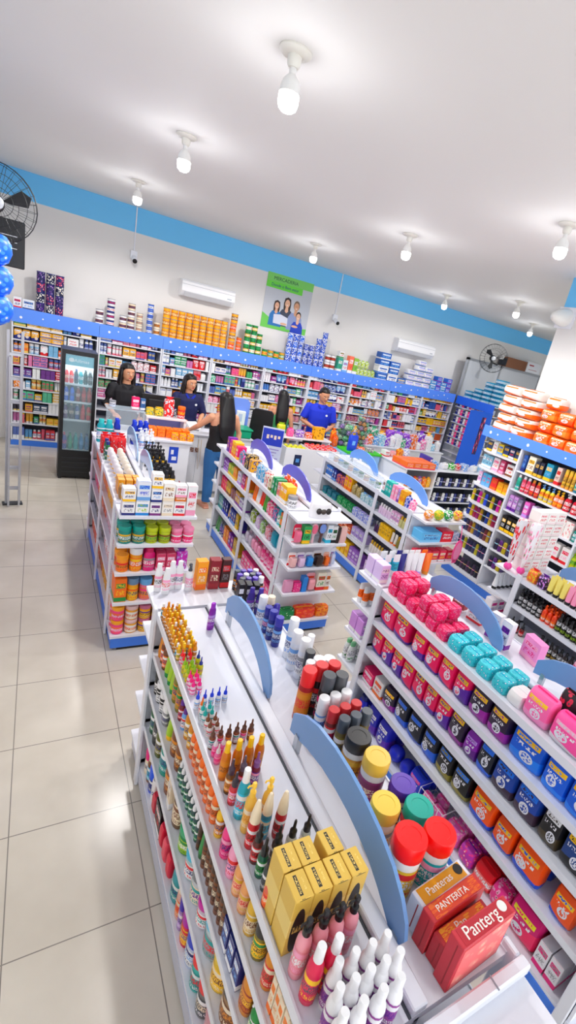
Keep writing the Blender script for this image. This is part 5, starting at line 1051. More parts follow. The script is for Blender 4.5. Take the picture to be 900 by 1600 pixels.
def fill_back(i):
    a, b = EDGES[i], EDGES[i+1]
    if i == 0: b = .86
    for zi in range(9, -1, -1):
        pal = ROWS[i][zi]
        if not pal: continue
        room = (BLV[zi+1] - BLV[zi] - .02) if zi < 9 else .17
        room = min(room, .19)
        x = a + .028
        while x < b - .07:
            kindr = br.random(); c = br.choice(PALS[pal] if br.random() < .68 else PALS['med'])
            gm = sum(c)/3; c = tuple(int(gm + (v-gm)*.84) for v in c)
            c2 = br.choice([(236,236,240), (236,236,240), (226,200,120), (90,110,170), (200,110,120)]); c3 = br.choice([NAV, WHT, RED])
            if c2 == c: c2 = NAV
            blk = br.choice((1, 1, 2, 2, 3))
            if kindr < .62:
                w = br.choice((.052, .065, .08, .10)) if pal != 'yel' or i else .155
                h = br.uniform(.55, .97)*room; st = 1
                if h < .08*1.2 or br.random() < .3: st = 2; h = min(h, room/2-.003)
                for _ in range(blk):
                    if x + w > b - .03: break
                    for s in range(st):
                        lb = f'{ordinal(nth((COLN[pal], UW[i], zi, s)))} {"upper " if s else ""}{COLN[pal]} box on {SHN[zi]} shelf, {UW[i]}'
                        item = ('carton', (w-.004, .12, round(h, 2)), (((c, c2, c3, 'carton')),), (x+w/2, BY+.075, BLV[zi]+.0008+s*(round(h, 2)+.001)), lb, 'medicine_box', 'box', f'{COLN[pal]} boxes, {SHN[zi]} shelf, {UW[i]}')
                        REST.append(item)
                    x += w
            else:
                k = br.choice(('shampoo', 'jar', 'tube', 'pack', 'aerosol', 'bag'))
                w = {'shampoo': .06, 'jar': .07, 'tube': .05, 'pack': .11, 'aerosol': .05, 'bag': .10}[k]
                h = round(room*br.uniform(.75, .95), 2)
                p = (w-.006, .08, h) if k in FLAT else (round((w-.004)/2.06, 4), h)
                cols = {'shampoo': (c, c2, (c2, c, c3, 'label')), 'jar': (c, c2, (c2, c, c3, 'label')), 'tube': (c, c2), 'pack': ((c, c2, c3, 'pack'), c), 'aerosol': (c, c2, (c2, c, c3, 'label')), 'bag': ((c, c2, c3, 'spots'), c)}[k]
                for _ in range(blk):
                    if x + w > b - .03: break
                    lb = f'{ordinal(nth((k, UW[i], zi)))} {COLN[pal]} {NAME[k][0].replace("_", " ")} on {SHN[zi]} shelf, {UW[i]}'
                    put(k, p, cols, (x+w/2, BY+.07, BLV[zi]+.0008), br.uniform(-.05, .05), lb, f'{NAME[k][0]} row, {SHN[zi]} shelf, {UW[i]}')
                    x += w
            x += br.uniform(.002, .012)
for i in range(9): fill_back(i)
def dist(it): return (Vector(it[3]) - CAM_LOC).length / (it[1][0]*it[1][2])**.5
def rest_boxes():
    REST.sort(key=dist)
    for it in REST[:290]: put(it[0], it[1], it[2], it[3], br.uniform(-.04, .04), it[4], it[7], True, it[5], it[6])
    groups = {}
    parts, mats = [], []
    for it in REST[290:]:
        m = C(it[2][0])
        if m not in mats: mats.append(m)
        v, f = cbox(-it[1][0]/2, it[1][0]/2, -.06, .06, 0, it[1][2], .002)
        parts.append(([(x+it[3][0], y+it[3][1], z+it[3][2]) for x, y, z in v], f, mats.index(m)))
    if parts:
        o = link('medicine_boxes', mesh('medicine_boxes', parts), [C(((240,240,244), (60,120,200), (200,60,80), 'carton'))] if False else mats)
        tag(o, 'farther medicine boxes filling the remaining back wall shelves', 'boxes', None, 'stuff')
rest_boxes()
# ---- tins and packs standing on top of the back wall shelving
TZ = 2.0786; TY = 7.70
def tins(x0, cols, h, r_, c, desc, g='tins on the back wall shelving', lidc=GRY):
    for i, n in enumerate(cols):
        for s in range(n):
            put('tin', (r_, h), (c[(i+s) % len(c)], lidc), (x0 + i*(2*r_*1.03+.004), TY + .006*((i*3+s) % 3-1), TZ + s*(h+.001)), rnd.uniform(0, 6), f'{ordinal(s+1)} from bottom, {ordinal(i+1)} column of {desc}', g)
GT = [((244,176,30), (200,120,20), (250,230,170), 'band'), ((240,170,24), (190,110,24), (252,236,180), 'band')]
put('carton', (.10, .10, .16), (car((238,240,246), RED, NAV),), (-.20, TY, TZ), 0, 'white carton with red foot at the outer end above the yellow medicine unit'); put('carton', (.15, .10, .15), (car((236,240,248), NAV, SKY),), (-.06, TY, TZ), 0, 'white and navy carton beside the dark tins above the yellow medicine unit')
tins(.09, [4, 4, 4], .145, .058, [((26,26,80), PUR, WHT, 'spots'), ((20,24,60), WHT, YEL, 'spots'), ((30,30,90), (200,50,90), WHT, 'spots')], 'dark navy tins near the wall corner', lidc=NAV)
tins(.90, [2], .115, .058, [(WHT, BRN, NAV, 'band')], 'low white tins beside the fridge top'); tins(1.06, [4], .105, .06, [(NAV, WHT, RED, 'band'), (WHT, NAV, RED, 'band')], 'navy and white tin tower'); tins(1.25, [2, 4], .105, .056, [(CRM, BRN, NAV, 'band'), (WHT, BRN, NAV, 'band')], 'cream and brown tins')
tins(1.50, [3], .10, .05, [(CRM, GRY, AMB, 'band')], 'grey and cream tins'); tins(1.66, [5], .095, .05, [((60,100,190), WHT, NAV, 'band')], 'slim blue and white tin tower'); tins(1.78, [2], .11, .05, [(CRM, BRN, AMB, 'band')], 'small cream tins beside the golden ones')
tins(1.92, [3]*9, .16, .059, GT, 'golden tins', 'golden milk tins'); tins(3.09, [4], .16, .062, [((236,140,30), RED, CRM, 'band'), ((240,170,40), BRN, CRM, 'band')], 'tall orange tin tower'); tins(3.23, [2], .13, .05, [((220,120,40), RED, CRM, 'band')], 'low orange tins')
tins(3.38, [4, 4, 3], .13, .056, [((20,120,60), GLD, WHT, 'band'), ((30,140,80), WHT, GLD, 'band')], 'green tins', lidc=(60,150,90)); tins(3.76, [1]*4, .15, .056, [((40,130,70), GLD, RED, 'band'), ((214,160,50), GRN, WHT, 'band')], 'single-layer green and gold tins')
tins(4.24, [4, 4, 4], .135, .058, [((30,80,180), WHT, NAV, 'spots'), ((40,100,200), WHT, SKY, 'spots')], 'blue and white tins, first block', lidc=WHT); tins(4.62, [3, 3], .135, .056, [((30,70,170), WHT, NAV, 'spots')], 'blue and white tins, low middle block', lidc=WHT); tins(4.87, [4, 5], .14, .056, [((30,80,180), WHT, NAV, 'spots')], 'blue and white tins, tallest block', lidc=WHT)
tins(5.14, [2, 2], .15, .058, [(WHT, BRN, RED, 'band')], 'white and brown tins')
for i, (x, w, h, c, l) in enumerate([(5.42, .11, .28, car((60,160,140), WHT, GRN), 'tall sea green carton'), (5.42, .11, .13, car(WHT, GRN, RED), 'white carton on the sea green one'), (5.55, .12, .26, car((226,236,240), SKY, RED), 'pale blue carton'), (5.68, .11, .36, car((236,120,90), WHT, RED), 'coral carton'), (5.80, .11, .34, car((150,190,80), WHT, GRN), 'lime and white carton')]):
    put('carton', (w, .12, h), (c,), (x, TY, TZ + (.2815 if i == 1 else 0)), rnd.uniform(-.05, .05), l + ' above the back wall shelving')
for i in range(5):
    for s in range(2 if i < 3 else 1): put('bag', (.09, .08, .16), (sp((180,200,60), WHT, GRN), LIM), (5.905+.10*i, TY, TZ+.1615*s), rnd.uniform(-.2, .2), f'{ordinal(i+1)} {"upper " if s else ""}lime green pouch beside the lime carton above the shelving', 'lime pouches above the shelving')
for i in range(2):
    for s in range(4 - i): put('carton', (.27, .2, .145), (((30,90,170), WHT, (110,170,220), 'carton') if (s+i) % 3 != 1 else (WHT, (60,120,200), NAV, 'carton'),), (6.50+.29*i, TY, TZ+.146*s), 0, f'{ordinal(s+1)} from bottom, {("taller", "shorter")[i]} stack of blue wipe cartons', 'blue wipe cartons')
put('carton', (.24, .16, .12), (car((50,110,180), YEL, WHT),), (7.07, TY, TZ), 0, 'low blue carton between blue stacks and white rolls')
for i in range(3):
    for s in range((3, 5, 4)[i]): put('pack', (.235, .2, .118), (((244,244,246), (120,150,210), (200,160,220), 'carton'), WHT), (7.31+.245*i, TY, TZ+.12*s), 0, f'{ordinal(s+1)} from bottom, {ordinal(i+1)} stack of white roll packs', 'white roll packs', name='roll_pack')
for i in range(4):
    for s in range((2, 3, 2, 3)[i]): put('carton', (.15, .16, .11), (((50,110,200), (150,60,170), WHT, 'carton') if i % 2 else ((110,170,220), WHT, NAV, 'carton'),), (8.02+.16*i, TY, TZ+.111*s), 0, f'{ordinal(s+1)} from bottom, {ordinal(i+1)} stack of small blue cartons past the white rolls', 'small blue cartons')
# ---- side return in the far corner with turquoise packs on top
cs = thing('wall_shelving', 'white corner shelf unit with turquoise packs on top and a blue end panel', 'shelf unit', (0, 0, 0))
part('rear_panel', box(9.18, 9.20, 6.32, 7.55, .05, 2.04), WHITE, cs)
for z in BLV: part('shelf', box(8.80, 9.179, 6.33, 7.53, z-.016, z), SHELF, cs)
part('header_sign', box(8.785, 8.799, 6.30, 7.535, 1.90, 2.09), mat((50,110,222), .4), cs); part('top_board', box(8.80, 9.2, 6.30, 7.55, 2.04, 2.056), SHELF, cs)
part('end_panel', box(8.10, 8.795, 6.28, 6.30, .05, 1.92), mat((28,100,214), .4), cs); part('panel_strip', box(8.50, 8.62, 6.276, 6.2799, .95, 1.80), printed((40,40,90), (220,60,90), (240,240,240), 'spots'), cs)
part('end_base', box(8.10, 9.18, 6.29, 7.53, 0, .05), BLUE, cs)
for zi in range(4, 10):
    run((8.81, 7.51, BLV[zi]), A90, 1.18, 'corner unit ' + SHN[zi] + ' shelf', [('deo', (.035, .14), [[((70,100,190), WHT, NAV, 'band'), NAV], [((110,160,220), WHT, RED, 'band'), WHT], [((236,90,160), WHT, RED, 'band'), PNK]], .5, 'blue or pink bottle'), ('carton', (.09, .1, .13), sbox([(200,210,225), (80,120,190), (230,180,90)], zi), 1.16, 'pale carton')])
for s, n in enumerate((4, 4, 3, 2, 2, 1)):
    for k in range(n):
        put('pack', (.265, .24, .098), (((30,140,180), (235,240,244), (60,170,200), 'band'), TEA), (8.99, 6.46+.285*k, 2.057+.1*s), A90, f'{ordinal(s+1)} layer turquoise pack, {ordinal(k+1)} from the blue end panel', 'turquoise packs on the corner unit', name='tissue_pack')
# ---- air conditioners, cameras, fans, cardboard boxes, poster
def aircon(x0, x1, z0, z1, label):
    t = thing('air_conditioner', label, 'air conditioner', (0, 0, 0), 0, 'wall air conditioners')
    out = [(7.948, z1), (7.78, z1), (7.735, z1-.03), (7.73, z0+.09), (7.79, z0+.012), (7.83, z0), (7.948, z0)]
    part('housing', prism([(y, z) for y, z in out], 'x', x0, x1), mat((246,246,248), .3), t)
    part('air_flap', prism([(7.728, z0+.085), (7.786, z0+.010), (7.782, z0+.006), (7.722, z0+.080)], 'x', x0+.05, x1-.05), mat((226,228,232), .3), t)
    part('front_line', box(x0+.002, x1-.002, 7.7285, 7.7295, z1-.075, z1-.071), GREY, t); part('display', box(x1-.14, x1-.06, 7.7275, 7.7295, z0+.11, z0+.13), mat((190,196,204), .3), t)
aircon(2.13, 3.06, 2.81, 3.08, 'white split air conditioner beside the poster, above the golden tins'); aircon(6.82, 7.90, 2.75, 3.03, 'white split air conditioner above the white rolls')
def cam_dome(x, z, label):
    t = thing('security_camera', label, 'camera', (x, YB-.001, z), 0, 'security cameras')
    part('wall_box', box(-.05, .05, -.05, 0, -.02, .10), WHITE, t)
    part('camera_body', [move(lathe([(.036, 0), (.042, .02), (.042, .13), (.034, .15)], 18), Matrix.Translation((0, -.05, 0)) @ Matrix.Rotation(R(112), 4, 'X'))], WHITE, t, True)
    part('lens', [move(lathe([(.036, .1505), (.034, .162), (.01, .166)], 18), Matrix.Translation((0, -.05, 0)) @ Matrix.Rotation(R(112), 4, 'X'))], BLACK, t, True)
    part('conduit', box(-.008, .008, -.016, 0, .10, ZC-z-.002), WHITE, t)
cam_dome(1.365, 3.20, 'white security camera on a vertical conduit above the fridge side'); cam_dome(5.235, 3.06, 'white security camera on a conduit beside the poster')
def fan(loc, rz, label, arm, r_=.30, tiltx=0):
    t = thing('wall_fan', label, 'fan', loc, rz, 'wall fans'); t.rotation_euler = (tiltx, 0, rz)
    M = Matrix.Rotation(R(90), 4, 'X')
    rings = []
    for rr, y in ((r_, 0), (r_*.97, -.05), (r_*.7, -.075), (r_*.35, -.088), (r_*.97, .045), (r_*.6, .07)):
        rings.append(tube([(rr*math.cos(a), y, rr*math.sin(a)) for a in [2*math.pi*k/28 for k in range(29)]], .004 if rr == r_ else .0022, 5))
    for k in range(28):
        a = 2*math.pi*k/28; c, s = math.cos(a), math.sin(a)
        rings.append(tube([(.05*c, -.092, .05*s), (r_*.7*c, -.075, r_*.7*s), (r_*.97*c, -.05, r_*.97*s), (r_*c, 0, r_*s), (r_*.97*c, .045, r_*.97*s), (r_*.6*c, .07, r_*.6*s)], .0016, 4))
    part('guard', rings, mat((30,32,36), .4), t)
    for k in range(3):
        a0 = 2*math.pi*k/3 + .5
        pl = [(.04, -.1), (.10, -.42), (.22, -.40), (.262, -.1), (.22, .16), (.10, .1)]
        vs = []
        for rr, da in pl:
            a = a0 + da; vs.append((rr*math.cos(a), -.018 + .05*da, rr*math.sin(a)))
        vs += [(x, y+.004, z) for x, y, z in vs]
        n = len(pl); part('blade', (vs, [tuple(range(n-1, -1, -1)), tuple(range(n, 2*n))] + [(i, (i+1) % n, n+(i+1) % n, n+i) for i in range(n)]), mat((24,26,30), .3), t)
    part('hub', [move(lathe([(.045, -.03), (.055, .0), (.05, .03), (.03, .04)], 16), M)], mat((206,210,216), .3), t, True)
    part('motor', [move(lathe([(.05, -.17), (.07, -.14), (.075, -.06), (.05, -.03)], 16), M)], mat((24,26,30), .4), t, True)
    part('wall_arm', tube([(0, .12, -.02), (0, .17, -.08), arm], .018, 8), mat((28,28,32), .4), t)
fan((9.35, 7.30, 3.10), R(-35), 'black wall fan with silver hub before the grey partition in the far corner', (.2, .33, -.12), .33)
cb = thing('cardboard_box', 'brown cardboard box lying open on the partition top in the far corner', 'box', (10.55, 7.72, 3.001), 0)
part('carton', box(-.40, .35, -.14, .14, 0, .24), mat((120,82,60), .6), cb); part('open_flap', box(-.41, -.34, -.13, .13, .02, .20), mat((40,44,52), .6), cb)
wc = thing('carton_box', 'white carton with red print next to the brown one on the partition top', 'box', (11.2, 7.72, 3.001), 0)
part('carton', box(-.28, .28, -.14, .14, 0, .26), mat((226,228,234), .5), wc); part('red_print', [box(-.2, -.02, -.1412, -.14, .17, .20), box(-.2, .14, -.1412, -.14, .07, .08)], mat((150,20,50), .5), wc)
# poster: printed sheet
po = thing('poster', 'green-topped poster of a smiling family on the back wall', 'poster', (4.165, YB-.006, 3.105), 0)
W2, H2 = .485, .49
part('sheet', box(-W2, W2, -.003, .003, -H2, H2), mat((196,200,208), .5), po)
def flat(name, poly, c, d, parent=po): return part(name, prism(poly, 'y', -.0034-.0004*d, -.0030), mat(c, .5), parent)
def oval(cx, cz, a, b, n=20, t0=0, t1=2*math.pi): return [(cx+a*math.cos(t0+(t1-t0)*k/n), cz+b*math.sin(t0+(t1-t0)*k/n)) for k in range(n)]
flat('green_band', [(-W2, H2), (W2, H2), (W2, .34), (-W2, .34)], (130,206,110), 1); flat('green_tab', [(-W2, .345), (.27, .345), (.27, .225), (-W2, .235)], (116,214,80), 2)
flat('grass_print', [(-W2, -H2), (W2, -H2), (W2, -.36), (.2, -.40), (-.2, -.36), (-W2, -.22)], (116,196,96), 1)
def figure(x, z, s, hair, skin, top, longh=True, d=3):
    if longh: flat('hair_print', [(x-.062*s, z-.16*s), (x-.075*s, z), (x-.06*s, z+.085*s), (x, z+.115*s), (x+.06*s, z+.085*s), (x+.075*s, z), (x+.066*s, z-.2*s), (x, z-.1*s)], hair, d)
    else: flat('hair_print', oval(x, z+.02*s, .062*s, .088*s), hair, d)
    flat('body_print', [(x-.15*s, z-.42*s), (x-.14*s, z-.2*s), (x-.09*s, z-.115*s), (x+.09*s, z-.115*s), (x+.14*s, z-.2*s), (x+.16*s, z-.42*s)], top, d+1)
    flat('neck_print', [(x-.025*s, z-.05*s), (x+.025*s, z-.05*s), (x+.035*s, z-.14*s), (x, z-.17*s), (x-.035*s, z-.14*s)], skin, d+2)
    flat('face_print', oval(x, z, .05*s, .072*s), skin, d+3)
    flat('eye_print', oval(x-.018*s, z+.008*s, .007*s, .004*s, 8), (40,28,24), d+4); flat('eye_print', oval(x+.018*s, z+.008*s, .007*s, .004*s, 8), (40,28,24), d+4)
    flat('mouth_print', oval(x, z-.032*s, .018*s, .007*s, 10), (236,226,224), d+4)
figure(-.02+.02, .02, 1.02, (40,26,24), (222,178,152), (60,66,84)); figure(.20, -.0, 1.05, (120,100,84), (206,158,128), (140,152,190), False, 4)
figure(-.21, -.06, .88, (50,30,26), (218,172,146), (40,110,170), True, 9); figure(.27, -.17, .88, (30,22,22), (224,182,158), (24,60,170), False, 10)
flat('card_print', [(-.24, -.38), (-.25, -.22), (-.1, -.2), (.05, -.24), (.06, -.39)], (214,218,232), 16)
for x, a in ((-.02, .3), (.22, -.2)): flat('hand_print', oval(x, -.36, .07, .022), (222,178,150), 17)
lettering('MERCADERIA', .085, mat((30,70,60), .5), po, (-.10, -.0046, .405), (R(90), 0, 0)); lettering('Donde o Bem estar', .072, mat((20,30,110), .5), po, (-.10, -.0052, .290), (R(90), 0, 0))
# ------------------------------------------------------------ drinks fridge
fr = thing('drinks_fridge', 'black glass-door drinks fridge full of bottles at the aisle end', 'fridge', (.34, 6.0, 0))
FW, FD, FH = .425, .46, 1.79
BK = mat((14,15,17), .35); INW = mat((225,236,240), .4)
part('cabinet', [box(0, .03, .035, FD, .03, FH), box(FW-.03, FW, .035, FD, .03, FH), box(.03, FW-.03, FD-.03, FD, .03, FH), box(.03, FW-.03, .035, FD-.03, FH-.05, FH), box(.03, FW-.03, .035, FD-.03, .03, .42)], BK, fr)
part('liner', [box(.031, .036, .05, FD-.031, .425, 1.735), box(FW-.036, FW-.031, .05, FD-.031, .425, 1.735), box(.036, FW-.036, FD-.036, FD-.031, .425, 1.735), box(.036, FW-.036, .05, FD-.036, .421, .426)], INW, fr)
dr = part('door', [box(0, .045, 0, .033, .38, FH), box(FW-.045, FW, 0, .033, .38, FH), box(.045, FW-.045, 0, .033, FH-.055, FH), box(.045, FW-.045, 0, .033, .38, .43)], BK, fr)
part('door_glass', box(.045, FW-.045, .012, .018, .43, FH-.055), mat((200,225,232), .05, alpha=.16), dr)
part('handle', box(FW-.04, FW-.028, -.022, 0, .8, 1.3), BK, dr)
sg = part('lit_sign', box(.046, FW-.046, .020, .030, 1.595, 1.730), mat((104,164,180), .4, emit=.35), fr)
part('logo_print', prism(oval(.115, 1.665, .032, .026), 'y', .0185, .0198), mat((235,245,248), .4), sg); lettering('Ailimas', .062, mat((240,248,250), .4), sg, (.235, .0190, 1.662), (R(90), 0, 0))
for z in (.70, .96, 1.22, 1.40): 
    if z != 1.40 or True: pass
FS = [.43, .86, 1.11, 1.35]
for z in FS[1:]: part('wire_shelf', box(.037, FW-.037, .06, FD-.04, z-.01, z), mat((226,240,246), .3), fr); part('price_strip', box(.037, FW-.037, .05, .058, z-.022, z+.006), mat((214,232,240), .3), fr)
part('vent_slat', [box(.05, FW-.05, .030, .036, z, z+.012) for z in (.10, .17, .24, .31)], mat((44,46,50), .4), fr)
for x in (.03, FW-.03):
    for y in (.06, FD-.06): part('foot', box(x-.02, x+.02, y-.02, y+.02, 0, .03), BK, fr)
FLT = bpy.data.lights.new('fridge_light', 'AREA'); FLT.energy = 2.2; FLT.size = .3; FLT.size_y = .05; FLT.shape = 'RECTANGLE'
flo = bpy.data.objects.new('fridge_light', FLT); COL.objects.link(flo); flo.parent = fr; flo.location = (FW/2, .09, 1.70); flo.rotation_euler = (R(15), 0, 0)
FIT = [(FS[3], .18, .0255, [((190,30,50), CRM), (RED, WHT), ((30,60,70), NAV), ((40,150,160), WHT), ((20,60,60), BLK), ((50,60,64), GRY)], 'bottle on the top shelf'), (FS[2], .20, .031, [((30,90,190), WHT), ((30,110,220), NAV), ((120,40,40), WHT), ((150,40,30), RED), ((170,60,30), RED)], 'bottle on the third shelf'),
       (FS[1], .205, .031, [((90,60,110), WHT), ((70,60,80), CRM), ((60,80,140), WHT), ((190,40,40), RED), ((200,40,40), GRN)], 'bottle on the second shelf'), (FS[0], .21, .031, [((90,90,170), (210,60,110)), ((40,150,120), GRN), ((30,150,150), TEA), ((40,120,170), SKY), ((30,100,150), NAV)], 'bottle at the fridge bottom')]
for z, h, r_, cs_, d in FIT:
    n = len(cs_)
    for i, (c, c2) in enumerate(cs_):
        for row in range(2):
            put('soda', (r_, h), (mat(c, .15), c2, (c, WHT, c2, 'label')), (.34+.07+(FW-.14)*i/(n-1), 6.0+.10+.085*row, z+.001), rnd.uniform(0, 6), f'{ordinal(i+1)} drink {d}{", rear row" if row else ""}, counted from the hinge side', 'drinks in the fridge')
# ------------------------------------------------------------ checkout counters
CW = mat((238,239,243), .3)
c1 = thing('checkout_counter', 'white checkout counter of the first cashier with raised glass screen and orange packs', 'counter', (0, 0, 0))
part('counter_body', [box(.82, 1.82, 4.90, 5.46, .06, .96)], CW, c1); part('plinth', box(.84, 1.84, 4.93, 5.44, 0, .06), GREY, c1)
part('worktop', cbox(.80, 1.84, 4.86, 5.50, .96, .99, .004), SHELF, c1)
part('riser_box', [box(1.30, 1.33, 5.22, 5.46, .991, 1.18), box(1.79, 1.82, 5.22, 5.46, .991, 1.18), box(1.30, 1.82, 5.20, 5.48, 1.18, 1.20), box(1.33, 1.79, 5.44, 5.46, .991, 1.18)], CW, c1)
part('riser_inside', box(1.331, 1.789, 5.42, 5.439, .992, 1.179), mat((150,160,220), .4), c1)
part('glass_screen', box(.82, 1.28, 5.20, 5.21, .991, 1.24), mat((215,228,236), .06, alpha=.25), c1); part('glass_shelf', box(.82, 1.28, 5.20, 5.46, 1.24, 1.25), mat((205,220,230), .08, alpha=.5), c1)
stk = part('blue_sticker', box(1.56, 1.68, 4.897, 4.8995, .68, .90), mat((30,70,180), .4), c1); part('sticker_mark', [box(1.585, 1.62, 4.8955, 4.8969, .80, .86), box(1.60, 1.66, 4.8955, 4.8969, .72, .77)], mat((240,240,250), .4), stk)
for r_ in range(2):
    for i in range(5): put('carton', (.095, .16, .055), (((240,110,30), (250,170,40), (220,40,40), 'spots'),), (1.36+.105*i, 5.08-.12*0, .9905+.056*r_), rnd.uniform(-.05, .05), f'{ordinal(i+1)} {"upper " if r_ else ""}orange sweet pack on the first checkout counter, from the fridge side', 'orange sweet packs', name='sweet_pack', cat='pack')
for i in range(3): put('bag', (.09, .06, .10), (sp((240,180,40), RED, WHT), YEL), (1.62+.10*i, 4.93, .9905), 0, f'{ordinal(i+1)} small yellow sweet pouch at the counter edge', 'yellow sweet pouches')
def counter_goods(lst, zz, g):
    for x, y, k, p, c, l in lst: put(k, p, c, (x, y, zz), rnd.uniform(-.15, .15), l, g)
counter_goods([(1.36, 5.35, 'bag', (.10, .07, .10), (sp((240,200,50), GRN, WHT), YEL), 'yellow snack pouch on the counter riser'), (1.47, 5.33, 'bag', (.11, .08, .12), (sp((246,206,60), GRN, RED), YEL), 'second yellow snack pouch on the counter riser'), (1.60, 5.36, 'bag', (.13, .10, .27), (sp((216,30,30), WHT, NAV), RED), 'tall red lollipop bag on the counter riser'), (1.69, 5.40, 'bag', (.05, .07, .12), (sp((40,50,80), WHT, GRN), NAV), 'dark snack pouch on the counter riser'), (1.768, 5.34, 'jar', (.05, .16), (RED, ORG, lab(RED, WHT, YEL)), 'red sweet jar on the counter riser')], 1.2008, 'sweets on the counter riser')
counter_goods([(1.17, 5.33, 'carton', (.09, .05, .16), (car((226,20,100), WHT, LPK),), 'hot pink card box on the glass shelf'), (1.26, 5.33, 'carton', (.06, .05, .15), (car((60,110,160), WHT, NAV),), 'steel blue card box on the glass shelf'), (.90, 5.34, 'jar', (.04, .08), (WHT, GRY, lab(WHT, SKY, NAV)), 'white tub on the glass shelf')], 1.2508, 'boxes on the glass shelf')
mo = thing('monitor', 'black computer monitor between the two cashiers', 'monitor', (1.60, 5.88, .9408), 0)
part('screen', [cbox(-.27, .27, -.02, .02, .10, .44, .005)], BLACK, mo); part('stand', [box(-.03, .03, .0, .03, .02, .12), box(-.12, .12, -.09, .09, 0, .02)], BLACK, mo); part('rear_shell', cbox(-.18, .18, -.045, -.021, .16, .38, .01), mat((30,30,34), .5), mo)
dk = thing('checkout_counter', 'white cashier desk with drawers where the customer in black stands', 'counter', (0, 0, 0))
part('desk_body', box(1.30, 2.95, 5.60, 6.00, .05, .92), CW, dk); part('plinth', box(1.32, 2.93, 5.63, 5.98, 0, .05), GREY, dk); part('worktop', cbox(1.28, 2.97, 5.57, 6.02, .92, .94, .003), SHELF, dk)
for x in (1.62, 2.12, 2.62): part('panel_joint', box(x, x+.004, 5.5985, 5.5999, .06, .90), GREY, dk)
for x in (2.02, 2.09, 2.24): part('photo_sticker', box(x, x+.055, 5.5980, 5.5999, .66, .73), printed((120,70,50), (230,220,210), (40,30,30), 'spots'), dk)
part('hanging_cord', tube([(2.13, 5.595, .86), (2.14, 5.59, .55), (2.16, 5.59, .40), (2.18, 5.59, .55), (2.17, 5.595, .86)], .004, 5), mat((220,205,180), .5), dk)
part('service_tray', [box(1.92, 2.42, 5.60, 5.615, .941, .98), box(1.92, 1.935, 5.615, 5.84, .941, 1.06), box(2.405, 2.42, 5.615, 5.84, .941, 1.06)], CW, dk)
pm = thing('card_terminal', 'white card terminal on the cashier desk in front of the second cashier', 'terminal', (2.06, 5.76, .9408), R(20))
part('terminal_body', [prism([(-.09, 0), (.10, 0), (.10, .10), (.06, .13), (-.09, .05)], 'x', -.09, .09)], mat((236,236,238), .4), pm); part('keypad', box(-.05, .05, -.0905, -.0895, .01, .04), mat((120,124,130), .4), pm)
tb = thing('storage_crate', 'green plastic crate with lid on the desk behind the toy gondola', 'crate', (2.72, 5.725, .9408), 0)
part('crate_body', cbox(-.21, .21, -.14, .14, 0, .12, .015), mat((20,160,120), .35), tb); part('lid', cbox(-.225, .225, -.155, .155, .1205, .15, .008), mat((16,150,112), .35), tb); part('lid_mark', box(-.10, -.03, -.1565, -.1551, .127, .143), mat((20,60,50), .4), tb)
ds = thing('display_stand', 'light blue counter display board with a white box, behind the customer', 'display', (2.80, 5.955, .9408), R(-12))
part('back_board', prism([(-.17, 0), (.17, 0), (.17, .50), (.12, .55), (-.12, .55), (-.17, .50)], 'y', .03, .04), mat((120,150,226), .4), ds); part('white_box', cbox(-.03, .11, -.05, .029, 0, .36, .004), mat((240,242,246), .4), ds); part('box_figure', [box(.0, .06, -.052, -.0501, .20, .32)], mat((190,200,226), .4), ds)
cB = thing('service_counter', 'white service counter of the man in blue with sweet bins and price board', 'counter', (0, 0, 0))
part('counter_body', box(3.30, 4.25, 5.05, 5.65, .05, .93), CW, cB); part('plinth', box(3.32, 4.23, 5.08, 5.63, 0, .05), GREY, cB)
part('bin_walls', [box(3.30, 4.25, 5.05, 5.065, .93, 1.0), box(3.30, 3.315, 5.065, 5.40, .93, 1.0), box(4.235, 4.25, 5.065, 5.40, .93, 1.0), box(3.70, 3.715, 5.065, 5.40, .93, 1.0)], CW, cB)
part('rear_shelf', [box(3.28, 4.27, 5.40, 5.67, 1.06, 1.08), box(3.30, 3.32, 5.41, 5.65, .93, 1.06), box(4.23, 4.25, 5.41, 5.65, .93, 1.06)], CW, cB)
ns = part('notice_card', box(3.46, 3.58, 5.0465, 5.0499, .72, .90), mat((20,34,70), .4), cB); part('notice_print', [box(3.49, 3.55, 5.045, 5.0464, .78, .84)], mat((90,150,210), .4), ns)
pbd = thing('price_board', 'leaning price board with blue head beside the service counter', 'board', (3.06, 5.08, 0), R(-24))
part('board_sheet', [box(-.16, .16, -.012, .012, .62, 1.27)], mat((206,212,232), .4), pbd); part('blue_head', box(-.15, .15, -.0145, -.0121, 1.0, 1.25), mat((40,60,170), .4), pbd); part('head_print', [box(-.09+.055*k, -.055+.055*k, -.016, -.0146, 1.10+.02*(k % 2), 1.16) for k in range(4)], mat((240,220,200), .4), pbd)
part('price_list', [box(-.13, .12-.03*(k % 3), -.0142, -.0121, .94-.045*k, .955-.045*k) for k in range(7)], mat((150,140,190), .4), pbd); part('stand_leg', [box(-.15, -.12, -.01, .01, 0, .62), box(.12, .15, -.01, .01, 0, .62)], METAL, pbd)
for i in range(8): put('ball', (.040,), (sp((190,205,40), YEL, GRN),), (3.38+.085*(i % 4), 5.14+.12*(i//4), .9308), rnd.random()*3, f'{ordinal(i+1)} lime sweet ball bag in the bin nearest the price board', 'lime ball bags', name='sweet_bag', cat='bag')
for i in range(15): put('bag', (.085, .055, .11), (sp((220,30,60), WHT, ORG), (RED if i % 3 else ORG)), (3.77+.10*(i % 5), 5.11+.10*(i//5), .9308), rnd.uniform(-.3, .3), f'{ordinal(i+1)} red sweet pouch in the service counter bin', 'red sweet pouches')
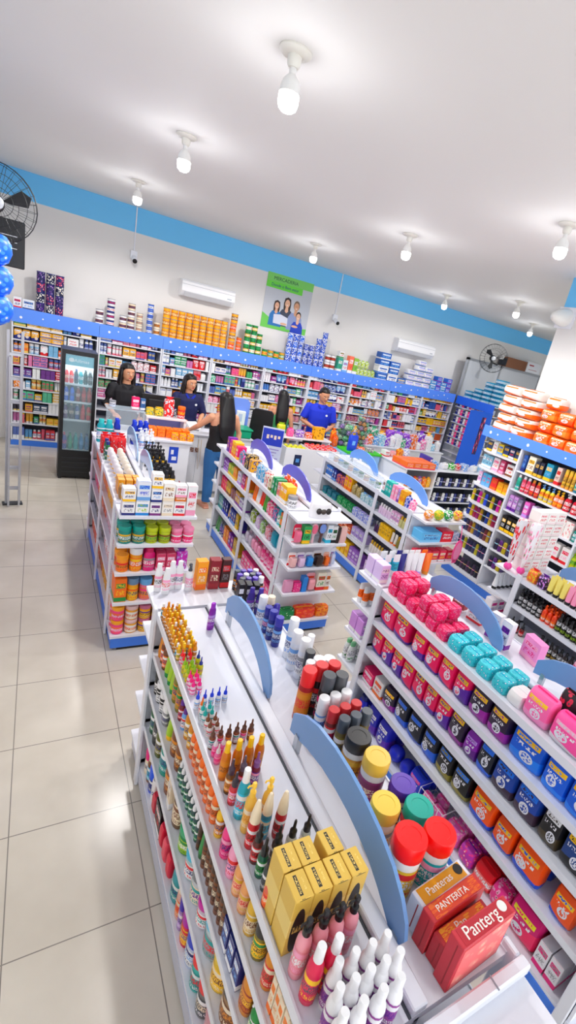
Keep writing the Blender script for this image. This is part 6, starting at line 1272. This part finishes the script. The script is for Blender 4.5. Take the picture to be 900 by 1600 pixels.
counter_goods([(3.37, 5.52, 'bag', (.13, .09, .20), (sp((200,210,40), YEL, GRN), LIM), 'lime green snack bag at the price board end of the rear shelf'), (3.53, 5.50, 'bag', (.11, .09, .14), (sp((236,110,170), PNK, WHT), PNK), 'pink snack bag on the rear shelf'), (3.70, 5.50, 'bag', (.16, .10, .12), (sp((150,100,190), WHT, RED), LIL), 'violet print snack bag on the rear shelf'), (3.86, 5.50, 'bag', (.12, .10, .10), (sp((240,110,50), WHT, RED), ORG), 'orange print snack bag on the rear shelf'), (4.04, 5.50, 'carton', (.20, .10, .20), (((244,186,20), (200,140,20), (60,50,30), 'spots'),), 'bright yellow paper bag before the man in blue')], 1.0808, 'bags on the rear shelf')
# net bags of coloured balls behind the woman in green
for i, (x, y, z, r_) in enumerate([(3.82, 5.54, 1.21, .07), (3.95, 5.56, 1.19, .06)]): pass
cC = thing('service_counter', 'pale blue draped counter with green mat between service counter and white shelf island', 'counter', (0, 0, 0))
part('counter_body', box(4.34, 5.10, 5.10, 5.70, .04, .98), mat((150,190,232), .4), cC); part('green_mat', cbox(4.42, 5.12, 5.08, 5.45, .981, 1.02, .006), mat((70,190,50), .5), cC); part('plinth', box(4.36, 5.08, 5.13, 5.68, 0, .04), GREY, cC)
jb = thing('blue_bag', 'blue printed bag with handles at the edge of the pale blue counter', 'bag', (4.53, 5.17, 1.0206), 0)
tg = tube([(-.05, 0, .25), (-.04, 0, .31), (.04, 0, .31), (.05, 0, .25)], .008, 6)
part('bag_body', pillow(.17, .07, .26), mat((24,70,200), .35), jb, True); part('bag_handle', tg, mat((30,80,210), .35), jb); part('bag_mark', box(-.03, .03, -.0375, -.0362, .10, .17), mat((120,180,250), .4), jb)
def net(name, label, x, y, z, w, h, pal, n):
    t = thing(name, label, 'display', (x, y, z), 0)
    wr = []
    for k in range(9):
        zz = h*k/8; wr.append(tube([(w*math.cos(a), w*math.sin(a), zz) for a in [2*math.pi*j/16 for j in range(17)]], .0025, 4))
    for j in range(10):
        a = 2*math.pi*j/10; wr.append(tube([(w*math.cos(a), w*math.sin(a), 0), (w*math.cos(a), w*math.sin(a), h)], .0022, 4))
    part('wire_frame', wr, mat((60,110,100), .4), t); part('tray', lathe([(w*.98, .001), (w*.98, .008)], 16), mat((90,150,130), .4), t)
    rr = w*.36; i = 0
    for lay in range(int((h-.02)/(2*rr*.92))):
        for k in range(5):
            a = 2*math.pi*(k+.5*(lay % 2))/5
            c = pal[(i*3+lay) % len(pal)]; i += 1
            put('ball', (rr*.95,), (sp(c, (min(255, c[0]+60), min(255, c[1]+60), min(255, c[2]+60)), WHT),), (x+(w-rr-.006)*math.cos(a), y+(w-rr-.006)*math.sin(a), z+.010+lay*2*rr*.97), a, f'{ordinal(k+1)} toy ball, {ordinal(lay+1)} layer of the {label.split(" of ")[0]}', 'balls in the ' + label)
net('ball_basket', 'green wire basket of toy balls', 4.62, 5.61, .984, .135, .42, [(90,160,120), (60,90,80), (150,180,150), (70,120,60), (120,90,150)], 30)
net('ball_basket', 'tall grey-green wire basket of toy balls', 4.94, 5.585, .984, .11, .60, [(110,120,110), (150,90,60), (90,150,120), (140,110,150), (180,120,60)], 40)
counter_goods([(4.40, 5.615, 'bag', (.09, .08, .30), (sp((236,100,30), YEL, RED), ORG), 'tall orange bag beside the green ball basket'), (4.40, 5.512, 'bag', (.08, .07, .20), (sp((240,120,40), RED, WHT), ORG), 'shorter orange bag beside the green ball basket')], .9808, 'orange bags')
counter_goods([(4.72, 5.18, 'bag', (.14, .10, .08), (sp((220,110,70), WHT, RED), ORG), 'rust print pouch on the green mat'), (4.92, 5.20, 'bag', (.15, .10, .09), (sp((150,140,150), WHT, GRN), GRY), 'grey print pouch on the green mat')], 1.0208, 'pouches on the green mat')
iD = thing('shelf_island', 'white open shelf island with orange box tray on top and orange packets inside', 'shelf unit', (0, 0, 0))
part('side_panel', box(5.16, 5.19, 4.42, 5.30, 0, .98), CW, iD); part('side_panel', box(5.82, 5.85, 4.42, 5.30, 0, .98), CW, iD); part('rear_panel', box(5.19, 5.82, 5.27, 5.29, .05, .98), CW, iD)
for z in (.10, .40, .68): part('shelf', box(5.19, 5.82, 4.43, 5.27, z-.02, z), SHELF, iD)
part('worktop', cbox(5.14, 5.87, 4.40, 5.32, .98, 1.0, .003), SHELF, iD)
for z, pal in ((.68, [(236,110,30), (244,180,40), (220,70,40), (150,90,190)]), (.40, [(120,60,90), (150,110,180), (230,140,50), (90,60,120)]), (.10, [(60,70,150), (200,190,220), (120,90,160), (60,60,110)])):
    run((5.20, 4.44, z), 0, .61, f'white island {"upper" if z > .5 else "middle" if z > .3 else "base"} shelf', [('bag', (.085, .08, .18), [[sp(c, YEL, WHT), c] for c in pal], .60, 'bright pouch', dict(rows=2))], end='service side')
for i in range(4):
    for j in range(2): put('carton', (.155, .20, .10), (((240,120,40), (236,90,110), (250,220,180), 'carton'),), (5.225+.158*i, 4.52+.205*j, 1.0008), 0, f'{ordinal(i+1)} orange sweet carton in {("front", "rear")[j]} line on the white island', 'orange sweet cartons', name='sweet_carton')
put('carton', (.05, .30, .16), (((70,60,150), WHT, (230,100,150), 'carton'),), (5.835, 4.78, 1.0008), R(90)*0, 'violet carton standing at the wall side of the orange cartons')
for i, (x, y, k, p, c, l) in enumerate([(5.22, 5.14, 'carton', (.10, .14, .10), (car(WHT, RED, GRY),), 'white carton at the rear of the island'), (5.37, 5.14, 'bag', (.12, .10, .10), (sp((230,190,190), RED, WHT), LPK), 'blush print bag at the rear of the island'), (5.52, 5.14, 'bag', (.12, .10, .16), (sp((206,110,40), YEL, RED), AMB), 'amber bag at the rear of the island'), (5.67, 5.14, 'bag', (.12, .10, .16), (sp((240,240,244), SKY, RED), WHT), 'white print bag at the rear of the island')]): put(k, p, c, (x, y, 1.0008), .1*i, l, 'bags on the island')
# gift counter further back with violet wrapped gifts
gC = thing('service_counter', 'white gift counter in front of the back shelving right of the man in blue', 'counter', (0, 0, 0))
part('counter_body', box(5.2, 7.4, 6.05, 6.55, .05, .92), CW, gC); part('plinth', box(5.22, 7.38, 6.08, 6.53, 0, .05), GREY, gC); part('worktop', cbox(5.18, 7.42, 6.03, 6.57, .92, .95, .003), SHELF, gC)
gi = random.Random(5)
GPAL = [(130,60,190), (90,150,210), (240,240,244), (230,120,60), (200,40,60), (240,190,60), (150,200,225), (90,90,170), (230,130,180), (70,160,120)]
for i in range(16):
    c = GPAL[gi.randrange(10)]; k = ('bag', 'carton', 'bag')[i % 3]
    put(k, (.12, .14, .10 + .2*gi.random()) if k == 'carton' else (.125, .10, .12+.12*gi.random()), ((c, WHT, GPAL[(i*3) % 10], 'spots'), c), (5.28+.134*i, 6.15+.0*gi.random(), .9508), 0, f'{ordinal(i+1)} gift item along the gift counter edge, {"wrapped bag" if k == "bag" else "printed box"}', 'gift items on the gift counter', name='gift_bag' if k == 'bag' else 'gift_box')
for i in range(10):
    c = GPAL[gi.randrange(10)]
    put('bag', (.17, .13, .24+.12*gi.random()), (sp(c if i not in (4, 5, 6) else (140,70,200), LIL if i in (4, 5, 6) else WHT, GPAL[(i*7) % 10]), c), (5.35+.205*i, 6.38, .9508), 0, f'{ordinal(i+1)} wrapped gift bag of the rear row on the gift counter', 'wrapped gifts', name='gift_bag')
dE = thing('shelf_island', 'dark low display shelf with navy bottles between the white island and the side wall', 'shelf unit', (0, 0, 0))
part('side_panel', box(5.95, 5.98, 4.62, 5.05, 0, .93), GREY, dE); part('side_panel', box(7.27, 7.30, 4.62, 5.05, 0, .93), GREY, dE); part('rear_panel', box(5.98, 7.27, 5.03, 5.05, .03, .93), mat((60,62,74), .5), dE)
for z in (.08, .36, .65): part('shelf', box(5.98, 7.27, 4.63, 5.03, z-.02, z), SHELF, dE)
part('worktop', cbox(5.93, 7.32, 4.60, 5.07, .93, .95, .003), SHELF, dE)
for z, nm in ((.65, 'upper'), (.36, 'middle'), (.08, 'base')):
    run((5.99, 4.65, z), 0, 1.27, f'dark display {nm} shelf', [('deo', (.035, .16), [[((30,36,100), WHT, SKY, 'band'), NAV], [((30,30,50), LIL, WHT, 'band'), BLK], [((50,60,130), WHT, NAV, 'band'), WHT]], 1.26, 'navy bottle', dict(rows=2))], end='island side')
for i, (x, c, k) in enumerate([(6.05, (90,150,210), 'carton'), (6.30, (240,240,244), 'bag'), (6.48, (60,170,60), 'bag'), (6.62, (200,40,60), 'bag'), (6.80, (110,160,220), 'carton'), (7.05, (240,244,248), 'bag'), (7.22, (160,200,230), 'carton')]):
    put(k, (.125, .13, .12), ((c, WHT, YEL, 'spots'), c), (x, 4.78, .9508), .1*i, f'{ordinal(i+1)} assorted pack on top of the dark display, from the island side', 'packs on the dark display')
# ------------------------------------------------------------ office chair behind the woman in green
oc = thing('office_chair', 'black high-backed office chair in front of the woman in green', 'chair', (3.28, 6.04, 0), R(150))
part('seat', cbox(-.22, .22, -.22, .20, .44, .52, .03), BLACK, oc); part('backrest', [prism([(-.15, .55), (.15, .55), (.19, .90), (.17, 1.34), (.13, 1.38), (-.13, 1.38), (-.17, 1.34), (-.19, .90)], 'y', .18, .24)], BLACK, oc)
part('gas_column', lathe([(.03, .10), (.03, .44)], 12), GREY, oc); part('back_stem', box(-.03, .03, .19, .215, .46, .56), BLACK, oc)
for k in range(5):
    a = 2*math.pi*k/5; part('base_leg', tube([(0, 0, .10), (.26*math.cos(a), .26*math.sin(a), .07)], .018, 6), BLACK, oc); part('castor', [move(lathe([(.028, -.02), (.028, .02)], 12), Matrix.Translation((.26*math.cos(a), .26*math.sin(a), .03)) @ Matrix.Rotation(R(90), 4, 'X'))], BLACK, oc)
# ------------------------------------------------------------ aisle side: shelf, ladder, television, fan
ls = thing('wall_shelving', 'white wall shelving cut by the photo edge, behind the ladder', 'shelf unit', (0, 0, 0))
LXF = -.325
part('rear_panel', box(-.74, -.72, 2.2, 4.75, .05, 2.02), WHITE, ls); part('base_board', box(-.72, LXF, 2.2, 4.75, 0, .10), BLUE, ls)
for z in SWL: part('shelf', box(-.72, LXF, 2.2, 4.75, z-.018, z), SHELF, ls)
for y in (2.2, 3.45, 4.74): part('upright', box(-.72, LXF+.012, y-.012, y+.012, .10, 2.04), mat((214,218,226), .35), ls)
for zi, z in enumerate(SWL):
    run((LXF-.012, 2.23, z), R(90), 2.5, 'ladder-side shelving ' + SHN[zi] + ' shelf', [('pack', (.11, .10, .17), [[((236,226,240), PUR, LIL, 'pack'), WHT], [((150,90,190), WHT, LPK, 'pack'), PUR], [((240,150,180), WHT, RED, 'pack'), PNK], [((240,240,244), SKY, RED, 'pack'), WHT]], 2.48, 'white or violet hygiene pack')], end='near end')
ld = thing('step_ladder', 'folded aluminium step ladder leaning by the aisle shelving', 'ladder', (-.15, 5.02, 0), R(8))
AL = mat((196,200,206), .35, .6)
for x in (-.065, .065):
    part('front_rail', prism([(-.02, 0), (.02, 0), (-.14, 2.02), (-.18, 2.02)], 'x', x-.012, x+.012), AL, ld); part('rear_rail', prism([(-.12, .02), (-.09, .02), (-.17, 1.75), (-.20, 1.75)], 'x', x*.8-.009, x*.8+.009), AL, ld)
for k in range(7): part('step', box(-.055, .055, -.055-.02*k*.9, .005-.02*k*.9, .20+.26*k, .225+.26*k), AL, ld)
part('foot', box(-.10, .10, -.045, .045, 0, .018), mat((60,64,70), .5), ld)
tv = thing('wall_television', 'black television cut by the photo edge on the aisle wall bracket below the fan', 'television', (-.345, 4.25, 2.82), R(4))
part('panel', cbox(-.30, .30, -.03, .03, -.195, .195, .008), mat((18,19,22), .4), tv); part('vent_line', [box(.10, .24, -.0325, -.0301, .06-.05*k, .066-.05*k) for k in range(3)], mat((190,194,200), .4), tv); part('bracket', tube([(-.05, .03, 0), (-.12, .30, .0), (-.40, .36, .0)], .02, 8), BLACK, tv)
fan((-.235, 3.80, 3.08), R(14), 'black wall fan cut by the photo edge above the television', (-.50, .30, -.1), .29)
bb = thing('net_bag', 'blue printed net bag of toys bulging over the ladder-side shelving', 'bag', (-.215, 3.15, 2.20), 0)
BLN = ((24,104,226), (80,150,240), (230,232,245), 'spots')
for k, (z0, r_) in enumerate(((0, .13), (.20, .13), (.41, .12))):
    part('net_bulge', lathe([(r_*.35, z0+.0), (r_*.8, z0+.035), (r_, z0+.10), (r_*.95, z0+.16), (r_*.7, z0+.205), (r_*.5, z0+.215)], 18), printed(*BLN), bb, True)
part('hang_hook', tube([(0, 0, .62), (0, 0, .70), (-.12, 0, .74), (-.5, 0, .74)], .006, 6), METAL, bb)
# ------------------------------------------------------------ people
def limb(pts, rs, n=12): return tube(pts, rs, n)
def eloft(rings, n=18):
    """rings: (cx, cy, z, rx, ry)"""
    vs, fs = [], []
    for cx, cy, z, rx, ry in rings:
        for i in range(n):
            a = 2*math.pi*i/n; c, s = math.cos(a), math.sin(a)
            q = (abs(c)**2.4 + abs(s)**2.4)**(-1/2.4)
            vs.append((cx+rx*c*q, cy+ry*s*q, z))
    for k in range(len(rings)-1):
        for i in range(n):
            j = (i+1) % n; fs.append((k*n+i, k*n+j, (k+1)*n+j, (k+1)*n+i))
    fs.append(tuple(range(n-1, -1, -1))); b = (len(rings)-1)*n; fs.append(tuple(range(b, b+n)))
    return vs, fs
def blob(c, r, n=14):
    vs, fs = lathe([(math.sin(math.pi*k/8)*1.0 if 0 < k < 8 else .02, -math.cos(math.pi*k/8)) for k in range(9)], n)
    return [(c[0]+x*r[0], c[1]+y*r[1], c[2]+z*r[2]) for x, y, z in vs], fs
def merged(name, pieces, m, parent, voxel=.008, smooth=4, label=None):
    o = part(name, pieces, m, parent, True, label)
    rm = o.modifiers.new('union', 'REMESH'); rm.mode = 'VOXEL'; rm.voxel_size = voxel; rm.use_smooth_shade = True
    sm = o.modifiers.new('soften', 'SMOOTH'); sm.iterations = smooth; sm.factor = .5
    return o
def person(label, loc, rz, H, arms, shirt, trousers, hair, skin=(214,160,128), sleeve='short', long_hair=True, head=(0, 0), male=False, bare=False, collar=None, feet=True, wide=1.0):
    """a standing figure facing local -Y, built for 1.70 m and scaled; arms: (elbow, wrist, hand direction) per side"""
    t = thing('person', label, 'person', loc, rz); k = H/1.70; t.scale = (k*wide, k*wide**.5, k)
    SK = mat(skin, .5)
    sw, hw = (.195, .155) if male else (.170, .160)
    hd = Matrix.Translation((0, -.005, 1.475)) @ Matrix.Rotation(R(head[0]), 4, 'Z') @ Matrix.Rotation(R(head[1]), 4, 'X') @ Matrix.Translation((0, .005, -1.475))
    def H_(vf): return move(vf, hd)
    torso = [(0, .0, .86, hw*.95, .105), (0, .0, .94, hw, .112), (0, 0, 1.06, hw*.86 if not male else hw*.98, .098), (0, 0, 1.20, hw*.93 if not male else hw*1.1, .110), (0, 0, 1.32, sw*.95, .105), (0, 0, 1.39, sw*.82, .085), (0, 0, 1.425, .075, .06)]
    headm = [H_(eloft([(0, -.015, 1.485, .03, .035), (0, -.022, 1.495, .048, .058), (0, -.020, 1.53, .062, .078), (0, -.012, 1.585, .072, .092), (0, -.004, 1.64, .071, .092), (0, .0, 1.68, .056, .072), (0, 0, 1.705, .02, .03)])),
             H_(blob((0, -.108, 1.568), (.013, .020, .020))), H_(blob((0, -.096, 1.508), (.022, .016, .014))), H_(blob((.075, .0, 1.585), (.010, .018, .028))), H_(blob((-.075, .0, 1.585), (.010, .018, .028)))]
    body = [eloft(torso), limb([(0, .0, 1.40), (0, -.008, 1.50)], [.056, .050])] + headm
    legs, shoes = [], []
    for s in (-1, 1):
        hip, kn, an = (s*.085, 0, .88), (s*.095, -.012, .49), (s*.10, .02, .085)
        legs.append(limb([hip, (s*.092, -.005, .70), kn, (s*.098, .018, .34), an], [.092, .080, .056, .055, .038]))
        foot = limb([(s*.10, .045, .040), (s*.10, -.03, .045), (s*.107, -.12, .028), (s*.11, -.17, .022)], [.034, .040, .036, .022])
        shoes.append(foot)
    body += [limb([(v[0], v[1], v[2]) for v in [(s*.085, 0, .88), (s*.095, -.012, .49), (s*.10, .02, .085)]], [.082, .050, .034]) for s in (-1, 1)] + shoes
    slv = []
    for s, (el, wr, hdv) in zip((-1, 1), arms):
        sh = (s*(sw-.01), 0, 1.365); el, wr = Vector(el), Vector(wr)
        up = Vector(sh)
        body.append(limb([sh, up.lerp(el, .5), el, el.lerp(wr, .35), wr], [.050, .044, .037, .036, .024]))
        body.append(blob(sh, (.052, .052, .052)))
        d = Vector(hdv).normalized(); side = d.cross(Vector((0, 0, 1)));
        if side.length < .1: side = Vector((1, 0, 0))
        side.normalize(); nrm = side.cross(d)
        palm = wr + d*.045
        body.append(limb([wr, wr+d*.03, wr+d*.075], [.024, .031, .030]))
        for f in range(4):                       # four fingers, each bent at the knuckle
            o_ = (f-1.5)*.0165; L = (.062, .072, .068, .052)[f]
            b0 = wr + d*.075 + side*o_*1.05; b1 = b0 + d*L*.5 - nrm*.006; b2 = b1 + d*L*.42 - nrm*.018
            body.append(limb([b0-d*.012, b1, b2], [.0095, .0085, .0070], 8))
        tb0 = wr + d*.028 - side*s*.022
        body.append(limb([tb0, tb0 + d*.025 - side*s*.020 - nrm*.006, tb0 + d*.055 - side*s*.022 - nrm*.014], [.011, .0100, .008], 8))
        if sleeve == 'short': slv.append(limb([sh, up.lerp(el, .35), up.lerp(el, .82)], [.064, .062, .060]))
        elif sleeve == 'elbow': slv.append(limb([sh, up.lerp(el, .5), el, el.lerp(wr, .15)], [.064, .062, .056, .052]))
    merged('body', body, SK, t, .0065, 3)
    g = .013
    if bare: top = [eloft([(0, 0, .88, hw+g*1.2, .125), (0, 0, .95, hw+g, .126), (0, 0, 1.06, hw*.87+g, .112), (0, 0, 1.20, hw*.94+g, .123), (0, 0, 1.30, sw*.80, .115), (0, 0, 1.36, sw*.62, .096), (0, .01, 1.415, .092, .070)])]
    else: top = [eloft([(cx, cy, z, rx+g, ry+g) for cx, cy, z, rx, ry in torso[:-1]] + [(0, .002, 1.43, .078, .070)])] + slv + [blob((s*(sw-.01), 0, 1.365), (.066, .062, .062)) for s in (-1, 1)]
    sh_ = merged('shirt', top, mat(shirt, .7), t, .008, 4)
    if collar:
        part('collar', [prism([(.0, 1.355), (.062, 1.43), (.075, 1.405), (.028, 1.335)], 'y', -.106, -.096), prism([(.0, 1.355), (-.062, 1.43), (-.075, 1.405), (-.028, 1.335)], 'y', -.106, -.096)], mat(collar, .7), sh_)
        part('chest_mark', move(lathe([(.018, 0), (.018, .003)], 14), Matrix.Translation((.085, -.119, 1.27)) @ Matrix.Rotation(R(90), 4, 'X')), mat((236,240,250), .5), sh_)
    merged('trousers', [limb([(s*.085, 0, .90), (s*.092, -.005, .70), (s*.095, -.012, .49), (s*.098, .012, .30), (s*.10, .02, .10)], [.104, .094, .070, .066, .058]) for s in (-1, 1)] + [eloft([(0, 0, .80, hw*.9, .112), (0, .005, .88, hw+.008, .122), (0, 0, .965, hw*.96, .114)])], mat(trousers, .8), t, .008, 4)
    if feet:
        for s in (-1, 1):
            merged('shoe', [limb([(s*.10, .055, .032), (s*.10, -.03, .040), (s*.107, -.12, .030), (s*.11, -.18, .024)], [.036, .044, .042, .026]), box(s*.105-.036, s*.105+.036, -.19, .075, .0, .016)], mat((206,150,130) if bare else (30,30,34), .5), t, .007, 2)
    HM = mat(hair, .35)
    if male: hp = [H_(eloft([(0, .035, 1.585, .078, .072), (0, .022, 1.63, .080, .088), (0, .006, 1.675, .072, .092), (0, .0, 1.71, .050, .066), (0, 0, 1.725, .015, .02)]))]
    elif long_hair: hp = [H_(eloft([(0, .050, 1.30, .090, .040), (0, .052, 1.42, .098, .052), (0, .045, 1.52, .094, .062), (0, .030, 1.60, .088, .086), (0, .012, 1.66, .083, .098), (0, .004, 1.705, .060, .075), (0, .004, 1.727, .02, .03)])),
                          H_(limb([(.072, .0, 1.655), (.086, -.02, 1.56), (.088, -.02, 1.44), (.084, -.045, 1.33), (.075, -.06, 1.24)], [.022, .022, .026, .028, .014])), H_(limb([(-.072, .0, 1.655), (-.086, -.02, 1.56), (-.088, -.02, 1.44), (-.084, -.045, 1.33), (-.075, -.06, 1.24)], [.022, .022, .026, .028, .014]))]
    else: hp = [H_(eloft([(0, .120, 1.05, .040, .020), (0, .125, 1.12, .085, .034), (0, .122, 1.25, .105, .040), (0, .10, 1.40, .104, .048), (0, .062, 1.52, .096, .068), (0, .030, 1.60, .088, .090), (0, .012, 1.66, .083, .100), (0, .004, 1.705, .060, .076), (0, .004, 1.727, .02, .03)]))]
    merged('hair', hp, HM, t, .007, 4)
    for s in (-1, 1):
        part('eye', [H_(blob((s*.028, -.094, 1.592), (.0125, .008, .0065), 10))], mat((238,234,230), .3), t, True)
        part('iris', [H_(blob((s*.028, -.1005, 1.592), (.0055, .0035, .0055), 8))], mat((30,20,16), .3), t, True)
        part('eyebrow', [H_(limb([(s*.014, -.100, 1.611), (s*.03, -.099, 1.616), (s*.045, -.088, 1.610)], [.003, .0036, .002], 6))], mat((28,20,18), .5), t, True)
    part('lips', [H_(limb([(-.022, -.092, 1.531), (-.010, -.1035, 1.528), (.010, -.1035, 1.528), (.022, -.092, 1.531)], [.003, .0062, .0062, .003], 8))], mat((190,80,84) if not male else (180,104,92), .4), t, True)
    return t
DOWN = ((-.215, .03, 1.10), (-.22, -.03, .86), (0, -.1, -1))
def mir(a): return tuple((-v[0], v[1], v[2]) for v in a)
person('woman cashier with long black hair in black polo behind the first checkout counter', (1.17, 6.22, 0), R(4), 1.70, (((-.24, -.02, 1.12), (-.16, -.22, 1.02), (.3, -1, -.1)), ((.24, -.02, 1.12), (.16, -.20, 1.0), (-.3, -1, -.1))), (20,20,26), (24,24,28), (18,14,14), sleeve='elbow', collar=(14,14,20), head=(14, 4), wide=1.1)
person('smiling woman cashier in navy polo behind the card terminal', (2.08, 6.31, 0), R(8), 1.68, (((-.24, -.05, 1.13), (-.12, -.26, 1.04), (.2, -1, -.1)), ((.24, -.04, 1.13), (.10, -.26, 1.04), (-.2, -1, -.1))), (20,26,74), (24,24,28), (18,14,14), sleeve='elbow', collar=(26,50,170), head=(10, 6), wide=1.1)
person('customer seen from behind in black tank top and blue jeans with long black hair', (2.285, 5.08, 0), R(180+14), 1.66, (((-.27, -.03, 1.13), (-.24, .02, .92), (.05, -.3, -1)), ((.25, -.14, 1.19), (.24, -.38, 1.06), (-.1, -1, -.1))), (14,14,18), (52,104,156), (14,11,12), skin=(222,168,138), sleeve='none', long_hair=False, bare=True, head=(-6, 4), wide=1.16)
person('woman seen from behind in green sleeveless top at the service counter', (3.70, 6.36, 0), R(180-8), 1.66, (DOWN, mir(DOWN)), (70,150,100), (40,44,60), (14,11,12), skin=(216,160,130), sleeve='none', long_hair=False, bare=True, wide=1.08)
person('man with short dark hair in royal blue polo looking down at his hands', (4.47, 6.36, 0), R(-14), 1.83, (((-.27, -.02, 1.12), (-.07, -.24, 1.04), (1, -.35, -.05)), ((.25, -.03, 1.11), (.08, -.25, 1.03), (-1, -.3, -.1))), (24,52,190), (26,28,34), (24,18,16), skin=(206,152,122), sleeve='short', male=True, collar=(20,44,170), head=(10, 18), wide=1.08)
